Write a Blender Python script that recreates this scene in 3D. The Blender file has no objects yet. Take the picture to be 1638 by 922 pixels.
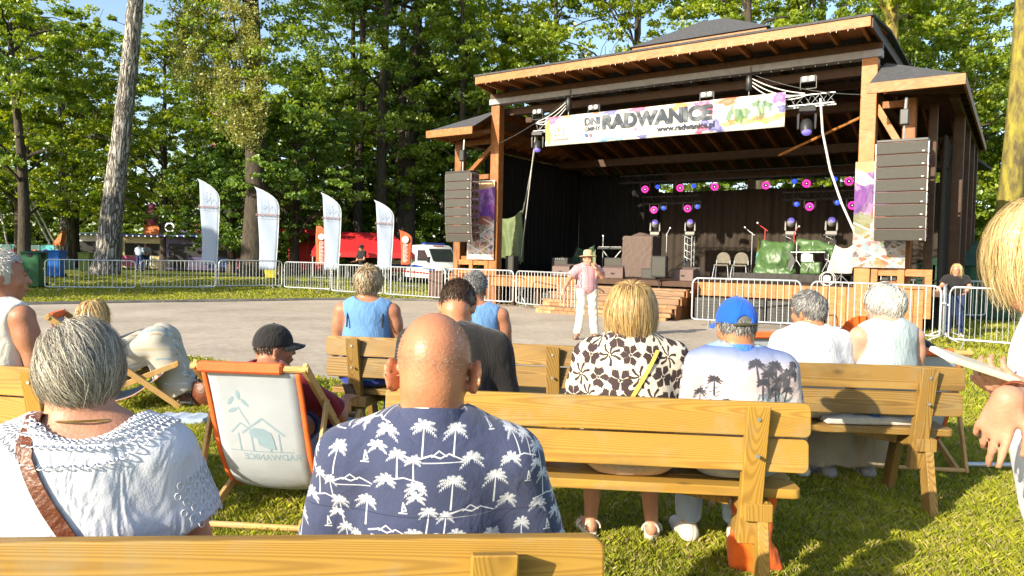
import bpy, bmesh, math, random
import numpy as np
from mathutils import Vector, Matrix
random.seed(7); RNG = np.random.default_rng(11)
SC = bpy.context.scene
COL = SC.collection
PI = math.pi
rad = math.radians
# ---------------------------------------------------------------- camera
F_PX = 1180.0; EYE = 1.43; PITCH = 2.2; ROLL = 1.2
cam_d = bpy.data.cameras.new('camera'); cam = bpy.data.objects.new('camera', cam_d); COL.objects.link(cam)
cam_d.sensor_width = 36; cam_d.lens = F_PX / 1638 * 36; cam_d.clip_start = 0.05; cam_d.clip_end = 2000
cam.location = (0, 0, EYE)
cam.rotation_euler = (Matrix.Rotation(rad(90 - PITCH), 3, 'X') @ Matrix.Rotation(rad(ROLL), 3, 'Z')).to_euler()
SC.camera = cam
# ---------------------------------------------------------------- sky, sun, exposure
SUN_EL = 22.8
SUN_TO = Vector((0.73, 0.68, 0)).normalized()          # ground direction in which the light travels
world = bpy.data.worlds.new('World'); SC.world = world; world.use_nodes = True
wn = world.node_tree; wn.nodes.clear()
wo = wn.nodes.new('ShaderNodeOutputWorld'); wb = wn.nodes.new('ShaderNodeBackground'); ws = wn.nodes.new('ShaderNodeTexSky')
ws.sky_type = 'NISHITA'; ws.sun_disc = False; ws.sun_elevation = rad(SUN_EL)
ws.sun_rotation = math.atan2(-SUN_TO.x, -SUN_TO.y)      # compass direction of the sun, from +Y towards +X
ws.air_density = 1.0; ws.dust_density = 1.0; ws.ozone_density = 1.0
wb.inputs['Strength'].default_value = 0.15
wn.links.new(ws.outputs[0], wb.inputs[0]); wn.links.new(wb.outputs[0], wo.inputs[0])
sun_d = bpy.data.lights.new('sun', 'SUN'); sun = bpy.data.objects.new('sun', sun_d); COL.objects.link(sun)
sun_d.energy = 5.0; sun_d.angle = rad(0.5); sun_d.color = (1.0, 0.90, 0.70)
ldir = Vector((SUN_TO.x * math.cos(rad(SUN_EL)), SUN_TO.y * math.cos(rad(SUN_EL)), -math.sin(rad(SUN_EL))))
sun.rotation_euler = ldir.to_track_quat('-Z', 'Y').to_euler()
SC.view_settings.view_transform = 'Standard'; SC.view_settings.look = 'None'
SC.view_settings.exposure = 0.95; SC.view_settings.gamma = 1.0
SC.cycles.max_bounces = 6; SC.cycles.diffuse_bounces = 3; SC.cycles.glossy_bounces = 2
SC.cycles.transparent_max_bounces = 8; SC.cycles.transmission_bounces = 4
SC.cycles.caustics_reflective = False; SC.cycles.caustics_refractive = False
# ---------------------------------------------------------------- pixel/ground helpers (photo pixels to world metres)
_RM = np.array((Matrix.Rotation(rad(90 - PITCH), 3, 'X') @ Matrix.Rotation(rad(ROLL), 3, 'Z')))
def ray(px, py): return _RM @ np.array([(px - 819) / F_PX, (461 - py) / F_PX, -1.])
def atY(px, py, Y):
    d = ray(px, py); return np.array([0, 0, EYE]) + d * (Y / d[1])
def atZ(px, py, z=0.):
    d = ray(px, py); return np.array([0, 0, EYE]) + d * ((z - EYE) / d[2])
# ---------------------------------------------------------------- objects
def link(o, parent=None):
    COL.objects.link(o)
    if parent is not None: o.parent = parent
    return o
def thing(name, label, cat, loc=(0, 0, 0), rz=0., group=None):
    o = bpy.data.objects.new(name, None); o.empty_display_size = 0.1
    o.location = tuple(float(v) for v in loc); o.rotation_euler = (0, 0, rz)
    o['label'] = label; o['category'] = cat
    if group: o['group'] = group
    return link(o)
def tag(o, label, cat, group=None):
    o['label'] = label; o['category'] = cat
    if group: o['group'] = group
    return o
def smooth(me, ang=None):
    me.polygons.foreach_set('use_smooth', [True] * len(me.polygons))
    if ang is not None:
        try: me.set_sharp_from_angle(angle=rad(ang))
        except Exception: pass
class MB:
    """collects simple solids and links them as one mesh"""
    def __init__(s): s.v = []; s.f = []
    def add(s, vs, fs):
        o = len(s.v); s.v += [tuple(map(float, p)) for p in vs]; s.f += [tuple(i + o for i in f) for f in fs]; return s
    def box(s, x0, x1, y0, y1, z0, z1):
        return s.add([(x0, y0, z0), (x1, y0, z0), (x1, y1, z0), (x0, y1, z0), (x0, y0, z1), (x1, y0, z1), (x1, y1, z1), (x0, y1, z1)],
                     [(0, 3, 2, 1), (4, 5, 6, 7), (0, 1, 5, 4), (1, 2, 6, 5), (2, 3, 7, 6), (3, 0, 4, 7)])
    def bar(s, a, b, w, h=None, up=(0, 0, 1)):
        """rectangular bar from a to b, w across, h along up"""
        h = h or w; a = Vector(a); b = Vector(b); d = (b - a).normalized(); u = Vector(up)
        if abs(d.dot(u)) > .98: u = Vector((0, 1, 0))
        r = d.cross(u).normalized(); u = r.cross(d).normalized()
        vs = []
        for p in (a, b):
            for i, j in ((-1, -1), (1, -1), (1, 1), (-1, 1)): vs.append(p + r * (w / 2 * i) + u * (h / 2 * j))
        return s.add(vs, [(0, 1, 2, 3), (7, 6, 5, 4), (0, 4, 5, 1), (1, 5, 6, 2), (2, 6, 7, 3), (3, 7, 4, 0)])
    def tube(s, pts, r, n=8, closed=False):
        pts = [Vector(p) for p in pts]; m = len(pts); rr = r if hasattr(r, '__len__') else [r] * m
        vs = []; fs = []; ref = None
        for i, p in enumerate(pts):
            if closed: d = (pts[(i + 1) % m] - pts[i - 1]).normalized()
            else: d = (pts[min(i + 1, m - 1)] - pts[max(i - 1, 0)]).normalized()
            if ref is None:
                ref = Vector((0, 0, 1)) if abs(d.z) < .9 else Vector((1, 0, 0))
            u = (ref - d * ref.dot(d)).normalized(); ref = u; w = d.cross(u)
            for k in range(n):
                a = 2 * PI * k / n; vs.append(p + (u * math.cos(a) + w * math.sin(a)) * rr[i])
        for i in range(m if closed else m - 1):
            j = (i + 1) % m
            for k in range(n): fs.append((i * n + k, i * n + (k + 1) % n, j * n + (k + 1) % n, j * n + k))
        if not closed:
            fs.append(tuple(range(n))[::-1]); fs.append(tuple((m - 1) * n + k for k in range(n)))
        return s.add(vs, fs)
    def cyl(s, a, b, r, r2=None, n=16): return s.tube([a, b], [r, r if r2 is None else r2], n)
    def lathe(s, prof, c=(0, 0, 0), n=24):
        vs = []; fs = []
        for r, z in prof:
            for k in range(n): vs.append((c[0] + r * math.cos(2 * PI * k / n), c[1] + r * math.sin(2 * PI * k / n), c[2] + z))
        for i in range(len(prof) - 1):
            for k in range(n): fs.append((i * n + k, i * n + (k + 1) % n, (i + 1) * n + (k + 1) % n, (i + 1) * n + k))
        fs.append(tuple(range(n))[::-1]); fs.append(tuple((len(prof) - 1) * n + k for k in range(n)))
        return s.add(vs, fs)
    def prism(s, poly, a, b, plane='xz'):
        """polygon given in a plane, extruded from a to b on the third axis"""
        def P(p, t): return {'xz': (p[0], t, p[1]), 'xy': (p[0], p[1], t), 'yz': (t, p[0], p[1])}[plane]
        n = len(poly); vs = [P(p, a) for p in poly] + [P(p, b) for p in poly]
        return s.add(vs, [tuple(range(n)), tuple(range(2 * n - 1, n - 1, -1))] + [(i, i + n, (i + 1) % n + n, (i + 1) % n) for i in range(n)])
    def mesh(s, name, bev=0., sm=None, seg=1):
        me = bpy.data.meshes.new(name); me.from_pydata(s.v, [], s.f); me.update()
        bm = bmesh.new(); bm.from_mesh(me)
        bmesh.ops.recalc_face_normals(bm, faces=bm.faces)
        if bev > 0: bmesh.ops.bevel(bm, geom=[e for e in bm.edges if len(e.link_faces) == 2 and e.calc_face_angle(0) > .6], offset=bev, segments=seg, affect='EDGES', profile=.5, clamp_overlap=True)
        bm.to_mesh(me); bm.free()
        if sm is not None: smooth(me, sm)
        return me
    def obj(s, name, m, parent=None, bev=0., sm=None, seg=1):
        me = s.mesh(name, bev, sm, seg); me.materials.append(m)
        return link(bpy.data.objects.new(name, me), parent)
def npmesh(name, v, f, m, parent=None, sm=True, col=None):
    """mesh from numpy vertices and equal sized faces; col: optional per vertex colour"""
    v = np.asarray(v, np.float32); f = np.asarray(f, np.int32); me = bpy.data.meshes.new(name)
    me.vertices.add(len(v)); me.vertices.foreach_set('co', v.ravel()); k = f.shape[1]
    me.loops.add(f.size); me.loops.foreach_set('vertex_index', f.ravel()); me.polygons.add(len(f))
    me.polygons.foreach_set('loop_start', np.arange(len(f), dtype=np.int32) * k)
    try: me.polygons.foreach_set('loop_total', np.full(len(f), k, np.int32))
    except Exception: pass
    me.update(calc_edges=True)
    if sm: me.polygons.foreach_set('use_smooth', np.ones(len(f), bool))
    if col is not None:
        a = me.color_attributes.new('Col', 'FLOAT_COLOR', 'POINT'); c = np.ones((len(v), 4), np.float32); c[:, :3] = col
        a.data.foreach_set('color', c.ravel())
    me.materials.append(m)
    return link(bpy.data.objects.new(name, me), parent)
def copy_tree(o, parent=None, label=None, loc=None, rz=None, group=None, cat=None):
    c = o.copy(); COL.objects.link(c)
    if parent is not None: c.parent = parent
    if loc is not None: c.location = tuple(float(v) for v in loc)
    if rz is not None: c.rotation_euler = (0, 0, rz)
    if label: c['label'] = label
    if group: c['group'] = group
    for ch in list(KIDS.get(o.name, [])) or [k for k in COL.objects if k.parent == o]: copy_tree(ch, c)
    return c
KIDS = {}
# ---------------------------------------------------------------- materials
def hx(r, g, b):
    """photo-like 0-255 sRGB to linear"""
    return tuple(((c / 255 / 12.92) if c <= 10 else ((c / 255 + .055) / 1.055) ** 2.4) for c in (r, g, b))
def newmat(name):
    m = bpy.data.materials.new(name); m.use_nodes = True; nt = m.node_tree
    return m, nt, nt.nodes['Principled BSDF'], nt.nodes.new, nt.links.new
def mk(name, c1, c2=None, scale=8., rough=.6, bump=.15, bscale=None, stretch=(1, 1, 1), metal=0., rnd=0., spec=None, detail=6., sheen=0., emit=None, es=1., trans=0., alpha=1., lo=.35, hi=.65, sss=0.):
    m, nt, B, N, L = newmat(name)
    c2 = c2 or tuple(x * .8 for x in c1)
    tc = N('ShaderNodeTexCoord'); mp = N('ShaderNodeMapping'); mp.inputs['Scale'].default_value = stretch
    oi = N('ShaderNodeObjectInfo'); ad = N('ShaderNodeVectorMath'); ad.operation = 'ADD'
    L(tc.outputs['Object'], mp.inputs[0]); L(mp.outputs[0], ad.inputs[0])
    sc = N('ShaderNodeVectorMath'); sc.operation = 'SCALE'; sc.inputs['Scale'].default_value = 37.
    cx = N('ShaderNodeCombineXYZ'); L(oi.outputs['Random'], cx.inputs[0]); L(oi.outputs['Random'], cx.inputs[2])
    L(cx.outputs[0], sc.inputs[0]); L(sc.outputs[0], ad.inputs[1])
    n = N('ShaderNodeTexNoise'); n.inputs['Scale'].default_value = scale; n.inputs['Detail'].default_value = detail; n.inputs['Roughness'].default_value = .6
    L(ad.outputs[0], n.inputs['Vector'])
    r = N('ShaderNodeValToRGB'); r.color_ramp.elements[0].position = lo; r.color_ramp.elements[1].position = hi
    r.color_ramp.elements[0].color = (*c1, 1); r.color_ramp.elements[1].color = (*c2, 1); L(n.outputs[0], r.inputs[0])
    out = r.outputs[0]
    if rnd:
        hs = N('ShaderNodeHueSaturation'); mr = N('ShaderNodeMapRange'); mr.inputs['To Min'].default_value = 1 - rnd; mr.inputs['To Max'].default_value = 1 + rnd
        L(oi.outputs['Random'], mr.inputs[0]); L(mr.outputs[0], hs.inputs['Value']); L(out, hs.inputs['Color']); out = hs.outputs[0]
    L(out, B.inputs['Base Color']); B.inputs['Roughness'].default_value = rough; B.inputs['Metallic'].default_value = metal
    if spec is not None: B.inputs['Specular IOR Level'].default_value = spec
    if sheen: B.inputs['Sheen Weight'].default_value = sheen
    if trans: B.inputs['Transmission Weight'].default_value = trans
    if alpha < 1: B.inputs['Alpha'].default_value = alpha
    if sss: B.inputs['Subsurface Weight'].default_value = sss; B.inputs['Subsurface Radius'].default_value = (.02, .008, .004)
    if emit: B.inputs['Emission Color'].default_value = (*emit, 1); B.inputs['Emission Strength'].default_value = es
    if bump:
        n2 = N('ShaderNodeTexNoise'); n2.inputs['Scale'].default_value = bscale or scale * 3; n2.inputs['Detail'].default_value = 5
        L(ad.outputs[0], n2.inputs['Vector']); b = N('ShaderNodeBump'); b.inputs['Strength'].default_value = bump; b.inputs['Distance'].default_value = .02
        L(n2.outputs[0], b.inputs['Height']); L(b.outputs[0], B.inputs['Normal'])
    return m
def mk_wood(name, c1, c2, dark, axis=0, ring=26., rough=.5, rnd=.12, bump=.1, spec=.35):
    """pine: stretched growth-ring bands along one axis, knots and dark streaks"""
    m, nt, B, N, L = newmat(name)
    tc = N('ShaderNodeTexCoord'); oi = N('ShaderNodeObjectInfo')
    cx = N('ShaderNodeCombineXYZ'); mu = N('ShaderNodeMath'); mu.operation = 'MULTIPLY'; mu.inputs[1].default_value = 53.
    L(oi.outputs['Random'], mu.inputs[0]); [L(mu.outputs[0], cx.inputs[i]) for i in (0, 1, 2)]
    ad = N('ShaderNodeVectorMath'); ad.operation = 'ADD'; L(tc.outputs['Object'], ad.inputs[0]); L(cx.outputs[0], ad.inputs[1])
    mp = N('ShaderNodeMapping'); s = [1., 1., 1.]; s[axis] = .05; mp.inputs['Scale'].default_value = s; L(ad.outputs[0], mp.inputs[0])
    n1 = N('ShaderNodeTexNoise'); n1.inputs['Scale'].default_value = 4.; n1.inputs['Detail'].default_value = 1.; L(mp.outputs[0], n1.inputs[0])
    m1 = N('ShaderNodeMath'); m1.operation = 'MULTIPLY'; m1.inputs[1].default_value = ring * 17.; L(n1.outputs[0], m1.inputs[0])
    si = N('ShaderNodeMath'); si.operation = 'SINE'; L(m1.outputs[0], si.inputs[0])
    mr = N('ShaderNodeMapRange'); mr.inputs[1].default_value = -1; mr.inputs[2].default_value = 1; L(si.outputs[0], mr.inputs[0])
    r = N('ShaderNodeValToRGB'); e = r.color_ramp.elements; e[0].color = (*c1, 1); e[0].position = .35; e[1].color = (*c2, 1); e[1].position = .95; L(mr.outputs[0], r.inputs[0])
    mp2 = N('ShaderNodeMapping'); s2 = [1., 1., 1.]; s2[axis] = .25; mp2.inputs['Scale'].default_value = s2; L(ad.outputs[0], mp2.inputs[0])
    n2 = N('ShaderNodeTexNoise'); n2.inputs['Scale'].default_value = 9.; n2.inputs['Detail'].default_value = 6.; L(mp2.outputs[0], n2.inputs[0])
    r2 = N('ShaderNodeValToRGB'); e = r2.color_ramp.elements; e[0].position = .52; e[0].color = (0, 0, 0, 1); e[1].position = .85; e[1].color = (1, 1, 1, 1); L(n2.outputs[0], r2.inputs[0])
    mx = N('ShaderNodeMix'); mx.data_type = 'RGBA'; L(r2.outputs[0], mx.inputs[0]); L(r.outputs[0], mx.inputs[6]); mx.inputs[7].default_value = (*dark, 1)
    v = N('ShaderNodeTexVoronoi'); v.inputs['Scale'].default_value = 3.; mp3 = N('ShaderNodeMapping'); s3 = [1., 1., 1.]; s3[axis] = .55; mp3.inputs['Scale'].default_value = s3
    L(ad.outputs[0], mp3.inputs[0]); L(mp3.outputs[0], v.inputs[0])
    kr = N('ShaderNodeMapRange'); kr.inputs[1].default_value = .03; kr.inputs[2].default_value = .075; kr.inputs[3].default_value = .8; kr.inputs[4].default_value = 0.; L(v.outputs['Distance'], kr.inputs[0])
    mk_ = N('ShaderNodeMix'); mk_.data_type = 'RGBA'; L(kr.outputs[0], mk_.inputs[0]); L(mx.outputs[2], mk_.inputs[6]); mk_.inputs[7].default_value = (*[x * .45 for x in dark], 1)
    wq = N('ShaderNodeTexNoise'); wq.inputs['Scale'].default_value = 5.; wq.inputs['Detail'].default_value = 8.; wq.inputs['Roughness'].default_value = .7; L(ad.outputs[0], wq.inputs[0])
    wr = N('ShaderNodeMapRange'); wr.inputs[1].default_value = .5; wr.inputs[2].default_value = .75; wr.inputs[3].default_value = 0.; wr.inputs[4].default_value = .62; L(wq.outputs[0], wr.inputs[0])
    wm = N('ShaderNodeMix'); wm.data_type = 'RGBA'; L(wr.outputs[0], wm.inputs[0]); L(mk_.outputs[2], wm.inputs[6]); wm.inputs[7].default_value = (c1[0] * .62 + .05, c1[0] * .55 + .03, c1[0] * .35 + .01, 1); mk_ = wm
    hs = N('ShaderNodeHueSaturation'); q = N('ShaderNodeMapRange'); q.inputs['To Min'].default_value = 1 - rnd; q.inputs['To Max'].default_value = 1 + rnd
    L(oi.outputs['Random'], q.inputs[0]); L(q.outputs[0], hs.inputs['Value']); L(mk_.outputs[2], hs.inputs['Color']); L(hs.outputs[0], B.inputs['Base Color'])
    B.inputs['Roughness'].default_value = rough; B.inputs['Specular IOR Level'].default_value = spec
    b = N('ShaderNodeBump'); b.inputs['Strength'].default_value = bump; b.inputs['Distance'].default_value = .004; L(mr.outputs[0], b.inputs['Height']); L(b.outputs[0], B.inputs['Normal'])
    return m
def img_mat(name, arr, ax=(0, 2), lo=(0, 0), size=(1, 1), rough=.8, bump=0., back=None, coord='Object', sheen=0., trl=0.):
    """flat print: generated picture arr (h,w,3 linear, row 0 = bottom) laid on the object by its own coordinates"""
    h, w = arr.shape[:2]; im = bpy.data.images.new(name, w, h, float_buffer=False); im.colorspace_settings.name = 'sRGB'
    a = np.clip(arr, 0, 1); a = np.where(a <= .0031308, a * 12.92, 1.055 * np.maximum(a, 1e-6) ** (1 / 2.4) - .055)
    px = np.ones((h, w, 4), np.float32); px[..., :3] = a; im.pixels.foreach_set(px.ravel()); im.update(); im.pack()
    m, nt, B, N, L = newmat(name); tc = N('ShaderNodeTexCoord'); sp = N('ShaderNodeSeparateXYZ'); L(tc.outputs[coord], sp.inputs[0])
    cx = N('ShaderNodeCombineXYZ')
    for i in (0, 1):
        q = N('ShaderNodeMapRange'); q.clamp = False; q.inputs[1].default_value = lo[i]; q.inputs[2].default_value = lo[i] + size[i]
        L(sp.outputs[ax[i]], q.inputs[0]); L(q.outputs[0], cx.inputs[i])
    t = N('ShaderNodeTexImage'); t.image = im; t.extension = 'REPEAT'; L(cx.outputs[0], t.inputs[0])
    L(t.outputs[0], B.inputs['Base Color']); B.inputs['Roughness'].default_value = rough; B.inputs['Specular IOR Level'].default_value = .25
    if sheen: B.inputs['Sheen Weight'].default_value = sheen
    if bump:
        n = N('ShaderNodeTexNoise'); n.inputs['Scale'].default_value = 14; n.inputs['Detail'].default_value = 3; n.inputs['Distortion'].default_value = 1.
        n3 = N('ShaderNodeTexNoise'); n3.inputs['Scale'].default_value = 900; ma = N('ShaderNodeMath'); ma.operation = 'MULTIPLY_ADD'; ma.inputs[1].default_value = .04
        L(tc.outputs['Object'], n.inputs[0]); L(tc.outputs['Object'], n3.inputs[0]); L(n3.outputs[0], ma.inputs[0]); L(n.outputs[0], ma.inputs[2])
        b = N('ShaderNodeBump'); b.inputs['Strength'].default_value = bump; b.inputs['Distance'].default_value = .03; L(ma.outputs[0], b.inputs['Height']); L(b.outputs[0], B.inputs['Normal'])
    return m
def mk_leaf(name, c1, c2, scale=.35, trl=.45):
    m, nt, B, N, L = newmat(name); nt.nodes.remove(B); out = nt.nodes['Material Output']
    tc = N('ShaderNodeTexCoord'); n = N('ShaderNodeTexNoise'); n.inputs['Scale'].default_value = scale; n.inputs['Detail'].default_value = 3; L(tc.outputs['Object'], n.inputs[0])
    at = N('ShaderNodeAttribute'); at.attribute_name = 'Col'; ma = N('ShaderNodeMath'); ma.operation = 'MULTIPLY_ADD'; ma.inputs[1].default_value = .5; L(at.outputs['Fac'], ma.inputs[0])
    sb = N('ShaderNodeMath'); sb.operation = 'SUBTRACT'; sb.inputs[1].default_value = .25; L(n.outputs[0], sb.inputs[0]); L(sb.outputs[0], ma.inputs[2])
    r = N('ShaderNodeValToRGB'); e = r.color_ramp.elements; e[0].position = .25; e[1].position = .75; e[0].color = (*c1, 1); e[1].color = (*c2, 1); L(ma.outputs[0], r.inputs[0])
    d = N('ShaderNodeBsdfDiffuse'); t = N('ShaderNodeBsdfTranslucent'); g = N('ShaderNodeBsdfGlossy'); g.inputs['Roughness'].default_value = .45; g.inputs['Color'].default_value = (.9, 1, .9, 1)
    L(r.outputs[0], d.inputs[0]); hs = N('ShaderNodeHueSaturation'); hs.inputs['Hue'].default_value = .485; hs.inputs['Value'].default_value = 1.35; hs.inputs['Saturation'].default_value = 1.1
    L(r.outputs[0], hs.inputs['Color']); L(hs.outputs[0], t.inputs[0])
    m1 = N('ShaderNodeMixShader'); m1.inputs[0].default_value = trl; L(d.outputs[0], m1.inputs[1]); L(t.outputs[0], m1.inputs[2])
    m2 = N('ShaderNodeMixShader'); m2.inputs[0].default_value = .05; L(m1.outputs[0], m2.inputs[1]); L(g.outputs[0], m2.inputs[2]); L(m2.outputs[0], out.inputs[0])
    return m
M = {}
M['pine'] = mk_wood('pine', (.39, .22, .038), (.30, .16, .026), (.19, .11, .03), 0, rough=.6, spec=.3)
M['pine_z'] = mk_wood('pine_z', (.39, .22, .038), (.30, .16, .026), (.19, .11, .03), 2, rough=.6, spec=.3)
M['pine_y'] = mk_wood('pine_y', (.45, .22, .035), (.33, .14, .02), (.24, .11, .025), 1, rough=.45)
M['pineold'] = mk_wood('pineold', (.30, .175, .045), (.19, .105, .025), (.13, .07, .02), 0, rough=.5)
M['pineold_z'] = mk_wood('pineold_z', (.30, .175, .045), (.19, .105, .025), (.13, .07, .02), 2, rough=.5)
M['weathered'] = mk_wood('weathered', (.46, .31, .12), (.36, .22, .07), (.25, .15, .05), 0, rough=.6)
M['timber'] = mk_wood('timber', (.30, .11, .028), (.20, .065, .016), (.12, .04, .012), 2, ring=14, rough=.55, rnd=.15)
M['timber_x'] = mk_wood('timber_x', (.30, .11, .028), (.20, .065, .016), (.12, .04, .012), 0, ring=14, rough=.55, rnd=.15)
M['fasciawood'] = mk_wood('fasciawood', (.40, .162, .042), (.31, .11, .028), (.2, .07, .022), 0, ring=14, rough=.5)
M['timberdark'] = mk_wood('timberdark', (.075, .030, .012), (.05, .02, .008), (.03, .012, .006), 1, ring=14, rough=.6)  # timber copy with the shade of roof and right wing put into its colour
M['soffit'] = mk_wood('soffit', (.30, .11, .035), (.22, .075, .022), (.13, .045, .015), 0, ring=20, rough=.6)
M['step'] = mk_wood('step', (.27, .165, .095), (.20, .115, .065), (.13, .075, .045), 0, ring=12, rough=.7)
M['chairwood'] = mk_wood('chairwood', (.55, .33, .12), (.46, .26, .08), (.33, .18, .06), 0, rough=.5)
M['galv'] = mk('galv', (.62, .64, .66), (.50, .52, .54), 30, .38, .05, metal=.55)
M['steel'] = mk('steel', (.45, .46, .47), (.36, .37, .38), 20, .4, .05, metal=.7)
M['blackmetal'] = mk('blackmetal', (.018, .018, .02), (.03, .03, .032), 20, .45, .05)
M['black'] = mk('black', (.012, .012, .013), (.02, .02, .021), 10, .8, .1)
M['whitepl'] = mk('whitepl', (.75, .75, .74), (.66, .66, .66), 6, .5, .05)
M['curtain'] = mk('curtain', (.044, .031, .023), (.03, .022, .017), 6, .95, .3, 3, stretch=(6, 6, .3))
M['glass'] = mk('glass', (.02, .025, .03), (.03, .035, .04), 3, .08, 0)

# ================================================================ IMPLICIT SURFACES (used for bodies, clothes, covers)
class Sdf:
    def __init__(s): s.p = []
    def add(s, *p): s.p.append(p); return s
    @staticmethod
    def _bb(p):
        k = p[0]
        if k in ('cap', 'clip'): a, b = np.array(p[1]), np.array(p[2]); r = max(p[3], p[4]); return np.minimum(a, b) - r, np.maximum(a, b) + r
        if k in ('ell', 'sub'): r = max(p[2]) if len(p) > 4 and p[4] is not None else np.array(p[2]); return np.array(p[1]) - r, np.array(p[1]) + r
        if k == 'box': r = np.array(p[2]) + p[3]; return np.array(p[1]) - r, np.array(p[1]) + r
    @staticmethod
    def _d(p, Q):
        k = p[0]
        if k in ('cap', 'clip'):
            a, b = np.array(p[1], np.float32), np.array(p[2], np.float32); ab = b - a; L2 = float(ab @ ab) + 1e-9; t0 = ((Q - a) @ ab) / L2; t = np.clip(t0, 0, 1)
            d = np.linalg.norm(Q - a - t[..., None] * ab, axis=-1) - (p[3] + (p[4] - p[3]) * t)
            if k == 'clip': d = np.maximum(d, (t0 - 1) * math.sqrt(L2))
            return d
        if k in ('ell', 'sub'):
            q = Q - np.array(p[1], np.float32)
            if len(p) > 4 and p[4] is not None: q = q @ np.array(p[4], np.float32)
            r = np.array(p[2], np.float32); k0 = np.linalg.norm(q / r, axis=-1); k1 = np.linalg.norm(q / (r * r), axis=-1) + 1e-6; return k0 * (k0 - 1) / k1
        if k == 'box':
            q = np.abs(Q - np.array(p[1], np.float32)) - np.array(p[2], np.float32); return np.linalg.norm(np.maximum(q, 0), axis=-1) + np.minimum(q.max(-1), 0) - p[3]
    @staticmethod
    def _k(p): return {'cap': 5, 'clip': 5, 'ell': 3, 'sub': 3, 'box': 4}[p[0]]
    def mesh(s, h, noise=None, cut=None, zs=None, pad=.03, relax=1):
        bbs = [s._bb(p) for p in s.p if p[0] != 'sub']; lo = np.min([b[0] for b in bbs], 0) - pad; hi = np.max([b[1] for b in bbs], 0) + pad
        ax = [np.arange(lo[i], hi[i] + h, h, dtype=np.float32) for i in range(3)]
        if zs:   # list of (from z, step)
            z = []; zz = lo[2]
            while zz < hi[2]:
                st = h
                for (zf, hh) in zs:
                    if zz >= zf: st = hh
                z.append(zz); zz += st
            ax[2] = np.array(z + [zz], np.float32)
        D = np.full([len(a) for a in ax], .3, np.float32)
        for p in s.p:
            b = s._bb(p); k = p[s._k(p)]; m = max(.04, k * 1.2)
            sl = [slice(max(0, np.searchsorted(ax[i], b[0][i] - m) - 1), np.searchsorted(ax[i], b[1][i] + m) + 1) for i in range(3)]
            if any(q.stop - q.start < 2 for q in sl): continue
            G = np.stack(np.meshgrid(*[ax[i][sl[i]] for i in range(3)], indexing='ij'), -1); d = s._d(p, G).astype(np.float32); o = D[tuple(sl)]
            if p[0] == 'sub': hh = np.clip(.5 - .5 * (o + d) / k, 0, 1); D[tuple(sl)] = o * (1 - hh) - d * hh + k * hh * (1 - hh)
            else: hh = np.clip(.5 + .5 * (o - d) / k, 0, 1); D[tuple(sl)] = o * (1 - hh) + d * hh - k * hh * (1 - hh)
        if noise is not None or cut:
            I = np.argwhere(np.abs(D) < .12); P = np.stack([ax[i][I[:, i]] for i in range(3)], -1)
            if noise is not None: D[tuple(I.T)] += noise(P).astype(np.float32)
            if cut:
                G = np.stack(np.meshgrid(*ax, indexing='ij'), -1)
                for c in cut:
                    if callable(c): D = np.maximum(D, c(G))
                    else: D = np.maximum(D, G @ np.array(c[0], np.float32) - c[1])
        return surf_nets(D.astype(np.float32), ax, relax)
def surf_nets(D, ax, relax=1):
    s = D < 0; c = np.zeros(np.array(D.shape) - 1, np.int8)
    for i in (0, 1):
        for j in (0, 1):
            for k in (0, 1): c += s[i:D.shape[0] - 1 + i, j:D.shape[1] - 1 + j, k:D.shape[2] - 1 + k]
    A = np.argwhere((c > 0) & (c < 8)); idx = np.full(c.shape, -1, np.int32); idx[tuple(A.T)] = np.arange(len(A))
    pos = np.zeros((len(A), 3)); cnt = np.zeros(len(A)); cs = [(i, j, k) for i in (0, 1) for j in (0, 1) for k in (0, 1)]
    for a in cs:
        for e in range(3):
            if a[e]: continue
            b = list(a); b[e] = 1; Ia = A + a; Ib = A + b; da = D[tuple(Ia.T)]; db = D[tuple(Ib.T)]; m = (da < 0) != (db < 0); t = np.where(m, da / np.where(m, da - db, 1), 0)
            pa = np.stack([ax[i][Ia[:, i]] for i in range(3)], 1); pb = np.stack([ax[i][Ib[:, i]] for i in range(3)], 1); pos += np.where(m[:, None], pa + (pb - pa) * t[:, None], 0); cnt += m
    V = pos / np.maximum(cnt, 1)[:, None]; F = []
    for e in range(3):
        u, v = [(1, 2), (2, 0), (0, 1)][e]; sa = [slice(1, -1)] * 3; sb = [slice(1, -1)] * 3; sa[e] = slice(0, -1); sb[e] = slice(1, None)
        ch = s[tuple(sa)] != s[tuple(sb)]; I = np.argwhere(ch); off = np.array([1, 1, 1]); off[e] = 0; I = I + off
        fl = s[tuple(I.T)]; du = np.zeros(3, int); du[u] = 1; dv = np.zeros(3, int); dv[v] = 1
        q = np.stack([idx[tuple((I - du - dv).T)], idx[tuple((I - dv).T)], idx[tuple(I.T)], idx[tuple((I - du).T)]], 1)
        q = np.where(fl[:, None], q, q[:, ::-1]); F.append(q[(q >= 0).all(1)])
    F = np.concatenate(F)
    for _ in range(relax):   # light smoothing
        S_ = np.zeros_like(V); n = np.zeros(len(V))
        for i in range(4):
            np.add.at(S_, F[:, i], V[F[:, (i + 1) % 4]]); np.add.at(n, F[:, i], 1); np.add.at(S_, F[:, i], V[F[:, (i + 3) % 4]]); np.add.at(n, F[:, i], 1)
        V = V * .5 + .5 * S_ / np.maximum(n, 1)[:, None]
    return V, F
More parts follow.
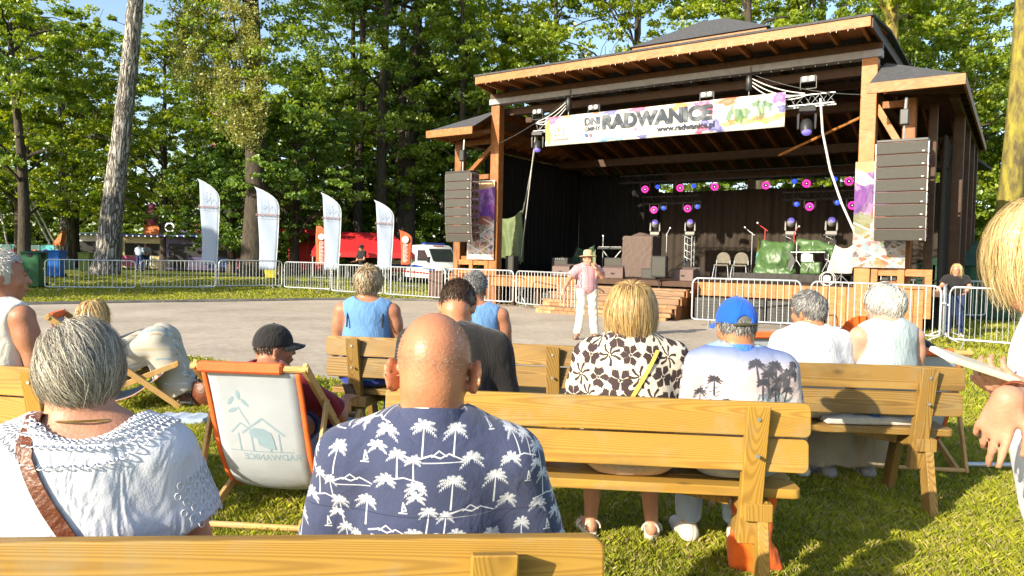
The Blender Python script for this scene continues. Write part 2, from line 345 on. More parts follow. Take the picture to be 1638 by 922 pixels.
# ================================================================ GROUND
def sst(t): t = np.clip(t, 0, 1); return t * t * (3 - 2 * t)
def gz(x, y):
    """height of the lawn: rises gently behind the barriers on the left"""
    return .34 * sst((np.asarray(y, float) - 24.5) / 9) * sst((-3 - np.asarray(x, float)) / 7)
def gzf(x, y): return float(gz(x, y))
def grass_mat(name):
    m, nt, B, N, L = newmat(name); tc = N('ShaderNodeTexCoord')
    n1 = N('ShaderNodeTexNoise'); n1.inputs['Scale'].default_value = .6; n1.inputs['Detail'].default_value = 8; n1.inputs['Roughness'].default_value = .7
    n2 = N('ShaderNodeTexNoise'); n2.inputs['Scale'].default_value = 22; n2.inputs['Detail'].default_value = 4
    L(tc.outputs['Object'], n1.inputs[0]); L(tc.outputs['Object'], n2.inputs[0])
    r1 = N('ShaderNodeValToRGB'); e = r1.color_ramp.elements; e[0].position = .35; e[0].color = (.075, .12, .018, 1); e[1].position = .68; e[1].color = (.20, .21, .04, 1)
    x = N('ShaderNodeMath'); x.operation = 'MULTIPLY_ADD'; x.inputs[1].default_value = .45; L(n2.outputs[0], x.inputs[0])
    s = N('ShaderNodeMath'); s.operation = 'MULTIPLY'; s.inputs[1].default_value = .6; L(n1.outputs[0], s.inputs[0]); L(s.outputs[0], x.inputs[2])
    L(x.outputs[0], r1.inputs[0]); L(r1.outputs[0], B.inputs['Base Color']); B.inputs['Roughness'].default_value = .95; B.inputs['Specular IOR Level'].default_value = .1
    b = N('ShaderNodeBump'); b.inputs['Strength'].default_value = .9; b.inputs['Distance'].default_value = .05; L(n2.outputs[0], b.inputs['Height']); L(b.outputs[0], B.inputs['Normal'])
    return m
M['lawn'] = grass_mat('lawn')
xs = np.unique(np.concatenate([np.linspace(-400, -40, 10), np.linspace(-40, 30, 71), np.linspace(30, 400, 10)]))
ys = np.unique(np.concatenate([np.linspace(-200, -10, 6), np.linspace(-10, 50, 61), np.linspace(50, 600, 12)]))
X, Y = np.meshgrid(xs, ys); V = np.stack([X, Y, gz(X, Y)], -1).reshape(-1, 3); nx = len(xs)
q = (np.arange(len(ys) - 1)[:, None] * nx + np.arange(nx - 1)[None]).ravel()
ground = npmesh('ground', V, np.stack([q, q + 1, q + nx + 1, q + nx], 1), M['lawn'])
ground['kind'] = 'structure'
def cat(pts, n=6):
    out = []; m = len(pts)
    for i in range(m):
        p0, p1, p2, p3 = [np.array(pts[(i + k) % m], float) for k in (-1, 0, 1, 2)]
        for t in np.linspace(0, 1, n, endpoint=False):
            out.append(.5 * ((2 * p1) + (p2 - p0) * t + (2 * p0 - 5 * p1 + 4 * p2 - p3) * t * t + (3 * p1 - p0 - 3 * p2 + p3) * t ** 3))
    return out
far = [(-15.6, 16.4), (-12.8, 18.6), (-10.3, 20.6), (-7.87, 22.2), (-5.4, 23.9), (-3.3, 24.2), (-1.2, 23.7)]
rest = [(.3, 23.1), (4.4, 19.7), (7.6, 17.6), (8.0, 15.9), (7.4, 14.0), (5.6, 12.3), (4.1, 10.6), (2.1, 8.7), (0, 8.0), (-1.9, 8.4), (-4.2, 10.0), (-5.9, 11.1), (-7.9, 11.2), (-11, 10.2), (-15, 11.5), (-17, 14)]
PLZ = cat(far + rest, 5)
m, nt, B, N, L = newmat('paving'); tc = N('ShaderNodeTexCoord')
n1 = N('ShaderNodeTexNoise'); n1.inputs['Scale'].default_value = .5; n1.inputs['Detail'].default_value = 7; n2 = N('ShaderNodeTexNoise'); n2.inputs['Scale'].default_value = 60; n2.inputs['Detail'].default_value = 6; n2.inputs['Roughness'].default_value = .8
n3 = N('ShaderNodeTexNoise'); n3.inputs['Scale'].default_value = 5; n3.inputs['Detail'].default_value = 6; n3.inputs['Distortion'].default_value = 1.5
for n in (n1, n2, n3): L(tc.outputs['Object'], n.inputs[0])
r1 = N('ShaderNodeValToRGB'); e = r1.color_ramp.elements; e[0].position = .38; e[0].color = (.29, .235, .18, 1); e[1].position = .60; e[1].color = (.52, .435, .34, 1)
a1 = N('ShaderNodeMath'); a1.operation = 'MULTIPLY_ADD'; a1.inputs[1].default_value = .35; L(n2.outputs[0], a1.inputs[0]); a2 = N('ShaderNodeMath'); a2.operation = 'MULTIPLY_ADD'; a2.inputs[1].default_value = .3; a2.inputs[2].default_value = 0
L(n3.outputs[0], a2.inputs[0]); a3 = N('ShaderNodeMath'); a3.operation = 'MULTIPLY_ADD'; a3.inputs[1].default_value = .35; L(n1.outputs[0], a3.inputs[0]); L(a2.outputs[0], a3.inputs[2]); L(a3.outputs[0], a1.inputs[2])
L(a1.outputs[0], r1.inputs[0]); L(r1.outputs[0], B.inputs['Base Color']); B.inputs['Roughness'].default_value = .9
b = N('ShaderNodeBump'); b.inputs['Strength'].default_value = .5; b.inputs['Distance'].default_value = .006; L(n2.outputs[0], b.inputs['Height']); L(b.outputs[0], B.inputs['Normal']); M['paving'] = m
mb = MB(); mb.prism([tuple(p) for p in PLZ], -.03, .012, 'xy'); plaza = mb.obj('plaza', M['paving']); plaza['kind'] = 'structure'
M['kerb'] = mk('kerb', (.16, .15, .14), (.09, .085, .08), 3, .9, .3)
k = MB(); kp = cat(far + rest, 5)[:len(far) * 5 - 5]
k.tube([(p[0] - .04, p[1] + .06, .025 + gzf(p[0], p[1])) for p in kp], .06, 4); kerb = k.obj('kerb', M['kerb']); kerb['kind'] = 'structure'
# ================================================================ GRASS
def inside(px, py, poly):
    poly = np.array(poly); r = np.zeros(len(px), bool); j = len(poly) - 1
    for i in range(len(poly)):
        xi, yi = poly[i]; xj, yj = poly[j]; c = ((yi > py) != (yj > py)) & (px < (xj - xi) * (py - yi) / (yj - yi + 1e-12) + xi); r ^= c; j = i
    return r
def blades(n, x0, x1, y0, y1, h, w, fall=None, keep=None):
    x = RNG.uniform(x0, x1, n); y = RNG.uniform(y0, y1, n); k = ~inside(x, y, PLZ)
    if fall: k &= RNG.random(n) < fall(x, y)
    k &= np.abs(x) < y * .78 + 1.2
    x = x[k]; y = y[k]; n = len(x)
    tuft = np.sin(x * 5.1 + 2 * np.sin(y * 3.3)) * np.sin(y * 4.7 + 2 * np.sin(x * 2.9)); fine = np.sin(x * 23 + 3 * np.sin(y * 17)) * np.sin(y * 21 + x * 9)
    hh = h * RNG.uniform(.45, 1.15, n) * (1 + .25 * tuft + .3 * fine); ww = w * RNG.uniform(.6, 1.4, n) * (1 + .08 * np.maximum(y - 3, 0))
    a = RNG.uniform(0, 2 * PI, n); l = RNG.uniform(.1, .95, n) * hh; b = RNG.uniform(0, 2 * PI, n)
    dx = np.cos(b) * l; dy = np.sin(b) * l; z = gz(x, y) - .004
    ax = np.cos(a) * ww / 2; ay = np.sin(a) * ww / 2
    P = np.stack([np.stack([x - ax, y - ay, z], 1), np.stack([x + ax, y + ay, z], 1), np.stack([x + dx * .35 + ax * .8, y + dy * .35 + ay * .8, z + hh * .6], 1), np.stack([x + dx, y + dy, z + hh * .95], 1)], 1).reshape(-1, 3)
    i = np.arange(n) * 4
    t = np.clip(.5 + .28 * tuft + .18 * RNG.standard_normal(n), 0, 1)
    dry = RNG.random(n) < .2
    c = np.stack([.20 + .24 * t, .25 + .18 * t, .022 + .022 * t], 1); c[dry] = [.46, .38, .16]
    return P, np.concatenate([np.stack([i, i + 1, i + 2], 1), np.stack([i, i + 2, i + 3], 1)]), np.repeat(c, 4, 0) * RNG.uniform(.75, 1.2, (n, 1)).repeat(4, 0)
def blade_mat():
    m, nt, B, N, L = newmat('grass_blade'); nt.nodes.remove(B); out = nt.nodes['Material Output']
    at = N('ShaderNodeAttribute'); at.attribute_name = 'Col'
    d = N('ShaderNodeBsdfDiffuse'); t = N('ShaderNodeBsdfTranslucent'); L(at.outputs['Color'], d.inputs[0]); L(at.outputs['Color'], t.inputs[0])
    m1 = N('ShaderNodeMixShader'); m1.inputs[0].default_value = .3; L(d.outputs[0], m1.inputs[1]); L(t.outputs[0], m1.inputs[2]); L(m1.outputs[0], out.inputs[0])
    return m
M['blade'] = blade_mat()
P1, F1, C1 = blades(820000, -4.6, 6.2, 2.9, 7.6, .040, .0040, lambda x, y: np.minimum(1, (3.9 / y) ** 1.6))
P2, F2, C2 = blades(260000, -12, 11, 7.0, 16, .055, .009, lambda x, y: np.minimum(1, (8 / y) ** 1.5))
P3, F3, C3 = blades(150000, -24, 13, 13, 34, .06, .013, lambda x, y: np.where(y < 16, .15, 1.0))
Pg = np.concatenate([P1, P2, P3]); Fg = np.concatenate([F1, F2 + len(P1), F3 + len(P1) + len(P2)])
g = npmesh('lawn_grass', Pg, Fg, M['blade'], sm=False, col=np.concatenate([C1, C2, C3])); g['kind'] = 'stuff'
g['label'] = 'short mown lawn grass with yellowish dry blades'
# fallen leaves and scraps on the lawn and the plaza edge
lx = RNG.uniform(-5, 6, 900); ly = RNG.uniform(3, 12, 900); lz = np.where(inside(lx, ly, PLZ), .016, .035); la = RNG.uniform(0, 6.28, 900); ls_ = RNG.uniform(.010, .028, 900); kk = (~inside(lx, ly, PLZ)) | (RNG.random(900) < .12); lx, ly, lz, la, ls_ = [q_[kk] for q_ in (lx, ly, lz, la, ls_)]
LV = np.stack([np.stack([lx + np.cos(la + t) * ls_ * r_, ly + np.sin(la + t) * ls_ * r_, lz + .006 * ((i % 2) * 2 - 1) * (lz > .02)], 1) for i, (t, r_) in enumerate(((0, 1), (1.57, .5), (3.14, 1), (4.71, .5)))], 1).reshape(-1, 3)
M['dryleaf'] = mk('dryleaf', (.30, .20, .07), (.16, .09, .03), 3, .9, 0, lo=.3, hi=.7)
dl_ = npmesh('fallen_leaves', LV, np.arange(len(LV)).reshape(-1, 4), M['dryleaf'], sm=False); dl_['kind'] = 'stuff'; dl_['label'] = 'small dry brown leaves fallen on the lawn'
# ================================================================ TREES
M['leaf_bright'] = mk_leaf('leaf_bright', (.13, .215, .012), (.36, .43, .028), .4)
M['leaf_mid'] = mk_leaf('leaf_mid', (.09, .17, .014), (.27, .36, .03), .4)
M['leaf_dark'] = mk_leaf('leaf_dark', (.065, .14, .016), (.19, .30, .034), .4, .35)
M['leaf_gold'] = mk_leaf('leaf_gold', (.22, .24, .045), (.42, .42, .11), .8)
M['bark_dark'] = mk('bark_dark', (.085, .065, .045), (.03, .024, .018), 5, .95, 1., 9, stretch=(2.5, 2.5, .5))
M['bark_moss_lit'] = mk('bark_moss_lit', (.30, .25, .035), (.08, .06, .03), 3, .95, 1., 8, stretch=(1.5, 1.5, .5))  # moss, with the yellow sunlight on the trunk put into its colour
def bark_pale():
    m, nt, B, N, L = newmat('bark_pale'); tc = N('ShaderNodeTexCoord'); mp = N('ShaderNodeMapping'); mp.inputs['Scale'].default_value = (1, 1, .17); L(tc.outputs['Object'], mp.inputs[0])
    n = N('ShaderNodeTexNoise'); n.inputs['Scale'].default_value = 4; n.inputs['Detail'].default_value = 6; n.inputs['Distortion'].default_value = 1.2; L(mp.outputs[0], n.inputs[0])
    ad = N('ShaderNodeMixRGB'); ad.inputs[0].default_value = .3; L(mp.outputs[0], ad.inputs[1]); L(n.outputs[1], ad.inputs[2])
    v = N('ShaderNodeTexVoronoi'); v.feature = 'DISTANCE_TO_EDGE'; v.inputs['Scale'].default_value = 10; L(ad.outputs[0], v.inputs[0])
    r = N('ShaderNodeValToRGB'); e = r.color_ramp.elements; e[0].position = .02; e[0].color = (.05, .042, .035, 1); e[1].position = .2; e[1].color = (.40, .37, .33, 1); L(v.outputs[0], r.inputs[0])
    mx = N('ShaderNodeMix'); mx.data_type = 'RGBA'; mx.blend_type = 'MULTIPLY'; mx.inputs[0].default_value = .6; L(r.outputs[0], mx.inputs[6]); L(n.outputs[0], mx.inputs[7]); 
    g = N('ShaderNodeHueSaturation'); g.inputs['Value'].default_value = 1.7; L(mx.outputs[2], g.inputs['Color']); L(g.outputs[0], B.inputs['Base Color'])
    B.inputs['Roughness'].default_value = .95; b = N('ShaderNodeBump'); b.inputs['Strength'].default_value = 1; b.inputs['Distance'].default_value = .05
    rr = N('ShaderNodeMapRange'); rr.inputs[2].default_value = .25; L(v.outputs[0], rr.inputs[0]); L(rr.outputs[0], b.inputs['Height']); L(b.outputs[0], B.inputs['Normal']); return m
M['bark_pale'] = bark_pale()
def leaves(cen, r, n, size, rng, up=.5, flat=.45):
    """n leaf quads spread through clumps (centres cen, radii r)"""
    k = rng.integers(0, len(cen), n) if np.isscalar(n) else n
    n = len(k); d = rng.standard_normal((n, 3)); d /= np.linalg.norm(d, axis=1)[:, None]
    d *= (rng.random((n, 1)) ** .45) * r[k][:, None]; d[:, 2] *= flat; d[:, 2] -= .18 * (d[:, 0] ** 2 + d[:, 1] ** 2) / r[k]
    c = cen[k] + d
    nrm = rng.standard_normal((n, 3)) * .75; nrm[:, 2] += up; nrm /= np.linalg.norm(nrm, axis=1)[:, None]
    a = np.cross(nrm, rng.standard_normal((n, 3))); a /= np.linalg.norm(a, axis=1)[:, None]; b = np.cross(nrm, a)
    s = size * rng.uniform(.6, 1.3, (n, 1)); a *= s * .5; b *= s * .33
    P = np.stack([c - a, c - b - a * .1, c + a, c + b - a * .1], 1).reshape(-1, 3)
    i = np.arange(n)[:, None] * 4 + np.arange(4)[None]
    v = np.clip(.5 + .25 * rng.standard_normal(len(cen))[k] + .15 * rng.standard_normal(n), 0, 1)
    return P, i, np.repeat(np.stack([v, v, v], 1), 4, 0)
def limb(mb, a, b, r0, r1, rng, n=5, seg=5, wob=.06):
    a = np.array(a, float); b = np.array(b, float); Ld = np.linalg.norm(b - a); pts = []
    for i in range(seg + 1):
        t = i / seg; p = a + (b - a) * t; p[2] += .12 * Ld * math.sin(PI * t) ; p += rng.standard_normal(3) * wob * Ld * (t * (1 - t)) * 2
        pts.append(tuple(p))
    mb.tube(pts, [r0 + (r1 - r0) * i / seg for i in range(seg + 1)], n); return pts
def make_tree(name, seed, h, tr, base, rx, leafn, ls, lm, bm, top=1., lean=(0, 0), clumps=60, shape=1., cr=1.3, flat=.45, limbs=26):
    rng = np.random.default_rng(seed); root = bpy.data.objects.new(name, None); COL.objects.link(root)
    mb = MB(); tp = []
    nseg = 10
    for i in range(nseg + 1):
        t = i / nseg; tp.append((lean[0] * t + .12 * math.sin(3 * t + seed) * t, lean[1] * t, h * .93 * t - .15 * (i == 0)))
    mb.tube(tp, [tr * (1.35 if i == 0 else 1.) * (1 - .8 * (i / nseg)) for i in range(nseg + 1)], 14)
    tp = np.array(tp)
    cen = []
    for i in range(clumps):
        t = (i + rng.random()) / clumps; z = base + (h - base) * t
        prof = max(.2, math.sin(PI * min(1, (t * .86 + .16))) ** (.6 * shape)) * rx
        rr = prof * (rng.random() ** .5); a = rng.uniform(0, 2 * PI) + i * 2.4
        o = tp[min(nseg, int(z / h * nseg))]
        cen.append((o[0] + rr * math.cos(a), o[1] + rr * math.sin(a), z))
    cen = np.array(cen); r = rng.uniform(.7, 1.25, clumps) * cr
    for i in rng.choice(clumps, min(limbs, clumps), replace=False):
        c = cen[i]; dz = max(.3, np.hypot(c[0], c[1]) * .6); z0 = max(base * .7, c[2] - dz); t = min(.95, z0 / (h * .93)); o = np.array([np.interp(t, np.linspace(0, 1, nseg + 1), tp[:, j]) for j in range(3)])
        pts = limb(mb, o, c, tr * .38 * (1 - t * .7), .025, rng)
        for q_ in range(2):
            p = pts[rng.integers(2, 5)]; limb(mb, p, np.array(p) + rng.standard_normal(3) * cr * .9, .035, .012, rng, 4, 3)
    mb.obj('trunk', bm, root, sm=60)
    # leaves hang in sprays of the clumps: sub-clumps give gaps and an uneven edge
    sub = np.repeat(cen, 9, 0) + rng.standard_normal((clumps * 9, 3)) * np.repeat(r, 9)[:, None] * [.62, .62, .36]; sr = np.repeat(r, 9) * rng.uniform(.18, .44, clumps * 9)
    P, f, c = leaves(sub, sr, leafn, ls, rng, flat=flat)
    npmesh('crown', P, f, lm, root, sm=False, col=c)
    return root
PROTO = {}
def proto(k, *a, **kw):
    PROTO[k] = make_tree(*a, **kw)
proto('beech', 'beech_tree', 1, 15, .28, 3.3, 6.0, 40000, .19, M['leaf_bright'], M['bark_dark'], clumps=85, cr=1.35, flat=.4)
proto('maple', 'maple_tree', 2, 19, .33, 4.0, 6.0, 34000, .21, M['leaf_bright'], M['bark_dark'], clumps=75, cr=1.5)
proto('linden', 'linden_tree', 3, 22, .38, 5.0, 5.5, 30000, .21, M['leaf_mid'], M['bark_dark'], clumps=80, cr=1.4)
proto('oak', 'oak_tree', 4, 24, .5, 6.5, 7.0, 32000, .22, M['leaf_mid'], M['bark_dark'], clumps=80, cr=1.5)
proto('young', 'young_tree', 5, 10, .14, .9, 3.6, 34000, .18, M['leaf_mid'], M['bark_dark'], clumps=60, cr=1.0)
proto('yew', 'yew_tree', 6, 9.5, .3, 1.9, 4.0, 42000, .17, M['leaf_dark'], M['bark_dark'], clumps=60, cr=1.1, flat=.4)
used = set()
def plant(k, x, y, s, rz, label, group='park trees behind the stage and lawn', z=None, sz=None):
    o = PROTO[k]
    if k in used: o = copy_tree(o)
    used.add(k); o.location = (x, y, gzf(x, y) if z is None else z); o.scale = (s, s, sz or s); o.rotation_euler = (0, 0, rz)
    tag(o, label, 'tree', group); return o
def pxt(px, Y): return (px - 819) / F_PX * Y
# placed by the column of the photograph their trunk stands in and their distance
TREES = [
 ('beech', -150, 40, .8, 'bright green beech with low layered boughs'), ('beech', 30, 41, .95, 'beech behind the far green bin with foliage down to the rides'),
 ('maple', 120, 47, .82, 'tall maple right of the first far trunk'), ('beech', 262, 44, .92, 'beech between the pale trunk and the first white flag'),
 ('linden', -110, 52, .9, 'linden at the far left edge'),
 ('young', 480, 47, 1.3, 'young tree behind the second white flag'), ('oak', 560, 50, .86, 'oak rising over the red tent'),
 ('linden', 640, 46, 1.05, 'twin linden right of the red tent'), ('yew', 470, 40, 1.0, 'low dark evergreen behind the second flag'),
 ('yew', 370, 42, .85, 'dark evergreen behind the first white flag'), ('young', 705, 50, 1.25, 'young tree just left of the hanging loudspeakers'),
 ('young', 560, 56, 1.4, 'light green young tree far beyond the tent'), ('maple', 740, 52, 1.1, 'maple left of the stage roof'),
 ('young', 770, 47, 1.2, 'young tree close behind the left stage wing'), ('maple', 880, 50, 1.2, 'bright maple over the left half of the stage roof'),
 ('maple', 1010, 46, 1.2, 'bright maple over the middle of the stage roof'), ('maple', 1150, 52, 1.25, 'bright maple behind the roof lantern'),
 ('oak', 1300, 46, 1.0, 'oak over the right half of the stage roof'), ('beech', 1440, 42, 1.15, 'beech behind the right stage wing'),
 ('maple', 1530, 46, 1.0, 'maple right of the stage wing'), ('young', 1545, 52, 1.1, 'young tree behind the green tent'),
 ('oak', 1700, 50, 1.0, 'oak at the far right edge'), ('young', 1680, 44, 1.3, 'young tree low at the right edge'),
 ('linden', 830, 64, 1.0, 'far linden behind the stage'), ('oak', 1400, 64, 1.0, 'far oak behind the stage'), ('maple', 1600, 62, 1.0, 'far maple in the second row right'),
 ('young', -20, 56, 1.2, 'far young tree behind the turquoise ride'), ('young', 185, 58, 1.2, 'far young tree left of the funfair stalls'), ('young', 300, 57, 1.2, 'far young tree right above the funfair stalls'), ('young', 395, 54, 1.1, 'far young tree behind the ivy trunk'),
 ('young', 60, 60, 1.2, 'far young tree behind the rides'), ('young', 420, 62, 1.3, 'far young tree behind the stalls'),
 ('young', 1100, 44, 1.0, 'young tree seen through the gap over the curtain'), ('young', 640, 60, 1.7, 'far young tree behind the ambulance'),
]
for i, (k, px, Y, s, lab) in enumerate(TREES):
    plant(k, pxt(px, Y), Y, s, (i * 1.7) % 6.28, lab)
# unseen trees added left of the view to shade the far lawn
for i, (k, x, y, s) in enumerate([('young', -29, 13.5, 1.15), ('young', -33, 19, 1.2), ('young', -24.5, 17, .9)]):
    plant(k, x, y, s, i * 2.1, ['unseen young tree added far left of the seats', 'unseen young tree added left of the far lawn', 'smaller unseen young tree added at the left lawn edge'][i], 'unseen trees added outside the left edge')
# forest mass far behind
rng = np.random.default_rng(77); n = 260
a = rng.uniform(-1.0, 1.0, n); dist = rng.uniform(78, 95, n)
cen = np.stack([np.sin(a) * dist, np.cos(a) * dist, rng.uniform(.5, 1, n) * rng.choice([2., 4., 6.], n)], 1)
sub = np.repeat(cen, 8, 0) + rng.standard_normal((n * 8, 3)) * [2.6, 2.6, 1.6]
P, f, c = leaves(sub, rng.uniform(.8, 2.2, n * 8), 110000, .5, rng, flat=.6)
w = npmesh('distant_wood', P, f, M['leaf_mid'], sm=False, col=c); w['kind'] = 'stuff'; w['label'] = 'hazy green wood far behind the park trees'
# big pale trunk in front of the lawn trees
Y0 = 34.; bx = pxt(165, Y0); root = thing('pine_tree', 'tall pine with a bare pale rugged leaning trunk in front of the lawn', 'tree', (bx, Y0, gzf(bx, Y0)))
rng = np.random.default_rng(5); mb = MB(); pts = []; rr = []
px_ = [(440, 166, 52), (425, 171, 42), (400, 172, 40), (350, 178, 37), (300, 184, 35), (200, 196, 31), (100, 208, 28), (0, 217, 25), (-200, 236, 20), (-330, 248, 14)]
for (py, px, wd) in px_:
    p = atY(px, py, Y0); pts.append((p[0] - bx, 0, p[2] - gzf(bx, Y0) - (.2 if py == 440 else 0))); rr.append(wd / F_PX * Y0 / 2 * (.98 if py > 420 else .86))
fine = []; fr = []
zs = np.array([p[2] for p in pts])
for z in np.linspace(zs[0], zs[-1], 60):
    fine.append((np.interp(z, zs, [p[0] for p in pts]), 0, z)); fr.append(np.interp(z, zs, rr) * (1 + .03 * math.sin(z * 5)))
mb.tube(fine, fr, 40)
o = mb.obj('trunk', M['bark_pale'], root, sm=80)
for v in o.data.vertices:
    a_ = math.atan2(v.co.y, v.co.x - np.interp(v.co.z, zs, [p[0] for p in pts])); k_ = .018 * math.sin(a_ * 13 + math.sin(v.co.z * 2.3) * 2.5) + .012 * math.sin(a_ * 23 + v.co.z * 3); v.co.x += math.cos(a_) * k_; v.co.y += math.sin(a_) * k_
mb = MB(); tz = zs[-1]; cx_ = []
for i in range(22):
    a_ = i * 2.4; z = tz - 6 + i * .3; e = (fine[-1][0] + 3.4 * math.cos(a_), 3.4 * math.sin(a_), z + .8); x0 = np.interp(z, zs, [p[0] for p in pts]); limb(mb, (x0, 0, z), e, .07, .02, rng); cx_.append(e); cx_.append((x0 + 1.7 * math.cos(a_), 1.7 * math.sin(a_), z + .6))
mb.obj('branch', M['bark_pale'], root, sm=60)
cen = np.array(cx_); sub = np.repeat(cen, 6, 0) + rng.standard_normal((len(cen) * 6, 3)) * [.8, .8, .35]
P, f, c = leaves(sub, rng.uniform(.3, .7, len(sub)), 22000, .2, rng); npmesh('crown', P, f, M['leaf_dark'], root, sm=False, col=c)
# dark ivy trunk with a golden hanging bough
Y0 = 37.; bx = pxt(405, Y0); g0 = gzf(bx, Y0); root = thing('ivy_tree', 'thick dark trunk behind the second flag with golden hanging boughs above', 'tree', (bx, Y0, g0)); rng = np.random.default_rng(15)
mb = MB(); mb.tube([(0, 0, -.2), (0, 0, 1), (.1, 0, 4), (0, 0, 8), (-.2, 0, 13), (-.5, 0, 19)], [.8, .62, .5, .45, .38, .2], 16)
hang = []
for (x1, y1, z1, L_) in [(-1.2, -1.2, 13.2, 6.), (-.5, -1.5, 13.8, 7.2), (-1.9, -.8, 13.6, 5.2), (.1, -1.4, 12.6, 5.2), (-2.3, -1.6, 13.0, 3.6), (-.9, -.6, 11.5, 4.5)]:
    limb(mb, (-.1, 0, 12.5), (x1, y1, z1), .14, .06, rng)
    p = [(x1 + .5 * math.sin(t * 2.2 + x1), y1, z1 - L_ * t) for t in np.linspace(0, 1, 8)]; mb.tube(p, [.055 * (1 - .8 * i / 7) for i in range(8)], 5); hang += [(q_[0] + rng.normal() * .35, q_[1] + rng.normal() * .3, q_[2]) for q_ in p for _ in range(5)]
mb.obj('trunk', M['bark_dark'], root, sm=60)
P, f, c = leaves(np.array(hang), rng.uniform(.22, .5, len(hang)), 30000, .11, rng, up=-.2, flat=1.3); npmesh('golden_foliage', P, f, M['leaf_gold'], root, sm=False, col=c)
cen = np.array([(rng.normal() * 2.2, rng.normal() * 1.6, z) for z in np.linspace(7.5, 19, 60)]); sub = np.repeat(cen, 7, 0) + rng.standard_normal((420, 3)) * [.8, .8, .4]
P, f, c = leaves(sub, rng.uniform(.3, .8, 420), 22000, .19, rng); npmesh('crown', P, f, M['leaf_mid'], root, sm=False, col=c)
# single trunks that stand in front of the foliage
def bare(name, px, Y, r0, h, mat, lab, lean=0., n=1500, z0=7, seed=3, cr=2.2, leafm='leaf_mid', ln=14000):
    x = pxt(px, Y); rt = thing(name, lab, 'tree', (x, Y, gzf(x, Y)), group='park trees behind the stage and lawn'); rng = np.random.default_rng(seed); mb = MB()
    P = [(lean * t + .15 * math.sin(t * 5 + seed), 0, -.1 + (h + .1) * t) for t in np.linspace(0, 1, 12)]; mb.tube(P, [r0 * (1.3 if i == 0 else 1) * (1 - .06 * i) for i in range(12)], 12)
    cen = []
    for i in range(14):
        z = z0 + (h - z0) * rng.random(); xx = np.interp(z, [p[2] for p in P], [p[0] for p in P]); a_ = rng.uniform(0, 6.28); e = (xx + cr * math.cos(a_), cr * math.sin(a_), z + rng.uniform(.5, 2)); limb(mb, (xx, 0, z), e, r0 * .3, .03, rng); cen.append(e)
    mb.obj('trunk', mat, rt, sm=60); cen = np.array(cen); sub = np.repeat(cen, 8, 0) + rng.standard_normal((len(cen) * 8, 3)) * [.8, .8, .5]
    P, f, c = leaves(sub, rng.uniform(.25, .7, len(sub)), ln, .19, rng); npmesh('crown', P, f, M[leafm], rt, sm=False, col=c); return rt
bare('linden_tree', 607, 44, .38, 20, M['bark_dark'], 'slender lit trunk above the fourth white flag', .3, seed=21)
bare('linden_tree', 652, 46, .5, 21, M['bark_dark'], 'thick brown trunk behind the red tent', .4, seed=22)
bare('linden_tree', 575, 45, .35, 20, M['bark_dark'], 'dark trunk behind the third white flag', -.2, seed=23)
bare('linden_tree', 728, 45, .28, 18, M['bark_dark'], 'slender forked trunk left of the stage roof', .2, seed=24, cr=3)
bare('linden_tree', 38, 36, .30, 12, M['bark_dark'], 'dark shaded trunk beside the turquoise ride', -.5, seed=25, z0=4)
bare('linden_tree', 100, 45, .40, 13, M['bark_pale'], 'pale grey trunk left of the big leaning pine', .1, seed=26, z0=5)
bare('mossy_tree', 1600, 27, .50, 17, M['bark_moss_lit'], 'mossy yellow lit trunk at the right edge', .5, seed=31, leafm='leaf_bright', cr=2.6)
bare('mossy_tree', 1415, 34, .45, 20, M['bark_moss_lit'], 'mossy trunk rising behind the right end of the stage roof', -.1, seed=32, leafm='leaf_bright', z0=9)
bare('mossy_tree', 1225, 36, .28, 19, M['bark_dark'], 'dark limb rising behind the middle of the stage roof', -1.6, seed=33, leafm='leaf_bright', z0=9)
# ================================================================ STAGE PAVILION (local frame: x along the front, y to the back, z up)
SL = np.array([-.5, 23.1]); SU = np.array([.8234, -.5675]); SN = np.array([.5675, .8234]); SRZ = math.atan2(SU[1], SU[0])
def SW(x, y, z=0.): q = SL + SU * x + SN * y; return (float(q[0]), float(q[1]), float(z))
M['shingle'] = mk('shingle', (.085, .085, .09), (.05, .05, .055), 12, .95, .6, 30, stretch=(1, 1, 1))
M['greybeam'] = mk('greybeam', (.30, .29, .32), (.22, .21, .23), 4, .45, .05)
M['brick'] = mk('brick', (.40, .22, .11), (.30, .15, .07), 5, .85, .3, rnd=.3)
M['vent'] = mk('vent', (.06, .058, .055), (.04, .04, .04), 6, .7, .1)
stage = thing('stage_pavilion', 'open wooden stage pavilion with brown roof, dark curtains and wide front steps', 'stage', SW(0, 0), SRZ)
def sp(mb, name, mat, bev=0., sm=None): return mb.obj(name, M[mat], stage, bev, sm)
# deck and its fronts
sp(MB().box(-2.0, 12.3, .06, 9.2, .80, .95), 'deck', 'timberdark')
DK = MB().box(-.02, 1.0, -.0, .04, 0, .01)
x = -.2; i = 0
def board(x0, x1, z0, z1, y=0., mat='timber', nm='fascia_board'): return MB().box(x0, x1, y - .0, y + .05, z0, z1).obj(nm, M[mat], stage, .004)
for k in range(16): board(-.2 + k * .19, -.2 + k * .19 + .182, .60, .945, .0, 'fasciawood')
for k in range(16): board(6.55 + k * .2, 6.55 + k * .2 + .192, .60, .945, .0, 'fasciawood')
for k in range(10): board(9.76 + k * .2, 9.76 + k * .2 + .192, .02, .945, .003, 'fasciawood')
for k in range(9): board(-1.95 + k * .195, -1.95 + k * .195 + .187, .05, .945, .005, 'timber')
sp(MB().box(-1.95, 12.2, .9, .95, 0, .8), 'under_stage_dark', 'black')  # black sheet stands for the shade in the recess under the deck
for xx in (.5, 1.4, 7.6, 8.7, 9.7): sp(MB().box(xx, xx + .12, .1, .22, 0, .8), 'deck_post', 'timberdark')
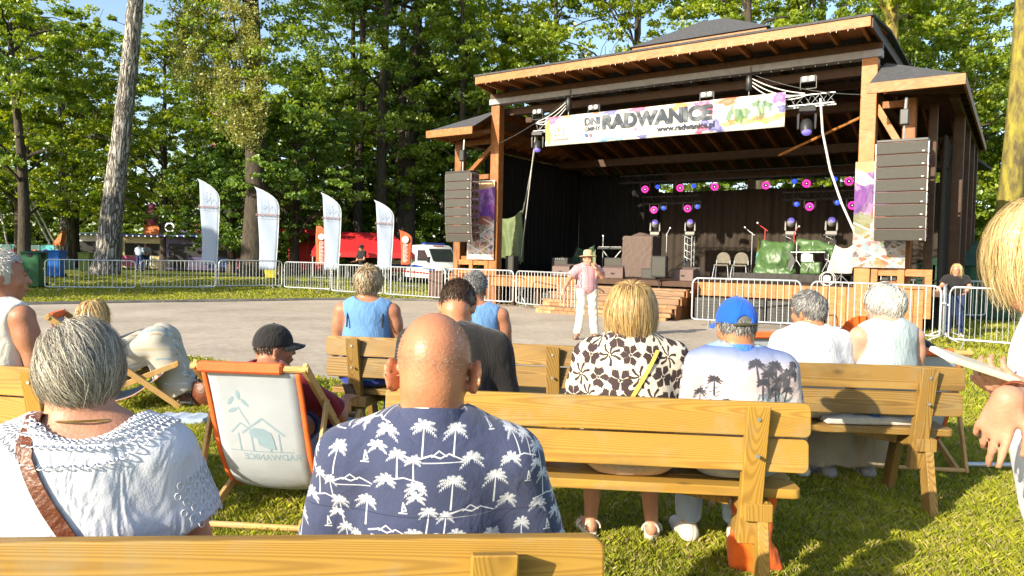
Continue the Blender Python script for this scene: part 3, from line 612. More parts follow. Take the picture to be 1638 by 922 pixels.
# steps
NST = 5
for k in range(NST):
    z1 = .95 - k * .19 - .0; y1 = -.02 - k * .36; y0 = y1 - .36
    if k == 0: continue
    for j in range(2): sp(MB().box(2.6, 6.5, y0 + .36 + .01 + j * .18 - .36, y0 + .175 + j * .18, z1 - .05, z1), 'step_board', 'step', .006)
    sp(MB().box(2.65, 6.45, y0 + .03, y0 + .07, z1 - .19, z1 - .052), 'riser', 'step' if k < 3 else 'brick')
bme = MB().box(0, .245, -.02, .02, 0, .085).mesh('brick', .004); bme.materials.append(M['brick'])
for rz_, yy in ((.005, -1.83), (.098, -1.83), (.195, -1.47), (.288, -1.47)):
    for k in range(15):
        o = bpy.data.objects.new('brick', bme); link(o, stage); o.location = (2.67 + k * .252 + (.12 if rz_ in (.098, .288) else 0), yy + .32 - .0 - .0, rz_)
        o.location.y = yy + .0
mb = MB()
for k in range(NST): mb.box(6.51, 6.545, -.02 - (k + 1) * .36 + .0, .0, 0, .93 - k * .19) if k < NST - 1 else None
sp(mb, 'stair_side', 'timber')
# columns
def col(x0, x1, y0, y1, z0, z1, mat='timber', nm='column', bev=.01): return sp(MB().box(x0, x1, y0, y1, z0, z1), nm, mat, bev)
col(-.36, -.04, 0.05, .33, .0, 6.24); col(10.30, 10.64, 0.0, .30, .0, 6.24, 'fasciawood')
for (a, b) in ((-2.0, -1.72), (11.15, 11.42)):
    col(a, b, .3, .58, 0, 5.3, 'timber' if a < 0 else 'timber')
for yy in (2.6, 4.9, 7.2, 9.0):
    for (a, b) in ((-2.02, -1.78), (12.0, 12.24)): col(a, b, yy, yy + .24, 0, 5.25, 'timber' if a < 0 else 'timberdark')  # right posts take the copy with shade put into its colour
    if yy > 4: [col(xx, xx + .24, 8.6, 8.84, 0, 4.9, 'timberdark') for xx in ((2.2, 5.1, 8.0) if yy < 5 else ())]
col(11.62, 11.8, .9, 1.1, 0, 5.25, 'timberdark')
# frame rails in the wings
for (a, b) in ((-1.72, -.36), (10.64, 11.15)):
    for z in (.97, 1.36, 4.0, 5.12): sp(MB().box(a, b, .36, .48, z, z + .16), 'rail', 'timber', .006)
sp(MB().bar((-.4, .25, 5.0), (-1.65, .4, 4.05), .14), 'brace', 'timber', .006)
sp(MB().bar((10.62, .2, 5.15), (11.2, .2, 4.1), .15), 'brace', 'fasciawood', .006)
sp(MB().bar((11.6, 1.0, 4.9), (11.9, 2.5, 3.9), .1), 'brace', 'timberdark')
for yy in (2.8, 5.1, 7.4): sp(MB().bar((12.1, yy, 3.9), (12.1, yy + 1.4, 5.0), .1), 'brace', 'timberdark'); sp(MB().bar((-1.9, yy, 3.9), (-1.9, yy + 1.4, 5.0), .1), 'brace', 'timber')
# wood block bases under the posters
for (a, b) in ((-1.72, -.36), (10.66, 11.9)):
    sp(MB().box(a, b, .06, .12, .96, 1.06), 'base_rail', 'fasciawood', .005); sp(MB().box(a, b, .06, .12, 1.24, 1.40), 'base_rail', 'fasciawood', .005)
    for t in (0, .5, 1): xx = a + (b - a - .14) * t; sp(MB().box(xx, xx + .14, .02, .10, .30, 1.385), 'base_post', 'fasciawood', .005)
# beams
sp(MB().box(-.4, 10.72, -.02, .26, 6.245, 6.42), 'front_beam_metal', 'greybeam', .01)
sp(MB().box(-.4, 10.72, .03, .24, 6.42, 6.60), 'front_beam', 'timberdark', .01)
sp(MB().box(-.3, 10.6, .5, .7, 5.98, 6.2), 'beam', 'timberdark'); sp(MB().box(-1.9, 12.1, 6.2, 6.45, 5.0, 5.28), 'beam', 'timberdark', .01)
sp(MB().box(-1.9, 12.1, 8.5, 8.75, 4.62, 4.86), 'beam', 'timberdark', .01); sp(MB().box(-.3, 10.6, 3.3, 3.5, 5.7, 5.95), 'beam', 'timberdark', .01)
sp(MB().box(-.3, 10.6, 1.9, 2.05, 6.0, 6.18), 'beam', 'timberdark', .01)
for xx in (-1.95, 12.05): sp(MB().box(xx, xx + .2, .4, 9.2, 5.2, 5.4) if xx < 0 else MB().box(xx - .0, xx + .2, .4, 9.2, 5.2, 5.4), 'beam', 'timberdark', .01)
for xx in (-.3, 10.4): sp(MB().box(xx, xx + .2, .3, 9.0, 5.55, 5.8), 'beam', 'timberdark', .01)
# main roof: soffit boards, rafters, fascia, shingled hip
for k in range(6):
    y0 = -1.16 + k * .235; f0 = (y0 + 1.2) / 1.2
    sp(MB().prism([(0 - .33 * f0 + .02, y0), (10.64 + .13 * f0 - .02, y0), (10.64 + .13 * f0, y0 + .228), (-.33 * f0, y0 + .228)], 6.79, 6.815, 'xy'), 'soffit_board', 'soffit')
for k in range(16):
    xx = .1 + k * .69; sp(MB().bar((xx, -1.14, 6.72), (xx - .02, .3, 6.70), .075, .14), 'rafter', 'timber', .004)
sp(MB().box(-.03, 10.66, -1.24, -1.18, 6.60, 6.86), 'fascia', 'fasciawood', .008)
sp(MB().bar((-.03, -1.18, 6.72), (-.38, .3, 6.72), .05, .26), 'side_fascia', 'timber'); sp(MB().bar((10.67, -1.18, 6.72), (10.80, 9.5, 6.72), .05, .28), 'side_fascia', 'timberdark')
mb = MB(); e = [(-.06, -1.27), (10.70, -1.27), (10.86, .2), (10.86, 9.8), (-.42, 9.8), (-.42, .2)]; zt = 6.87
top = [(3.3, 3.8), (7.0, 3.8), (7.0, 5.4), (3.3, 5.4)]
vs = [(p[0], p[1], zt) for p in e] + [(p[0], p[1], 8.22) for p in top] + [(p[0], p[1], zt - .05) for p in e]
mb.add(vs, [(0, 1, 7, 6), (1, 2, 7), (2, 3, 8, 7), (3, 4, 9, 8), (4, 5, 6, 9), (5, 0, 6), (6, 7, 8, 9)] + [(10 + i, 10 + (i + 1) % 6, (i + 1) % 6, i) for i in range(6)] + [(15, 14, 13, 12, 11, 10)])
sp(mb, 'roof', 'shingle')
# lantern roof
sp(MB().box(3.4, 6.9, 3.2, 6.2, 7.6, 8.1), 'lantern_wall', 'timberdark')
for (a, b, c, d) in ((3.05, 6.85 + .4, 2.92, 2.98), (3.05, 7.25, 6.4, 6.46)): sp(MB().box(a, b, c, d, 8.08, 8.24), 'lantern_fascia', 'fasciawood', .005)
for a in (3.05, 7.19): sp(MB().box(a, a + .06, 2.98, 6.4, 8.08, 8.235), 'lantern_fascia', 'fasciawood', .005)
sp(MB().add([(2.95, 2.85, 8.245), (7.35, 2.85, 8.245), (7.35, 6.55, 8.245), (2.95, 6.55, 8.245), (4.6, 4.7, 9.3), (5.4, 4.7, 9.3)], [(0, 1, 5, 4), (1, 2, 5), (2, 3, 4, 5), (3, 0, 4), (3, 2, 1, 0)]), 'lantern_roof', 'shingle')
# wing roofs
def wing(sx):
    X_ = (lambda v: v) if sx > 0 else (lambda v: 10.35 - v)
    f = lambda x, y, z: (X_(x), y, z)
    A = [f(10.62, -1.0, 5.42), f(12.42, -1.0, 5.42), f(12.42, 9.6, 5.42), f(10.72, 9.6, 6.22), f(10.72, .55, 6.22)]
    mb = MB(); lo = [(p[0], p[1], p[2] - .03) for p in A]
    mb.add(A + lo, [(0, 1, 4), (1, 2, 3, 4), (7, 8, 9, 6), (5, 6, 9)] + [(0, 5, 6, 1), (1, 6, 7, 2)]); sp(mb, 'wing_roof', 'shingle')
    a, b = sorted((X_(10.60), X_(12.44))); sp(MB().box(a, b, -1.05, -1.0, 5.20, 5.425), 'wing_fascia', 'fasciawood', .006)
    a, b = sorted((X_(12.44), X_(12.39))); sp(MB().box(a, b, -1.0, 9.6, 5.22, 5.42), 'wing_fascia', 'timber', .006)
    for k in range(15):
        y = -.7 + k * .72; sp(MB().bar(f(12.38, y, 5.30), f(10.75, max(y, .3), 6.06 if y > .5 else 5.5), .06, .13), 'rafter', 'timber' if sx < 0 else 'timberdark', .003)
    mb = MB()
    for k in range(9):
        t0 = k / 9; t1 = (k + .94) / 9; P = lambda t: (12.36 + (10.78 - 12.36) * t, 5.385 + .78 * t)
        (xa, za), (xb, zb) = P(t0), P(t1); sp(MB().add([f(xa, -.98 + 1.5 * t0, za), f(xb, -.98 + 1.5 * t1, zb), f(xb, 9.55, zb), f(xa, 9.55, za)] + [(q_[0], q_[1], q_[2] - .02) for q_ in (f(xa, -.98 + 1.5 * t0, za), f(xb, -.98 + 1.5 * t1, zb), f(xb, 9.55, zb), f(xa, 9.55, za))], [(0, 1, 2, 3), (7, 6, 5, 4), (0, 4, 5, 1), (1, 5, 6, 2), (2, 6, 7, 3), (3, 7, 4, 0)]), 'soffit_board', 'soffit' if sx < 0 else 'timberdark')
wing(1); wing(-1)
# back slope of the ceiling with its rafters
for k in range(9):
    t0, t1 = k / 9, (k + .95) / 9; ya, za, yb, zb = 4.2 + 5.3 * t0, 6.25 - 1.35 * t0, 4.2 + 5.3 * t1, 6.25 - 1.35 * t1
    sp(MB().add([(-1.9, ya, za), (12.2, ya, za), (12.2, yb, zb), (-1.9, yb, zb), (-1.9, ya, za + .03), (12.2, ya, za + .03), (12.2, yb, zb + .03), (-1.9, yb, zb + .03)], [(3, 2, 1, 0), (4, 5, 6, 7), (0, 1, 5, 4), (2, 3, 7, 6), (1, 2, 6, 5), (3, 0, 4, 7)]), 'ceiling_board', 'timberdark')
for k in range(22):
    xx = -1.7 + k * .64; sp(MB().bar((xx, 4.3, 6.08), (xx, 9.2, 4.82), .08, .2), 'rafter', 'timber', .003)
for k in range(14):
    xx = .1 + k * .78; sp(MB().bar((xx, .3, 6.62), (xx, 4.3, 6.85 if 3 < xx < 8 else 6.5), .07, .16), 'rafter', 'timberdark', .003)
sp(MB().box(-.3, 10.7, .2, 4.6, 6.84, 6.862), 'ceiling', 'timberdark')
sp(MB().add([(-1.9, 9.3, 4.95), (12.2, 9.3, 4.95), (12.6, 10.3, 4.7), (-2.3, 10.3, 4.7), (-1.9, 9.3, 5.02), (12.2, 9.3, 5.02), (12.6, 10.3, 4.77), (-2.3, 10.3, 4.77), ], [(3, 2, 1, 0), (4, 5, 6, 7), (0, 1, 5, 4), (2, 3, 7, 6), (1, 2, 6, 5), (3, 0, 4, 7)]), 'back_roof', 'shingle')
M['curtain_shaded'] = mk('curtain_shaded', (.010, .009, .009), (.006, .006, .006), 6, .95, .3, 3, stretch=(6, 6, .3))  # same black cloth as curtain; the left part's shade is put into its colour
# curtains: each hanging length is its own cloth
def curtain(name, p0, p1, z0, z1, mat, lab=None, amp=.05, per=.28, parent=None, top=None, n=160, rows=14, seed=0, cat=None, group=None):
    rng = np.random.default_rng(seed); p0 = np.array(p0, float); p1 = np.array(p1, float); Ld = np.linalg.norm(p1 - p0); d = (p1 - p0) / Ld; nn = np.array([-d[1], d[0]])
    s = np.linspace(0, Ld, n); ph = rng.uniform(0, 6.28, 4); V = []
    for r in range(rows):
        t = r / (rows - 1); zz = z1 if top is None else top(s / Ld)
        w = amp * (np.sin(s / per * 2 * PI + 1.3 * np.sin(s * 1.7 + ph[0]) + .5 * t) + .5 * np.sin(s / per * 3.9 + ph[1]) + .6 * np.sin(s * 1.1 + ph[2] + t * 2)) * (.55 + .45 * (1 - t))
        V.append(np.stack([p0[0] + d[0] * s + nn[0] * w, p0[1] + d[1] * s + nn[1] * w, z0 + (zz - z0) * (1 - t) + np.zeros(n)], 1))
    V = np.concatenate(V); q_ = (np.arange(rows - 1)[:, None] * n + np.arange(n - 1)[None]).ravel()
    o = npmesh(name, V, np.stack([q_, q_ + 1, q_ + n + 1, q_ + n], 1), M[mat], parent)
    md = o.modifiers.new('thick', 'SOLIDIFY'); md.thickness = .008
    if lab: tag(o, lab, cat or 'curtain', group)
    return o
def stg(o, x=0, y=0, z=0, rz=0):
    """put a top level object built in stage coordinates at its place"""
    o.location = SW(x, y, z); o.rotation_euler = (0, 0, SRZ + rz); return o
stg(curtain('back_curtain', (1.6, 8.2), (11.9, 8.2), .96, 4.15, 'curtain', 'long black back curtain of the stage with open strip above', seed=1, n=420))
stg(curtain('back_curtain', (-1.6, 7.9), (1.9, 8.0), .96, 4.9, 'curtain_shaded', 'taller black curtain at the back left corner of the stage', seed=2, n=160))
stg(curtain('side_curtain', (-1.55, 1.4), (-1.55, 7.9), .96, 5.1, 'curtain_shaded', 'black side curtain on the left wing of the stage', seed=3, n=220))
stg(curtain('side_curtain', (11.9, 1.5), (11.9, 8.2), .96, 4.6, 'curtain', 'black side curtain on the right wing of the stage', seed=4, n=220))
# ---------------------------------------------------------------- pictures for the prints
def canvas(w, h, c): a = np.zeros((h, w, 3), np.float32); a[:] = c; return a
def blob(a, cx, cy, rx, ry, c, rot=0., al=1., wob=0., ph=0.):
    h, w = a.shape[:2]; R_ = max(rx, ry) * 1.4; x0, x1, y0, y1 = [int(v) for v in (max(0, cx - R_), min(w, cx + R_ + 1), max(0, cy - R_), min(h, cy + R_ + 1))]
    if x1 <= x0 or y1 <= y0: return
    yy, xx = np.mgrid[y0:y1, x0:x1]; dx = xx - cx; dy = yy - cy; u = (dx * math.cos(rot) + dy * math.sin(rot)) / rx; v = (-dx * math.sin(rot) + dy * math.cos(rot)) / ry
    d = np.hypot(u, v); th = np.arctan2(v, u); m = np.clip((1 + wob * np.sin(3 * th + ph) + wob * .6 * np.sin(5 * th + ph * 2) - d) * min(rx, ry), 0, 1)[..., None] * al
    a[y0:y1, x0:x1] = a[y0:y1, x0:x1] * (1 - m) + np.array(c) * m
def stroke(a, pts, w0, w1, c, al=1.):
    H_, W_ = a.shape[:2]; n = len(pts) - 1
    for i in range(n):
        (xa, ya), (xb, yb) = pts[i], pts[i + 1]; ra = w0 + (w1 - w0) * i / n; rb = w0 + (w1 - w0) * (i + 1) / n; R_ = max(ra, rb) + 1.5
        x0, x1, y0, y1 = int(max(0, min(xa, xb) - R_)), int(min(W_, max(xa, xb) + R_ + 1)), int(max(0, min(ya, yb) - R_)), int(min(H_, max(ya, yb) + R_ + 1))
        if x1 <= x0 or y1 <= y0: continue
        yy, xx = np.mgrid[y0:y1, x0:x1]; dx, dy = xb - xa, yb - ya; t = np.clip(((xx - xa) * dx + (yy - ya) * dy) / (dx * dx + dy * dy + 1e-6), 0, 1)
        d = np.hypot(xx - xa - t * dx, yy - ya - t * dy); m = np.clip(ra + (rb - ra) * t - d + .5, 0, 1)[..., None] * al
        a[y0:y1, x0:x1] = a[y0:y1, x0:x1] * (1 - m) + np.array(c) * m
def house_logo(a, cx, cy, s, c, w=2., al=1.):
    """outline of two gabled houses with a sprig above"""
    for (ox, k) in ((-.28, .8), (.25, 1.)):
        stroke(a, [(cx + (ox - .42 * k) * s, cy), (cx + ox * s, cy + .42 * k * s), (cx + (ox + .42 * k) * s, cy)], w, w, c, al)
        for e in (-.3, .3): stroke(a, [(cx + (ox + e * k) * s, cy + .05 * s), (cx + (ox + e * k) * s, cy - .5 * s)], w, w, c, al)
    stroke(a, [(cx - .75 * s, cy - .52 * s), (cx + .85 * s, cy - .5 * s)], w, w, c, al)
    stroke(a, [(cx - .05 * s, cy + .3 * s), (cx - .2 * s, cy + .75 * s)], w * .7, w * .7, c, al)
    for (dx, dy, r) in ((-.38, .7, -.6), (-.2, .95, 1.7), (-.02, .72, .8), (-.35, .48, -.4)): blob(a, cx + dx * s, cy + dy * s, .14 * s, .055 * s, c, r, al)
# banner
BW, BH = 1360, 168; a = canvas(BW, BH, (.66, .64, .58)); rr = random.Random(3)
P_ = dict(pink=hx(225, 90, 130), org=hx(240, 150, 70), blu=hx(120, 170, 215), ind=hx(95, 95, 160), teal=hx(140, 195, 200), red=hx(225, 95, 60), pur=hx(150, 90, 170))
for (x_, y_, rx_, ry_, c_, ro) in [(45, 150, 50, 26, 'pink', .3), (10, 70, 34, 62, 'org', 0), (150, 165, 26, 14, 'org', 0), (215, 140, 46, 20, 'blu', -.3), (190, 95, 24, 30, 'teal', 0), (180, 30, 30, 22, 'teal', .5), (420, 158, 52, 14, 'ind', 0), (405, 15, 60, 16, 'blu', .2), (470, 12, 50, 14, 'teal', -.2), (590, 160, 60, 16, 'pink', .1), (575, 52, 15, 10, 'pink', 0), (615, 10, 34, 12, 'ind', 0), (820, 150, 60, 18, 'org', .2), (970, 128, 42, 34, 'pink', -.5), (925, 152, 30, 16, 'pink', .3), (960, 60, 30, 22, 'ind', 1.), (945, 20, 40, 20, 'pink', .3), (1020, 30, 52, 34, 'ind', -.6), (1080, 152, 56, 24, 'red', .1), (1330, 145, 40, 34, 'pur', .4), (1345, 90, 26, 22, 'ind', 0), (330, 165, 20, 8, 'red', 0)]:
    for t in (1., .72, .45): blob(a, x_, y_, rx_ * t, ry_ * t, np.array(P_[c_]) * (1 if t != .72 else .8) + (0 if t != .45 else .1), ro, .75, .22, x_)
house_logo(a, 95, 82, 50, hx(170, 90, 55), 2.6)
for i in range(9):   # field rows
    blob(a, 1080 + i * 32, 38 + (i % 3) * 8, 34, 16, [hx(240, 170, 90), hx(225, 110, 80), hx(170, 175, 70), hx(240, 210, 120)][i % 4], .2, .9, .2, i)
for (x_, y_, rx_, ry_, ro) in [(1090, 85, 14, 42, -.35), (1125, 80, 20, 36, .1), (1165, 85, 26, 30, .8), (1150, 65, 14, 36, 0), (1235, 90, 12, 55, .1), (1255, 95, 12, 50, -.1), (1220, 125, 26, 14, .4), (1275, 118, 26, 14, -.5), (1290, 95, 8, 24, 0)]: blob(a, x_, y_, rx_, ry_, hx(70, 105, 75), ro, .85, .15, x_)
for (x_, y_) in ((1110, 95), (1160, 90), (1245, 100), (1230, 80)): blob(a, x_, y_, 5, 26, hx(160, 180, 130), .2, .8)
M['banner'] = img_mat('banner_print', a, (0, 2), (0, 0), (6.8, .83), .7)
ban = thing('banner', 'long white event banner with blobs of colour hung under the stage roof beam', 'banner', SW(1.89, -.3, 4.77), SRZ)
V = []; nX = 60
for r in range(7):
    for c_ in range(nX): V.append((6.8 * c_ / (nX - 1), .012 * math.sin(c_ * .5 + r), .83 * r / 6))
q_ = (np.arange(6)[:, None] * nX + np.arange(nX - 1)[None]).ravel()
o = npmesh('sheet', V, np.stack([q_, q_ + 1, q_ + nX + 1, q_ + nX], 1), M['banner'], ban); o.modifiers.new('t', 'SOLIDIFY').thickness = .006
def text(name, s, x, z, size, mat, parent, y=-.03, bold=0., sx=1., rot=None, ext=.002, align='LEFT'):
    cu = bpy.data.curves.new(name, 'FONT'); cu.body = s; cu.size = size; cu.extrude = ext; cu.offset = bold; cu.align_x = align; cu.resolution_u = 3
    o = bpy.data.objects.new(name, cu); COL.objects.link(o); bpy.context.view_layer.update()
    me = bpy.data.meshes.new_from_object(o.evaluated_get(bpy.context.evaluated_depsgraph_get())); COL.objects.unlink(o); bpy.data.objects.remove(o)
    me.name = name; me.materials.clear(); me.materials.append(mat); o = bpy.data.objects.new(name, me); link(o, parent)
    o.location = (x, y, z); o.rotation_euler = rot or (PI / 2, 0, 0); o.scale = (sx, 1, 1); return o
M['ink'] = mk('ink', (.035, .045, .065), (.14, .15, .17), 3, .8, 0, lo=.45, hi=.6); M['ink2'] = mk('ink2', (.03, .03, .05), (.03, .03, .05), 3, .8, 0)
M['inkbrown'] = mk('inkbrown', (.35, .13, .05), None, 3, .8, 0); M['inkblue'] = mk('inkblue', (.05, .12, .4), None, 3, .8, 0); M['inkred'] = mk('inkred', (.7, .15, .15), None, 3, .8, 0)
text('lettering', 'DNI', 1.30, .50, .28, M['ink'], ban, bold=.015); text('lettering', 'GMINY', 1.30, .33, .16, M['ink'], ban, bold=.003)
text('lettering', 'RADWANICE', 1.86, .36, .50, M['ink'], ban, bold=.030, sx=1.05); text('lettering', 'www.radwanice.pl', 3.52, .14, .21, M['ink2'], ban, bold=.007)
text('lettering', 'RADWANICE', .28, .13, .085, M['inkbrown'], ban, bold=.002)
MB().box(1.33, 1.41, -.03, -.025, .17, .26).obj('social_mark', M['inkblue'], ban); MB().box(1.46, 1.54, -.03, -.025, .17, .26).obj('social_mark', M['inkred'], ban)
# posters
def poster_img(w, h, seed):
    rr = random.Random(seed); a = canvas(w, h, hx(225, 215, 225))
    t = np.linspace(0, 1, h)[:, None, None]
    a[:] = np.where(t > .52, np.array(hx(150, 85, 180)), np.array(hx(215, 205, 205)))
    for i in range(60):
        y = rr.uniform(.5, 1) * h; blob(a, rr.uniform(0, w), y, rr.uniform(6, 26), rr.uniform(20, 60), [hx(170, 90, 200), hx(205, 120, 210), hx(120, 80, 170), hx(230, 190, 235), hx(90, 70, 130)][i % 5], rr.uniform(-.5, .5), .5, .2, i)
    blob(a, w * .5, h * .97, w * .9, h * .07, hx(250, 200, 140), .1, .9, .1); blob(a, w * .1, h * .85, w * .3, h * .06, hx(250, 240, 240), -.6, .7, .1)
    for i in range(170):
        y = rr.uniform(0, .52) * h; blob(a, rr.uniform(0, w), y, rr.uniform(3, 16), rr.uniform(3, 14), [hx(200, 110, 90), hx(235, 180, 150), hx(120, 140, 90), hx(90, 90, 110), hx(240, 235, 230), hx(160, 190, 210), hx(190, 150, 60)][i % 7], rr.uniform(-1, 1), .7, .2, i)
    blob(a, w * .6, h * .5, w * .28, h * .06, hx(190, 110, 90), 0, .9); blob(a, w * .15, h * .42, w * .2, h * .1, hx(150, 160, 90), 0, .7, .2)
    for (p, q_) in (((0, .42), (1, .2)), ((0, .2), (1, .44)), ((0, .2), (1, 0)), ((0, .0), (1, .22)), ((1, .44), (.6, .52))): stroke(a, [(p[0] * w, p[1] * h), (q_[0] * w, q_[1] * h)], 3, 3, (.85, .85, .85))
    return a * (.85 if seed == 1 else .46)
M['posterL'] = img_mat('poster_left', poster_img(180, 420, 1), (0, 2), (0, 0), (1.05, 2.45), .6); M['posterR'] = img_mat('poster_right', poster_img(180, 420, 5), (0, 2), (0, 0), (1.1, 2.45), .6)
def poster(x0, x1, z0, z1, y, mat, lab):
    o = MB(); n_ = 10
    vs = []
    for i in range(n_ + 1):
        t = i / n_; vs.append(((x1 - x0) * t, .01 * math.sin(t * 9)))
    for i in range(n_): o.add([(vs[i][0], vs[i][1], 0), (vs[i + 1][0], vs[i + 1][1], 0), (vs[i + 1][0], vs[i + 1][1], z1 - z0), (vs[i][0], vs[i][1], z1 - z0)], [(0, 1, 2, 3)])
    ob = o.obj('poster', M[mat]); ob.modifiers.new('t', 'SOLIDIFY').thickness = .004; tag(ob, lab, 'poster'); ob.location = SW(x0, y, z0); ob.rotation_euler = (0, 0, SRZ); return ob
poster(-1.15, -.1, 1.42, 3.9, -.04, 'posterL', 'purple printed poster strip on the left stage column frame')
poster(10.26, 11.36, 1.42, 3.86, -.06, 'posterR', 'purple printed poster strip on the right stage column behind the speakers')
# ---------------------------------------------------------------- line arrays
M['grille'] = mk('grille', (.05, .047, .037), (.038, .036, .03), 40, .6, .3, 300); M['cab'] = mk('cab', (.055, .04, .038), (.045, .03, .03), 20, .6, .1)
M['cabside'] = mk('cabside', (.20, .11, .09), (.15, .085, .07), 20, .6, .1)
def line_array(x, y, ztop, lab, w=.98, h=.262, n=8):
    r = thing('line_array', lab, 'loudspeaker', SW(x, y, 0), SRZ, 'hanging line arrays beside the stage')
    MB().box(-w / 2, w / 2, .0, .06, ztop, ztop + .05).box(-w / 2, w / 2, .42, .48, ztop, ztop + .05).box(-w / 2, -w / 2 + .04, .06, .42, ztop, ztop + .05).box(w / 2 - .04, w / 2, .06, .42, ztop, ztop + .05).obj('flying_frame', M['blackmetal'], r, .004)
    MB().tube([(0, .25, ztop + .04), (0, .25, ztop + .45)], .02).tube([(0, .25, ztop + .45), (.02, .27, 5.1)], .03).obj('chain', M['steel'], r)
    MB().box(-.09, .09, .16, .34, ztop + .38, ztop + .72).obj('chain_hoist', M['blackmetal'], r, .02)
    py, pz, ang = 0., ztop - .01, 0.
    for k in range(n):
        b = bpy.data.objects.new('cabinet', MB().prism([(0, 0), (.46, -.035), (.46, -h + .035), (0, -h + .008)], -w / 2, w / 2, 'yz').mesh('cabinet', .006)); b.data.materials.append(M['cabside']); link(b, r)
        b.location = (0, py, pz); b.rotation_euler = (ang, 0, 0)
        MB().box(-w / 2 + .012, w / 2 - .012, -.012, .002, -h + .018, -.010).obj('grille', M['grille'], b, .003)
        MB().box(w / 2 - .10, w / 2 - .055, -.016, -.010, -h + .035, -h + .055).obj('badge', M['whitepl'], b)
        mb = MB()
        for (yy, zz) in ((.14, -.10), (.32, -.10)): mb.box(w / 2 + .001, w / 2 + .008, yy - .035, yy + .035, zz - .055, zz + .03)
        mb.obj('handle_recess', M['black'], b)
        mb = MB().bar((w / 2 + .012, .03, -.02), (w / 2 + .012, .03, -h + .0), .015).bar((-w / 2 - .012, .03, -.02), (-w / 2 - .012, .03, -h), .015); mb.obj('rigging_pin', M['steel'], b)
        py += math.sin(ang) * h; pz -= math.cos(ang) * h + .004; ang += rad([.3, .5, .8, 1, 1.5, 2.5, 3.5, 4][k])
    return r
line_array(-.80, -1.02, 4.06, 'hanging column of eight dark speakers left of the stage')
line_array(11.32, -1.0, 4.13, 'hanging column of eight dark speakers right of the stage', w=.98)
# ================================================================ LIGHTING TRUSS
def emi(name, c, s): return mk(name, tuple(x * .5 for x in c), None, 3, .4, 0, emit=c, es=s)
M['pinkglow'] = emi('pinkglow', (1., .03, .35), 1.1); M['blueglow'] = emi('blueglow', (.03, .08, 1.), .9); M['whiteglow'] = emi('whiteglow', (1, .9, .9), 1.2); M['violetglow'] = emi('violetglow', (.25, .2, .8), .5)
M['lampgrey'] = mk('lampgrey', (.30, .29, .27), (.30, .29, .28), 10, .4, 0)
def truss(x0, x1, y, z, lab, s=.26, seg=.35, mat='galv', rz=0):
    r = thing('truss', lab, 'truss', SW(x0, y, z), SRZ); L_ = x1 - x0; mb = MB()
    for (a, b) in ((0, 0), (s, 0), (s / 2, s)): mb.tube([(0, a, b), (L_, a, b)], .022, 8)
    mb.obj('chord', M[mat], r, sm=60); mb = MB(); n = int(L_ / seg)
    c = [(0, 0), (s, 0), (s / 2, s)]
    for i in range(n):
        for j in range(3):
            a, b = c[j], c[(j + 1) % 3]; mb.tube([(i * L_ / n, a[0], a[1]), ((i + .5) * L_ / n, b[0], b[1]), ((i + 1) * L_ / n, a[0], a[1])], .009, 5)
    mb.obj('diagonal', M[mat], r); return r
truss(1.35, 9.75, -.12, 5.28, 'silver front truss that carries the event banner')
truss(1.2, 9.9, 5.9, 4.32, 'black rear truss high over the stage with a row of lamps', mat='blackmetal')
truss(2.0, 4.2, 6.1, 3.55, 'lower black truss on the left with lamps', mat='blackmetal'); truss(7.0, 9.9, 6.1, 3.55, 'lower black truss on the right with lamps', mat='blackmetal')
mbw = MB()
def lampthing(kind, x, y, z, lab, k):
    pts = SW(x, y, z); to = np.arctan2(-pts[0], pts[1])   # faces the audience
    r = thing('stage_light', lab, 'stage light', pts, SRZ * .55, {'ring': 'pink ring stage lights', 'spot': 'blue stage spots', 'flood': 'pairs of flood lamps on the front truss'}[kind])
    if kind == 'ring':
        MB().cyl((0, .0, 0), (0, .16, 0), .13, .10, 20).obj('housing', M['blackmetal'], r, sm=40)
        MB().box(-.17, -.15, .02, .08, -.04, .2).box(.15, .17, .02, .08, -.04, .2).box(-.17, .17, .02, .08, .2, .22).obj('yoke', M['blackmetal'], r)
        pts = [(math.cos(t) * .098, -.012, math.sin(t) * .098) for t in np.linspace(0, 2 * PI, 25)[:-1]]; MB().tube(pts, .03, 6, True).obj('light_ring', M['pinkglow'], r, sm=60)
        MB().cyl((0, -.01, 0), (0, -.03, 0), .018, n=10).obj('lens', M['whiteglow'], r)
    elif kind == 'spot':
        MB().cyl((0, 0, 0), (0, .2, 0), .085, .07, 16).obj('housing', M['blackmetal'], r, sm=40); MB().box(-.11, -.095, .02, .08, -.04, .18).box(.095, .11, .02, .08, -.04, .18).box(-.11, .11, .02, .08, .18, .195).obj('yoke', M['blackmetal'], r)
        MB().lathe([(.075, 0), (.06, .025), (.03, .04), (.004, .045)], n=16).obj('lens', M['blueglow'], r, sm=60).rotation_euler = (PI / 2, 0, 0)
    return r
for i, (x, z) in enumerate([(2.22, 4.07), (3.55, 4.07), (4.79, 4.06), (6.51, 4.04), (7.78, 4.05), (9.03, 4.07), (2.59, 3.32), (3.85, 3.34), (7.9, 3.31), (9.15, 3.32)]):
    lampthing('ring', x, 6., z, '%s pink glowing ring lamp in the %s row over the stage' % (['leftmost', 'second', 'third', 'fourth', 'fifth', 'rightmost', 'leftmost', 'second', 'third', 'rightmost'][i], 'upper' if i < 6 else 'lower'), i)
for i, (x, z) in enumerate([(2.7, 4.14), (4.05, 4.12), (7.41, 4.14), (8.62, 4.15), (2.95, 3.38), (4.2, 3.40), (7.5, 3.40), (8.72, 3.42)]):
    lampthing('spot', x, 6.0, z, '%s blue glowing spot in the %s row over the stage' % (['leftmost', 'second', 'third', 'rightmost'][i % 4], 'upper' if i < 4 else 'lower'), i)
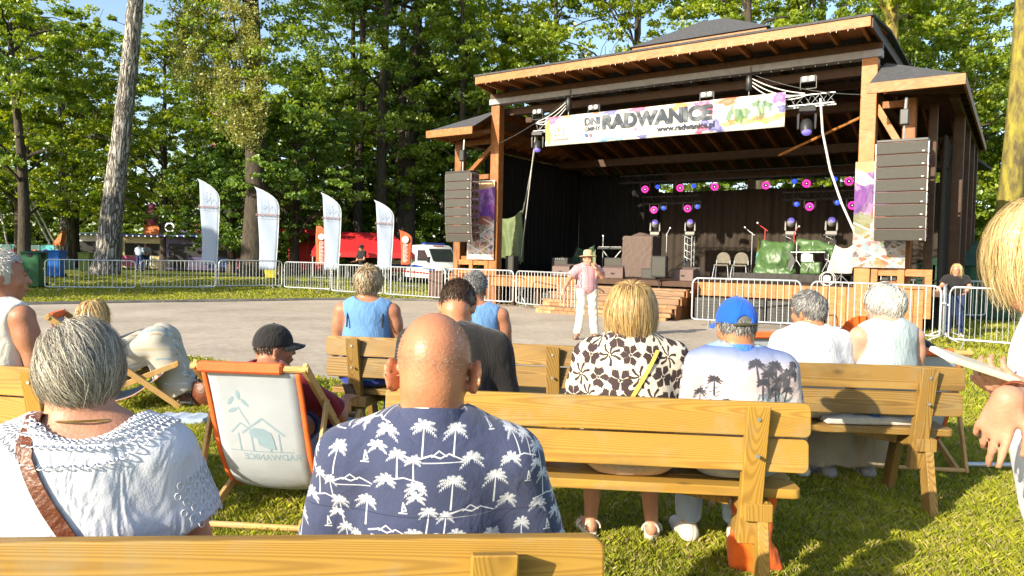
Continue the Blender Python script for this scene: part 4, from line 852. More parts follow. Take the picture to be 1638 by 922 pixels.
def flood(px, py):
    p = atY(px, py, 22); y = -.05
    r = thing('flood_lamp', '', 'flood lamp', (0, 0, 0), SRZ, 'pairs of flood lamps on the front truss'); MB().box(-.17, .17, 0, .12, -.08, .08).obj('housing', M['blackmetal'], r, .01)
    for s in (-.08, .08): MB().cyl((s, -.02, 0), (s, .01, 0), .058, n=14).obj('lens', M['whitepl'], r)
    MB().box(-.19, -.175, .03, .07, -.22, .06).box(.175, .19, .03, .07, -.22, .06).box(-.19, .19, .03, .07, -.235, -.22).obj('bracket', M['blackmetal'], r); return r
for (x, z, lab) in [(1.45, 5.86, 'pair of flood lamps on the left end of the front truss'), (3.35, 5.80, 'pair of flood lamps above the DNI lettering'), (6.65, 5.80, 'pair of flood lamps above the end of the big lettering'), (9.15, 5.9, 'pair of flood lamps on the right end of the front truss')]:
    f = flood(0, 0); f.location = SW(x, -.1, z); f['label'] = lab
M['headglass'] = mk('headglass', (.12, .10, .25), (.2, .17, .4), 5, .1, 0, emit=(.2, .15, .7), es=.5)
def moving_head(x, y, z, lab, hang=False, mat='lampgrey', s=1.):
    r = thing('moving_head', lab, 'stage light', SW(x, y, z), SRZ * .5, 'moving head lamps'); k = -1 if hang else 1; r.scale = (s, s, s)
    MB().box(-.15, .15, -.13, .13, *sorted((0, .1 * k))).obj('base', M[mat], r, .012)
    for sx in (-1, 1): MB().prism([(sx * .13, .1 * k), (sx * .18, .14 * k), (sx * .17, .42 * k), (sx * .135, .42 * k)], -.05, .05, 'xz').obj('yoke_arm', M[mat], r, .008)
    mb = MB().lathe([(.03, -.15), (.09, -.13), (.115, -.05), (.115, .06), (.10, .12)], n=20); o = mb.obj('head', M['blackmetal'] if hang else M[mat], r, sm=60); o.location = (0, 0, .37 * k); o.rotation_euler = (rad(60 if not hang else 155), 0, 0)
    l = MB().lathe([(.095, .118), (.075, .15), (.04, .168), (.004, .172)], n=20).obj('lens', M['headglass'], o, sm=60); return r
for i, x in enumerate((3.31, 4.54, 7.72, 8.87)):
    w_ = ['leftmost', 'second', 'third', 'rightmost'][i]
    t = thing('truss_tower', '%s upright truss tower with a lamp on top on the stage' % w_, 'truss tower', SW(x, 4.5, .95), SRZ, 'upright truss towers'); mb = MB()
    for a in (-.12, .12):
        for b in (-.12, .12): mb.tube([(a, b, .02), (a, b, 1.38)], .02, 8)
    mb.obj('chord', M['blackmetal' if i in (2, 3) else 'steel'], t, sm=60); mb = MB()
    for j in range(6):
        for (p, q_) in (((-.12, -.12), (.12, -.12)), ((.12, -.12), (.12, .12)), ((.12, .12), (-.12, .12)), ((-.12, .12), (-.12, -.12))): mb.tube([(p[0], p[1], .04 + j * .22), (q_[0], q_[1], .15 + j * .22), (p[0], p[1], .26 + j * .22)], .008, 5)
    mb.obj('diagonal', M['steel'], t); MB().box(-.3, .3, -.3, .3, 0, .015).obj('base_plate', M['blackmetal'], t); MB().box(-.18, .18, -.18, .18, 1.38, 1.41).obj('top_plate', M['blackmetal'], t)
    moving_head(x, 4.5, 2.361, '%s pale moving head lamp on its truss tower' % w_)
moving_head(1.5, -.1, 5.24, 'grey moving head hanging from the left end of the front truss', True, 'blackmetal', 1.1); moving_head(9.15, -.1, 5.22, 'grey moving head hanging from the right end of the front truss', True, 'blackmetal', 1.25)
# hoists and ropes
M['rope'] = mk('rope', (.55, .55, .5), (.42, .42, .4), 40, .8, .1); M['cable'] = mk('cable', (.66, .66, .64), None, 40, .5, 0); M['cableblk'] = mk('cableblk', (.03, .03, .03), None, 40, .5, 0)
def tubes(name, lab, cat, lines, r, mat, group=None):
    mb = MB()
    for l in lines: mb.tube([SW(*p) for p in l], r, 6)
    o = mb.obj(name, M[mat], sm=60); tag(o, lab, cat, group); return o
def sag(a, b, s, n=12): return [tuple(a[k] + (b[k] - a[k]) * t - (s * 4 * t * (1 - t) if k == 2 else 0) for k in range(3)) for t in np.linspace(0, 1, n)]
for (x, lab, x2) in ((2.55, 'chain hoist hanging over the left end of the banner', 1.5), (7.75, 'chain hoist hanging over the right end of the banner', 9.1)):
    r = thing('chain_hoist', lab, 'hoist', SW(x, -.12, 5.95), SRZ, 'chain hoists over the banner'); MB().lathe([(.03, -.2), (.085, -.16), (.09, .1), (.05, .2), (.02, .24)], n=14).obj('motor', M['blackmetal'], r, sm=60); MB().tube([(0, 0, .2), (0, .1, .45)], .012).tube([(0, 0, -.2), (0, 0, -.4)], .012).obj('chain', M['steel'], r)
    tubes('cable', 'white power cables sagging from the hoist to the %s end of the truss' % ('left' if x < 4 else 'right'), 'cable', [sag((x, -.12, 6.1 - k * .07), (x2, -.14, 5.55 - .03 * k), .08 + .07 * k) for k in range(3)], .016, 'cable')
tubes('string_lights', 'thin string of fairy lights along the underside of the roof beam', 'string lights', [sag((.0, -.08, 5.0), (2.55, -.1, 6.15), .1, 20) + sag((2.55, -.1, 6.15), (7.75, -.1, 6.2), -.04, 30)[1:] + sag((7.75, -.1, 6.2), (10.3, -.1, 5.4), .12, 20)[1:]], .012, 'cableblk')
mb = MB()
for i in range(70):
    x = 1.5 + i * .128; mb.box(x - .007, x + .007, -.135, -.12, 6.16, 6.18) if i % 2 else None
    x = .2 + i * .15 + .05 * math.sin(i * 7); mb.box(x - .004, x + .004, -1.252, -1.245, 6.575 - .02 * (i % 2), 6.60) if i % 3 else None
o = stg(mb.obj('fairy_bulb', M['whitepl'])); tag(o, 'tiny pale bulbs of the fairy lights on the roof edge', 'bulbs'); o['kind'] = 'stuff'
tubes('rope', 'two pale ropes running down from the left truss end to the green cover', 'rope', [sag((1.40, -.05, 5.3), (-.45, 2.0, 1.3), -.0), sag((1.47, -.05, 5.3), (-.40, 2.0, 3.0), .1)], .02, 'rope')
tubes('hose', 'thick white cable curving down from the right end of the truss', 'cable', [[(9.45, -.12, 5.4), (9.52, -.1, 4.6), (9.72, -.1, 3.7), (10.0, -.08, 2.9), (10.27, -.06, 2.3), (10.3, .4, 1.9)]], .03, 'cable')
tubes('roof_tube', 'pale diagonal tube under the dark roof on the right', 'tube', [[(8.1, 1.5, 4.35), (10.2, .6, 5.0)]], .035, 'fasciawood')
# ================================================================ GEAR ON THE DECK
M['tarp'] = mk('tarp', (.075, .145, .05), (.05, .10, .035), 4, .42, .5, 9); M['tarpdull'] = mk('tarpdull', (.16, .20, .09), (.11, .15, .065), 4, .7, .4, 8); M['tarpdark'] = mk('tarpdark', (.03, .07, .035), (.02, .05, .03), 4, .6, .5, 8)
M['sunlitcloth'] = mk('sunlitcloth', (.13, .09, .075), (.10, .07, .06), 6, .9, .4, 4, stretch=(5, 5, .4)); M['deckcloth'] = mk('deckcloth', (.05, .045, .042), (.035, .032, .03), 6, .9, .3)  # rack cover: black cloth, brown of the sunlight put into its colour
M['wedge'] = mk('wedge', (.17, .11, .10), (.13, .085, .075), 20, .7, .2, 60)
def crinkle(amp, f, seed):
    r_ = np.random.default_rng(seed); K = r_.standard_normal((7, 3)) * f * np.array([1, 1, .7]); ph = r_.uniform(0, 6.28, 14); A_ = [1, .8, .7, .5, .4, .3, .3]
    def fn(p):
        w = p + .06 * np.sin(p[..., [2, 0, 1]] * f * .6 + ph[:3]); o = 0
        for i in range(7): s = np.sin(w @ (K[i] * (1 + .35 * i)) + ph[i] + 1.2 * np.sin(w @ K[(i + 3) % 7] * .4)); o = o + A_[i] * ((1 - np.abs(s)) ** 2 - .33)
        return -amp * .8 * o
    return fn
def tarp_over(name, prims, lab, mat, loc, h=.035, amp=.03, f=9., cat='tarpaulin', parent=None, zmin=0.):
    S_ = Sdf()
    for p in prims: S_.add(*p)
    V, F_ = S_.mesh(h, noise=crinkle(amp, f, len(lab)), cut=[((0, 0, -1), -zmin)])
    o = npmesh(name, V, F_, M[mat], parent); 
    if parent is None: tag(o, lab, cat); stg(o, *loc)
    return o
tarp_over('tarpaulin', [('ell', (0, 0, .42), (.50, .36, .50), .15), ('cap', (-.46, -.05, .12), (-.36, 0, .98), .16, .05, .14), ('cap', (.46, -.05, .05), (.40, 0, .92), .14, .07, .14), ('cap', (-.3, 0, .90), (.4, 0, .84), .09, .08, .12), ('cap', (-.5, -.2, .06), (.45, -.25, .06), .1, .1, .1)], 'green tarpaulin bunched over the left of the drum kit', 'tarp', (7.72, 3.0, 1.14))
tarp_over('tarpaulin', [('cap', (-.42, 0, .88), (.05, 0, .80), .12, .14, .1), ('cap', (.05, 0, .8), (.46, -.05, .72), .15, .13, .1), ('ell', (-.05, -.1, .66), (.36, .2, .16), .1), ('cap', (.48, -.1, .7), (.55, -.15, .15), .09, .05, .1)], 'green tarpaulin draped over the cymbals on the right', 'tarp', (8.75, 3.0, 1.2))
tarp_over('tarpaulin', [('box', (0, 0, .14), (.22, .15, .16), .05, .1)], 'small piece of green tarpaulin low beside the drum stands', 'tarp', (8.72, 2.9, 1.2))
mb = MB()
r = thing('drum_kit', 'drum kit hardware showing under the green tarpaulins', 'drum kit', SW(8.5, 2.9, 1.25), SRZ)
mb = MB()
for (x, y) in ((-.2, 0), (.25, -.1), (.62, .1)):
    for a in range(3): mb.tube([(x, y, .35), (x + .22 * math.cos(a * 2.1), y + .22 * math.sin(a * 2.1), .02)], .012)
    mb.tube([(x, y, .3), (x, y, .85)], .014)
mb.tube([(-.3, -.2, .55), (.6, -.2, .56)], .015); mb.obj('stand', M['galv'], r, sm=60)
MB().cyl((.1, 0, .3), (.1, 0, .52), .17, n=24).obj('snare_drum', M['whitepl'], r, sm=40); MB().cyl((-.5, .3, .3), (-.5, -.1, .3), .28, n=28).obj('bass_drum', M['blackmetal'], r, sm=40)
ri = thing('drum_riser', 'low drum riser skirted in dark cloth', 'riser', SW(8.2, 3.0, .95), SRZ); MB().box(-1.35, 1.35, -.95, .95, 0, .24).obj('platform', M['deckcloth'], ri)
curtain('skirt', (-1.38, -.97), (1.38, -.97), .005, .252, 'deckcloth', parent=ri, amp=.012, per=.2, n=120, rows=4)
tarp_over('covered_rack', [('box', (0, 0, .62), (.48, .3, .64), .04, .04), ('ell', (0, 0, 1.25), (.3, .2, .16), .1)], 'tall equipment rack draped in sunlit dark cloth at mid stage', 'sunlitcloth', (3.7, 2.6, .955), amp=.018, f=14, cat='covered rack')
def sheet(name, lab, corners, mat, folds=5, amp=.07, n=36, cat='cover', seed=0):
    c = [np.array(SW(*p)) for p in corners]; V = []; rng = np.random.default_rng(seed)
    for i in range(n):
        v = i / (n - 1)
        for j in range(n):
            u = j / (n - 1); p = (c[0] * (1 - u) + c[1] * u) * (1 - v) + (c[3] * (1 - u) + c[2] * u) * v
            w = amp * (math.sin(u * folds * 6.28 + 2 * v + math.sin(v * 5)) * (.3 + .7 * v) + .5 * math.sin(u * 9 - v * 7)); p = p + np.array([-SN[0] * w, -SN[1] * w, -.12 * math.sin(PI * u) * (1 - v)]); V.append(p)
    q_ = (np.arange(n - 1)[:, None] * n + np.arange(n - 1)[None]).ravel(); o = npmesh(name, V, np.stack([q_, q_ + 1, q_ + n + 1, q_ + n], 1), M[mat]); o.modifiers.new('t', 'SOLIDIFY').thickness = .01; tag(o, lab, cat); return o
sheet('cloth_cover', 'dull green cloth cover hanging from ropes at the left stage edge', [(-1.35, 2.0, 2.85), (-.42, 2.0, 3.1), (-.28, 1.9, 1.35), (-1.2, 1.9, 1.5)], 'tarpdull', 2.5, .07)
sheet('cloth_cover', 'dark green cover draped over gear behind the amplifier', [(.35, 4.4, 1.95), (1.2, 4.2, 2.0), (1.45, 3.9, .98), (.3, 4.0, .98)], 'tarpdark', 3, .1)
sheet('cloth_cover', 'yellow cloth hung over dark green covered gear', [(1.1, 4.0, 1.85), (1.35, 4.0, 1.85), (1.42, 3.9, 1.3), (1.1, 3.9, 1.35)], 'leafy' if 0 else 'tarpdull', 1, .03)
M['whitecloth'] = mk('whitecloth', (.62, .58, .52), (.5, .46, .4), 5, .9, .3)
sheet('white_cloth', 'crumpled white cloth hung at the right edge of the stage', [(9.45, 2.2, 2.0), (9.95, 2.2, 2.05), (9.9, 2.1, 1.25), (9.3, 2.0, 1.25)], 'whitecloth', 1.4, .05, cat='cloth')
M['amp'] = mk('amp', (.035, .035, .035), (.025, .025, .025), 30, .7, .2)
def cab(name, lab, x, y, z, w, d, h, mat='amp', rz=0., cat='loudspeaker', knobs=False):
    r = thing(name, lab, cat, SW(x, y, z), SRZ + rz); MB().box(-w / 2, w / 2, -d / 2, d / 2, 0, h).obj('cabinet', M[mat], r, .012)
    MB().box(-w / 2 + .03, w / 2 - .03, -d / 2 - .012, -d / 2 + .002, .03, h - (.09 if knobs else .03)).obj('grille', M['grille'], r, .004)
    if knobs:
        for i in range(6): MB().cyl((-w / 2 + .08 + i * .08, -d / 2 - .02, h - .045), (-w / 2 + .08 + i * .08, -d / 2, h - .045), .012, n=8).obj('knob', M['whitepl'], r)
    MB().box(-.06, .06, -.015, .015, h, h + .015).obj('handle', M['blackmetal'], r); return r
cab('speaker_box', 'small olive grey speaker box just right of the left stage column', .10, .7, .95, .32, .3, .60); cab('amplifier', 'black amplifier head and box by the green cloth', .72, 2.8, .95, .62, .35, .58, knobs=True, cat='amplifier')
cab('flight_case', 'black flight case standing behind the presenter', 1.85, 4.6, .95, .7, .5, .62, cat='case'); cab('small_box', 'small white box on the stage floor right of the presenter', 2.95, 3.6, .97, .34, .3, .28, 'whitepl', cat='box')
cab('speaker_box', 'low black box beside the covered rack', 4.5, 1.6, .95, .45, .4, .3)
def wedge(x, y, lab, rz=0.):
    r = thing('stage_monitor', lab, 'stage monitor', SW(x, y, .95), SRZ + rz, 'wedge monitors on the stage edge')
    MB().prism([(-.22, 0), (.24, 0), (.24, .12), (.05, .36), (-.22, .30)], -.3, .3, 'yz').obj('cabinet', M['wedge'], r, .01)
    MB().box(-.27, .27, .0, .012, -.19, .17).obj('grille', M['grille'], r).matrix_local = Matrix.Translation((0, .155, .245)) @ Matrix.Rotation(rad(-38.), 4, 'X') @ Matrix.Rotation(0, 4, 'Z')
    MB().box(-.05, .05, -.235, -.218, .12, .16).obj('handle', M['black'], r); return r
wedge(1.55, 1.5, 'brown lit wedge monitor left of the presenter', .1); wedge(3.7, .75, 'brown lit wedge monitor right of the presenter', .3); wedge(5.95, .7, 'brown lit wedge monitor near the two chairs', -.1)
# speaker on its tripod before the steps
tp = atZ(1053, 505); r = thing('tripod_speaker', 'dark speaker on a tripod stand in front of the steps', 'loudspeaker', (tp[0], tp[1] - .0, .012), SRZ * .6)
MB().box(-.2, .2, -.17, .17, 1.02, 1.60).obj('cabinet', M['amp'], r, .02); MB().box(-.18, .18, -.184, -.168, 1.06, 1.57).obj('grille', M['grille'], r, .01)
mb = MB().tube([(0, 0, .12), (0, 0, 1.02)], .018)
for k in range(3): a_ = k * 2.09 + .4; mb.tube([(0, 0, .62), (.42 * math.cos(a_), .42 * math.sin(a_), .01)], .014).tube([(0, 0, .25), (.25 * math.cos(a_), .25 * math.sin(a_), .26)], .008)
mb.obj('tripod', M['blackmetal'], r, sm=60)
# chairs on the stage
M['padgrey'] = mk('padgrey', (.17, .15, .12), (.13, .115, .09), 12, .8, .2)
def stage_chair(x, y, lab):
    r = thing('chair', lab, 'chair', SW(x, y, .95), SRZ + .15, 'two chairs on the stage')
    MB().prism([(-.21, -.2), (.21, -.2), (.23, .2), (-.23, .2)], .42, .47, 'xy').obj('seat', M['padgrey'], r, .015)
    V = [(.2 * math.cos(t) if abs(math.cos(t)) > .02 else 0, .60 + .18 * math.sin(t) * 1.3) for t in np.linspace(0, PI, 12)]
    MB().prism([(-.2, .5)] + [(-.2 * math.cos(t), .64 + .2 * math.sin(t)) for t in np.linspace(0, PI, 12)] + [(.2, .5)], .2, .24, 'xz').obj('backrest', M['padgrey'], r, .01)
    for sx in (-1, 1):
        MB().tube([(sx * .19, -.18, .42), (sx * .24, -.26, .0)], .012).obj('leg', M['galv'], r); MB().tube([(sx * .2, .22, .6), (sx * .2, .18, .42), (sx * .24, .28, .0)], .012).obj('leg', M['galv'], r)
    return r
stage_chair(6.15, 3.0, 'left of two grey padded chairs on the stage'); stage_chair(6.72, 2.9, 'right of two grey padded chairs on the stage')
def mic(x, y, h, lab, boom=0., z=.95, mat='blackmetal'):
    r = thing('microphone_stand', lab, 'microphone stand', SW(x, y, z), SRZ); mb = MB().tube([(0, 0, .03), (0, 0, h)], .014)
    for k in range(3): a_ = k * 2.09; mb.tube([(0, 0, .12), (.28 * math.cos(a_), .28 * math.sin(a_), .01)], .011)
    if boom: mb.tube([(-boom * .3, 0, h - .08), (boom, 0, h + .16)], .011)
    mb.obj('stand', M[mat], r, sm=60); e = (boom, 0, h + .16) if boom else (0, 0, h); MB().tube([e, (e[0] + .05, e[1] - .1, e[2] - .01), (e[0] + .06, e[1] - .14, e[2])], [.014, .02, .026]).obj('microphone', M['steel'], r, sm=60)
mic(3.95, 4.0, 1.45, 'tall microphone stand right of the covered rack', .1, mat='galv'); mic(6.75, 3.9, 1.45, 'microphone stand behind the right chair', -.25, mat='steel'); mic(2.35, 4.3, 1.2, 'microphone stand behind the presenter hat', .25)
M['redpl'] = mk('redpl', (.55, .03, .03), None, 5, .4, 0)
mic(7.3, 3.3, 1.55, 'red stand rising left over the green tarpaulin', -.25, mat='redpl'); mic(8.05, 3.6, 1.45, 'red stand rising between the two green tarpaulins', .1, mat='redpl'); mic(1.1, 5.0, 1.4, 'pale microphone stand near the left back of the stage', mat='galv')
r = thing('keyboard', 'keyboard on a stand between the amplifier and flight case', 'keyboard', SW(1.5, 4.9, .95), SRZ); MB().box(-.5, .5, -.15, .15, .92, 1.0).obj('keyboard_body', M['blackmetal'], r, .01); MB().box(-.45, .45, -.14, -.02, 1.001, 1.012).obj('keys', M['whitepl'], r); MB().bar((-.4, 0, .02), (.4, 0, .92), .03).bar((.4, .04, .02), (-.4, .04, .92), .03).obj('stand', M['steel'], r)
r = thing('wind_sock', 'narrow yellow and turquoise striped marker standing between the chairs and curtain', 'marker', SW(6.2, 6.5, .96), SRZ)
for k, c_ in enumerate([(.05, .25, .35), (.12, .35, .4), (.45, .42, .08), (.35, .40, .05), (.2, .3, .06)]): MB().cyl((0, 0, .5 + k * .2), (0, 0, .5 + k * .2 + .19), .10 - .018 * k, .10 - .018 * (k + 1), 10).obj('band', mk('band%d' % k, c_, None, 4, .8, 0), r, sm=40)
MB().cyl((0, 0, 0), (0, 0, .5), .02, n=8).obj('pole', M['blackmetal'], r)
# bits at the right edge and below the deck
r = thing('cable_reel', 'cable reel and tangled stands at the right stage edge', 'cable reel', SW(9.55, .9, 1.12), SRZ); mb = MB()
for s in (-.1, .1): mb.tube([(.17 * math.cos(t), s, .17 * math.sin(t)) for t in np.linspace(0, 2 * PI, 17)[:-1]], .012, 6, True)
mb.cyl((0, -.1, 0), (0, .1, 0), .09, n=12).obj('reel', M['steel'], r, sm=60); MB().tube([(.3, 0, -.16), (.32, .05, .35)], .012).tube([(.3, 0, .1), (.55, .1, -.16)], .012).tube([(.3, 0, .1), (.12, .2, -.16)], .012).obj('stand', M['steel'], r)
for i, (x, w) in enumerate([(7.15, .82), (8.05, .82), (8.95, .82)]):
    r = thing('subwoofer', ['left', 'middle', 'right'][i] + ' dark louvred subwoofer under the right stage edge', 'subwoofer', SW(x + .0, -.42, .012), SRZ, 'subwoofers under the stage edge'); MB().box(-w / 2, w / 2, -.3, .35, 0, .56).obj('cabinet', M['vent'], r, .01)
    for k in range(7): MB().box(-w / 2 + .04, w / 2 - .04, -.325, -.301, .05 + k * .07, .085 + k * .07).obj('slat', M['blackmetal'], r)
r = thing('folded_stand', 'folded silver stand under the left stage edge', 'stand', SW(.6, .45, .01), SRZ); MB().tube([(-.25, 0, 0), (.2, 0, .62)], .016).tube([(.25, 0, 0), (-.15, 0, .62)], .016).tube([(0, 0, .3), (.05, 0, .7)], .014).obj('tubes', M['galv'], r, sm=60)
cab('equipment_case', 'black case with a silver rim under the left stage edge', 1.55, .45, .01, .6, .4, .45, cat='case')
# ================================================================ PEOPLE
def RX(a): c, s = math.cos(a), math.sin(a); return np.array([[1, 0, 0], [0, c, -s], [0, s, c]])
def RY(a): c, s = math.cos(a), math.sin(a); return np.array([[c, 0, s], [0, 1, 0], [-s, 0, c]])
def RZ(a): c, s = math.cos(a), math.sin(a); return np.array([[c, -s, 0], [s, c, 0], [0, 0, 1]])
def unit(v): v = np.array(v, float); return v / (np.linalg.norm(v) + 1e-9)
def skin(name, c, c2=None, rough=.48):
    return mk(name, c, c2 or (c[0] * .86, c[1] * .74, c[2] * .72), 16, rough, .12, 130, spec=.4, sss=.08, lo=.3, hi=.7)
M['skin'] = skin('skin', (.50, .26, .165)); M['skin_red'] = skin('skin_red', (.50, .22, .115), rough=.36); M['skin_tan'] = skin('skin_tan', (.40, .19, .11)); M['skin_pale'] = skin('skin_pale', (.58, .34, .24))
def cloth(name, c, c2=None, weave=500, rough=.85, scale=6, b=.35):
    m, nt, B, N, L = newmat(name); tc = N('ShaderNodeTexCoord'); n = N('ShaderNodeTexNoise'); n.inputs['Scale'].default_value = scale; n.inputs['Detail'].default_value = 5; L(tc.outputs['Object'], n.inputs[0])
    r = N('ShaderNodeValToRGB'); e = r.color_ramp.elements; e[0].position = .3; e[1].position = .7; e[0].color = (*c, 1); e[1].color = (*(c2 or [x * .85 for x in c]), 1); L(n.outputs[0], r.inputs[0]); L(r.outputs[0], B.inputs['Base Color'])
    B.inputs['Roughness'].default_value = rough; B.inputs['Sheen Weight'].default_value = .15; B.inputs['Specular IOR Level'].default_value = .2
    w = N('ShaderNodeTexNoise'); w.inputs['Scale'].default_value = weave; f = N('ShaderNodeTexNoise'); f.inputs['Scale'].default_value = 9; f.inputs['Distortion'].default_value = 1.6; f.inputs['Detail'].default_value = 2
    mp = N('ShaderNodeMapping'); mp.inputs['Scale'].default_value = (1.5, 1.2, .6); mp.inputs['Rotation'].default_value = (0, .4, 0); L(tc.outputs['Object'], mp.inputs[0]); L(tc.outputs['Object'], w.inputs[0]); L(mp.outputs[0], f.inputs[0])
    a = N('ShaderNodeMath'); a.operation = 'MULTIPLY_ADD'; a.inputs[1].default_value = .05; L(w.outputs[0], a.inputs[0]); L(f.outputs[0], a.inputs[2]); bp = N('ShaderNodeBump'); bp.inputs['Strength'].default_value = b; bp.inputs['Distance'].default_value = .04
    L(a.outputs[0], bp.inputs['Height']); L(bp.outputs[0], B.inputs['Normal']); return m
def hairmat(name, c1, c2, rough=.35):
    m, nt, B, N, L = newmat(name); at = N('ShaderNodeAttribute'); at.attribute_name = 'Col'; r = N('ShaderNodeValToRGB'); e = r.color_ramp.elements; e[0].color = (*c1, 1); e[1].color = (*c2, 1); L(at.outputs['Fac'], r.inputs[0]); L(r.outputs[0], B.inputs['Base Color'])
    B.inputs['Roughness'].default_value = rough; B.inputs['Specular IOR Level'].default_value = .35; return m
M['hair_silver'] = hairmat('hair_silver', (.09, .075, .055), (.72, .66, .54)); M['hair_grey'] = hairmat('hair_grey', (.09, .085, .08), (.36, .35, .34)); M['hair_white'] = hairmat('hair_white', (.35, .33, .30), (.72, .70, .64))
M['hair_blond'] = hairmat('hair_blond', (.30, .17, .055), (.72, .52, .24)); M['hair_gold'] = hairmat('hair_gold', (.42, .27, .09), (.85, .69, .38)); M['hair_brown'] = hairmat('hair_brown', (.035, .02, .012), (.10, .055, .03)); M['hair_light'] = hairmat('hair_light', (.22, .15, .08), (.50, .40, .26))
M['stub'] = hairmat('stub', (.36, .22, .15), (.52, .38, .29), .7)
def strands(C, R3, Rm, n, crown, length, layer, width, seed, region, grav=.25, snap=True, steps=8, messy=.12, part=None, curl=0., fr=None):
    """hair ribbons that leave the scalp and follow the head (head frame: x right, y forward, z up)"""
    rng = np.random.default_rng(seed); d = rng.standard_normal((n * 4, 3)); d /= np.linalg.norm(d, axis=1)[:, None]; d = d[region(d)][:n]; n = len(d); R3 = np.array(R3)
    lay = layer * (1 + .05 * rng.standard_normal(n))[:, None] if snap else layer * rng.uniform(.86, 1.06, (n, 1)); lay = np.maximum(lay, 1.01)
    P = d * R3 * 1.0; crown = unit(crown); Ls = length * rng.uniform(.75, 1.15, n); out = [P * 1.0]; mess = rng.standard_normal((n, 3)) * messy; T = None
    for s in range(steps):
        nn = P / (R3 ** 2); nn /= np.linalg.norm(nn, axis=1)[:, None]; f = P / np.linalg.norm(P, axis=1)[:, None] - crown; f -= nn * (f * nn).sum(1)[:, None]; f /= np.linalg.norm(f, axis=1)[:, None] + 1e-6
        g = np.array([0, 0, -1.]) ; w = grav * (s + 1) / steps; t = f * (1 - w) + g * w + mess
        if part is not None: t = t + np.array(part) * .5 * (1 - w)
        if fr is not None: t = t + fr * np.sin(s * 1.3 + rng.uniform(0, 6.28, (n, 1))) * .2
        t /= np.linalg.norm(t, axis=1)[:, None]; T = t if T is None else T * .35 + t * .65; P = P + T * (Ls / steps)[:, None]
        q = np.linalg.norm(P / R3, axis=1)[:, None]; tgt = 1 + (lay - 1) * min(1, (s + 1.5) / 3.)
        P = np.where((q < tgt) | (snap & (q > tgt)), P * tgt / q, P)
        if curl and s > steps * .6: P[:, :2] *= (1 - curl * (s / steps - .6))
        out.append(P)
    Q = np.stack(out, 1); tg = np.gradient(Q, axis=1); nn = Q / (R3 ** 2); side = np.cross(tg, nn); side /= np.linalg.norm(side, axis=2)[..., None] + 1e-9
    tw = rng.uniform(-.5, .5, (n, 1, 1)); side = side + nn / (np.linalg.norm(nn, axis=2)[..., None]) * tw
    ww = width * rng.uniform(.6, 1.4, (n, 1, 1)) * np.linspace(1, .35, steps + 1)[None, :, None]; A = Q - side * ww / 2; B_ = Q + side * ww / 2; V = np.stack([A, B_], 2).reshape(-1, 3)
    b = (np.arange(n)[:, None] * (steps + 1) * 2 + np.arange(steps)[None] * 2).ravel(); F = np.stack([b, b + 1, b + 3, b + 2], 1); V = V @ np.array(Rm).T + C
    c = np.clip(rng.random(n) * .8 + .1 * rng.standard_normal(n) + .15 * np.sin(d[:, 0] * 9 + d[:, 2] * 5), 0, 1); c = np.repeat(c, (steps + 1) * 2)[:, None] * np.ones(3); return V, F, c
def hand(w, d, up, side, curl=.5, s=1., spread=.12, curls=None, thumb=.5):
    """palm, four jointed fingers and a thumb; d points along the fingers, up = back of the hand"""
    w = np.array(w, float); d = unit(d); up = unit(np.array(up) - d * np.dot(up, d)); x = np.cross(d, up) * side; P = []  # thumb side is -x
    P.append(('ell', w + d * .045 * s, (.036 * s, .048 * s, .015 * s), .012, np.stack([x, d, up], 1)))
    P.append(('cap', w, w + d * .03 * s, .026 * s, .024 * s, .02))
    for i in range(4):
        o = (i - 1.5) * .0208 * s; L_ = [.068, .078, .072, .055][i] * s; cu = (curls[i] if curls else curl) ; a = w + d * (.082 - .004 * abs(i - 1.2)) * s + x * o; cu = cu; dd = unit(d + x * (i - 1.5) * spread); u = up.copy(); r = [.0092, .0096, .0090, .0080][i] * s
        P.append(('cap', w + d * .05 * s + x * o * .8, a, r * 1.05, r, .006))
        for j, fr_ in enumerate((.45, .32, .25)):
            ang = cu * (.55, .8, .6)[j]; c_, s_ = math.cos(ang), math.sin(ang); dn = unit(dd * c_ - u * s_); u = unit(u * c_ + dd * s_); dd = dn; b = a + dd * L_ * fr_; P.append(('cap', a, b, r * (1 - .08 * j), r * (.92 - .08 * j), .003)); a = b
    b0 = w + d * .02 * s - x * .026 * s; td = unit(d * .6 - x * .75 - up * thumb * .6); m_ = b0 + td * .042 * s; td2 = unit(d * .9 - x * .15 - up * thumb * .8); e = m_ + td2 * .032 * s; f = e + unit(td2 + d * .2) * .024 * s
    P += [('cap', b0, m_, .0145 * s, .0115 * s, .01), ('cap', m_, e, .0108 * s, .0098 * s, .004), ('cap', e, f, .0095 * s, .0075 * s, .003)]
    return P
EAR = [1.]
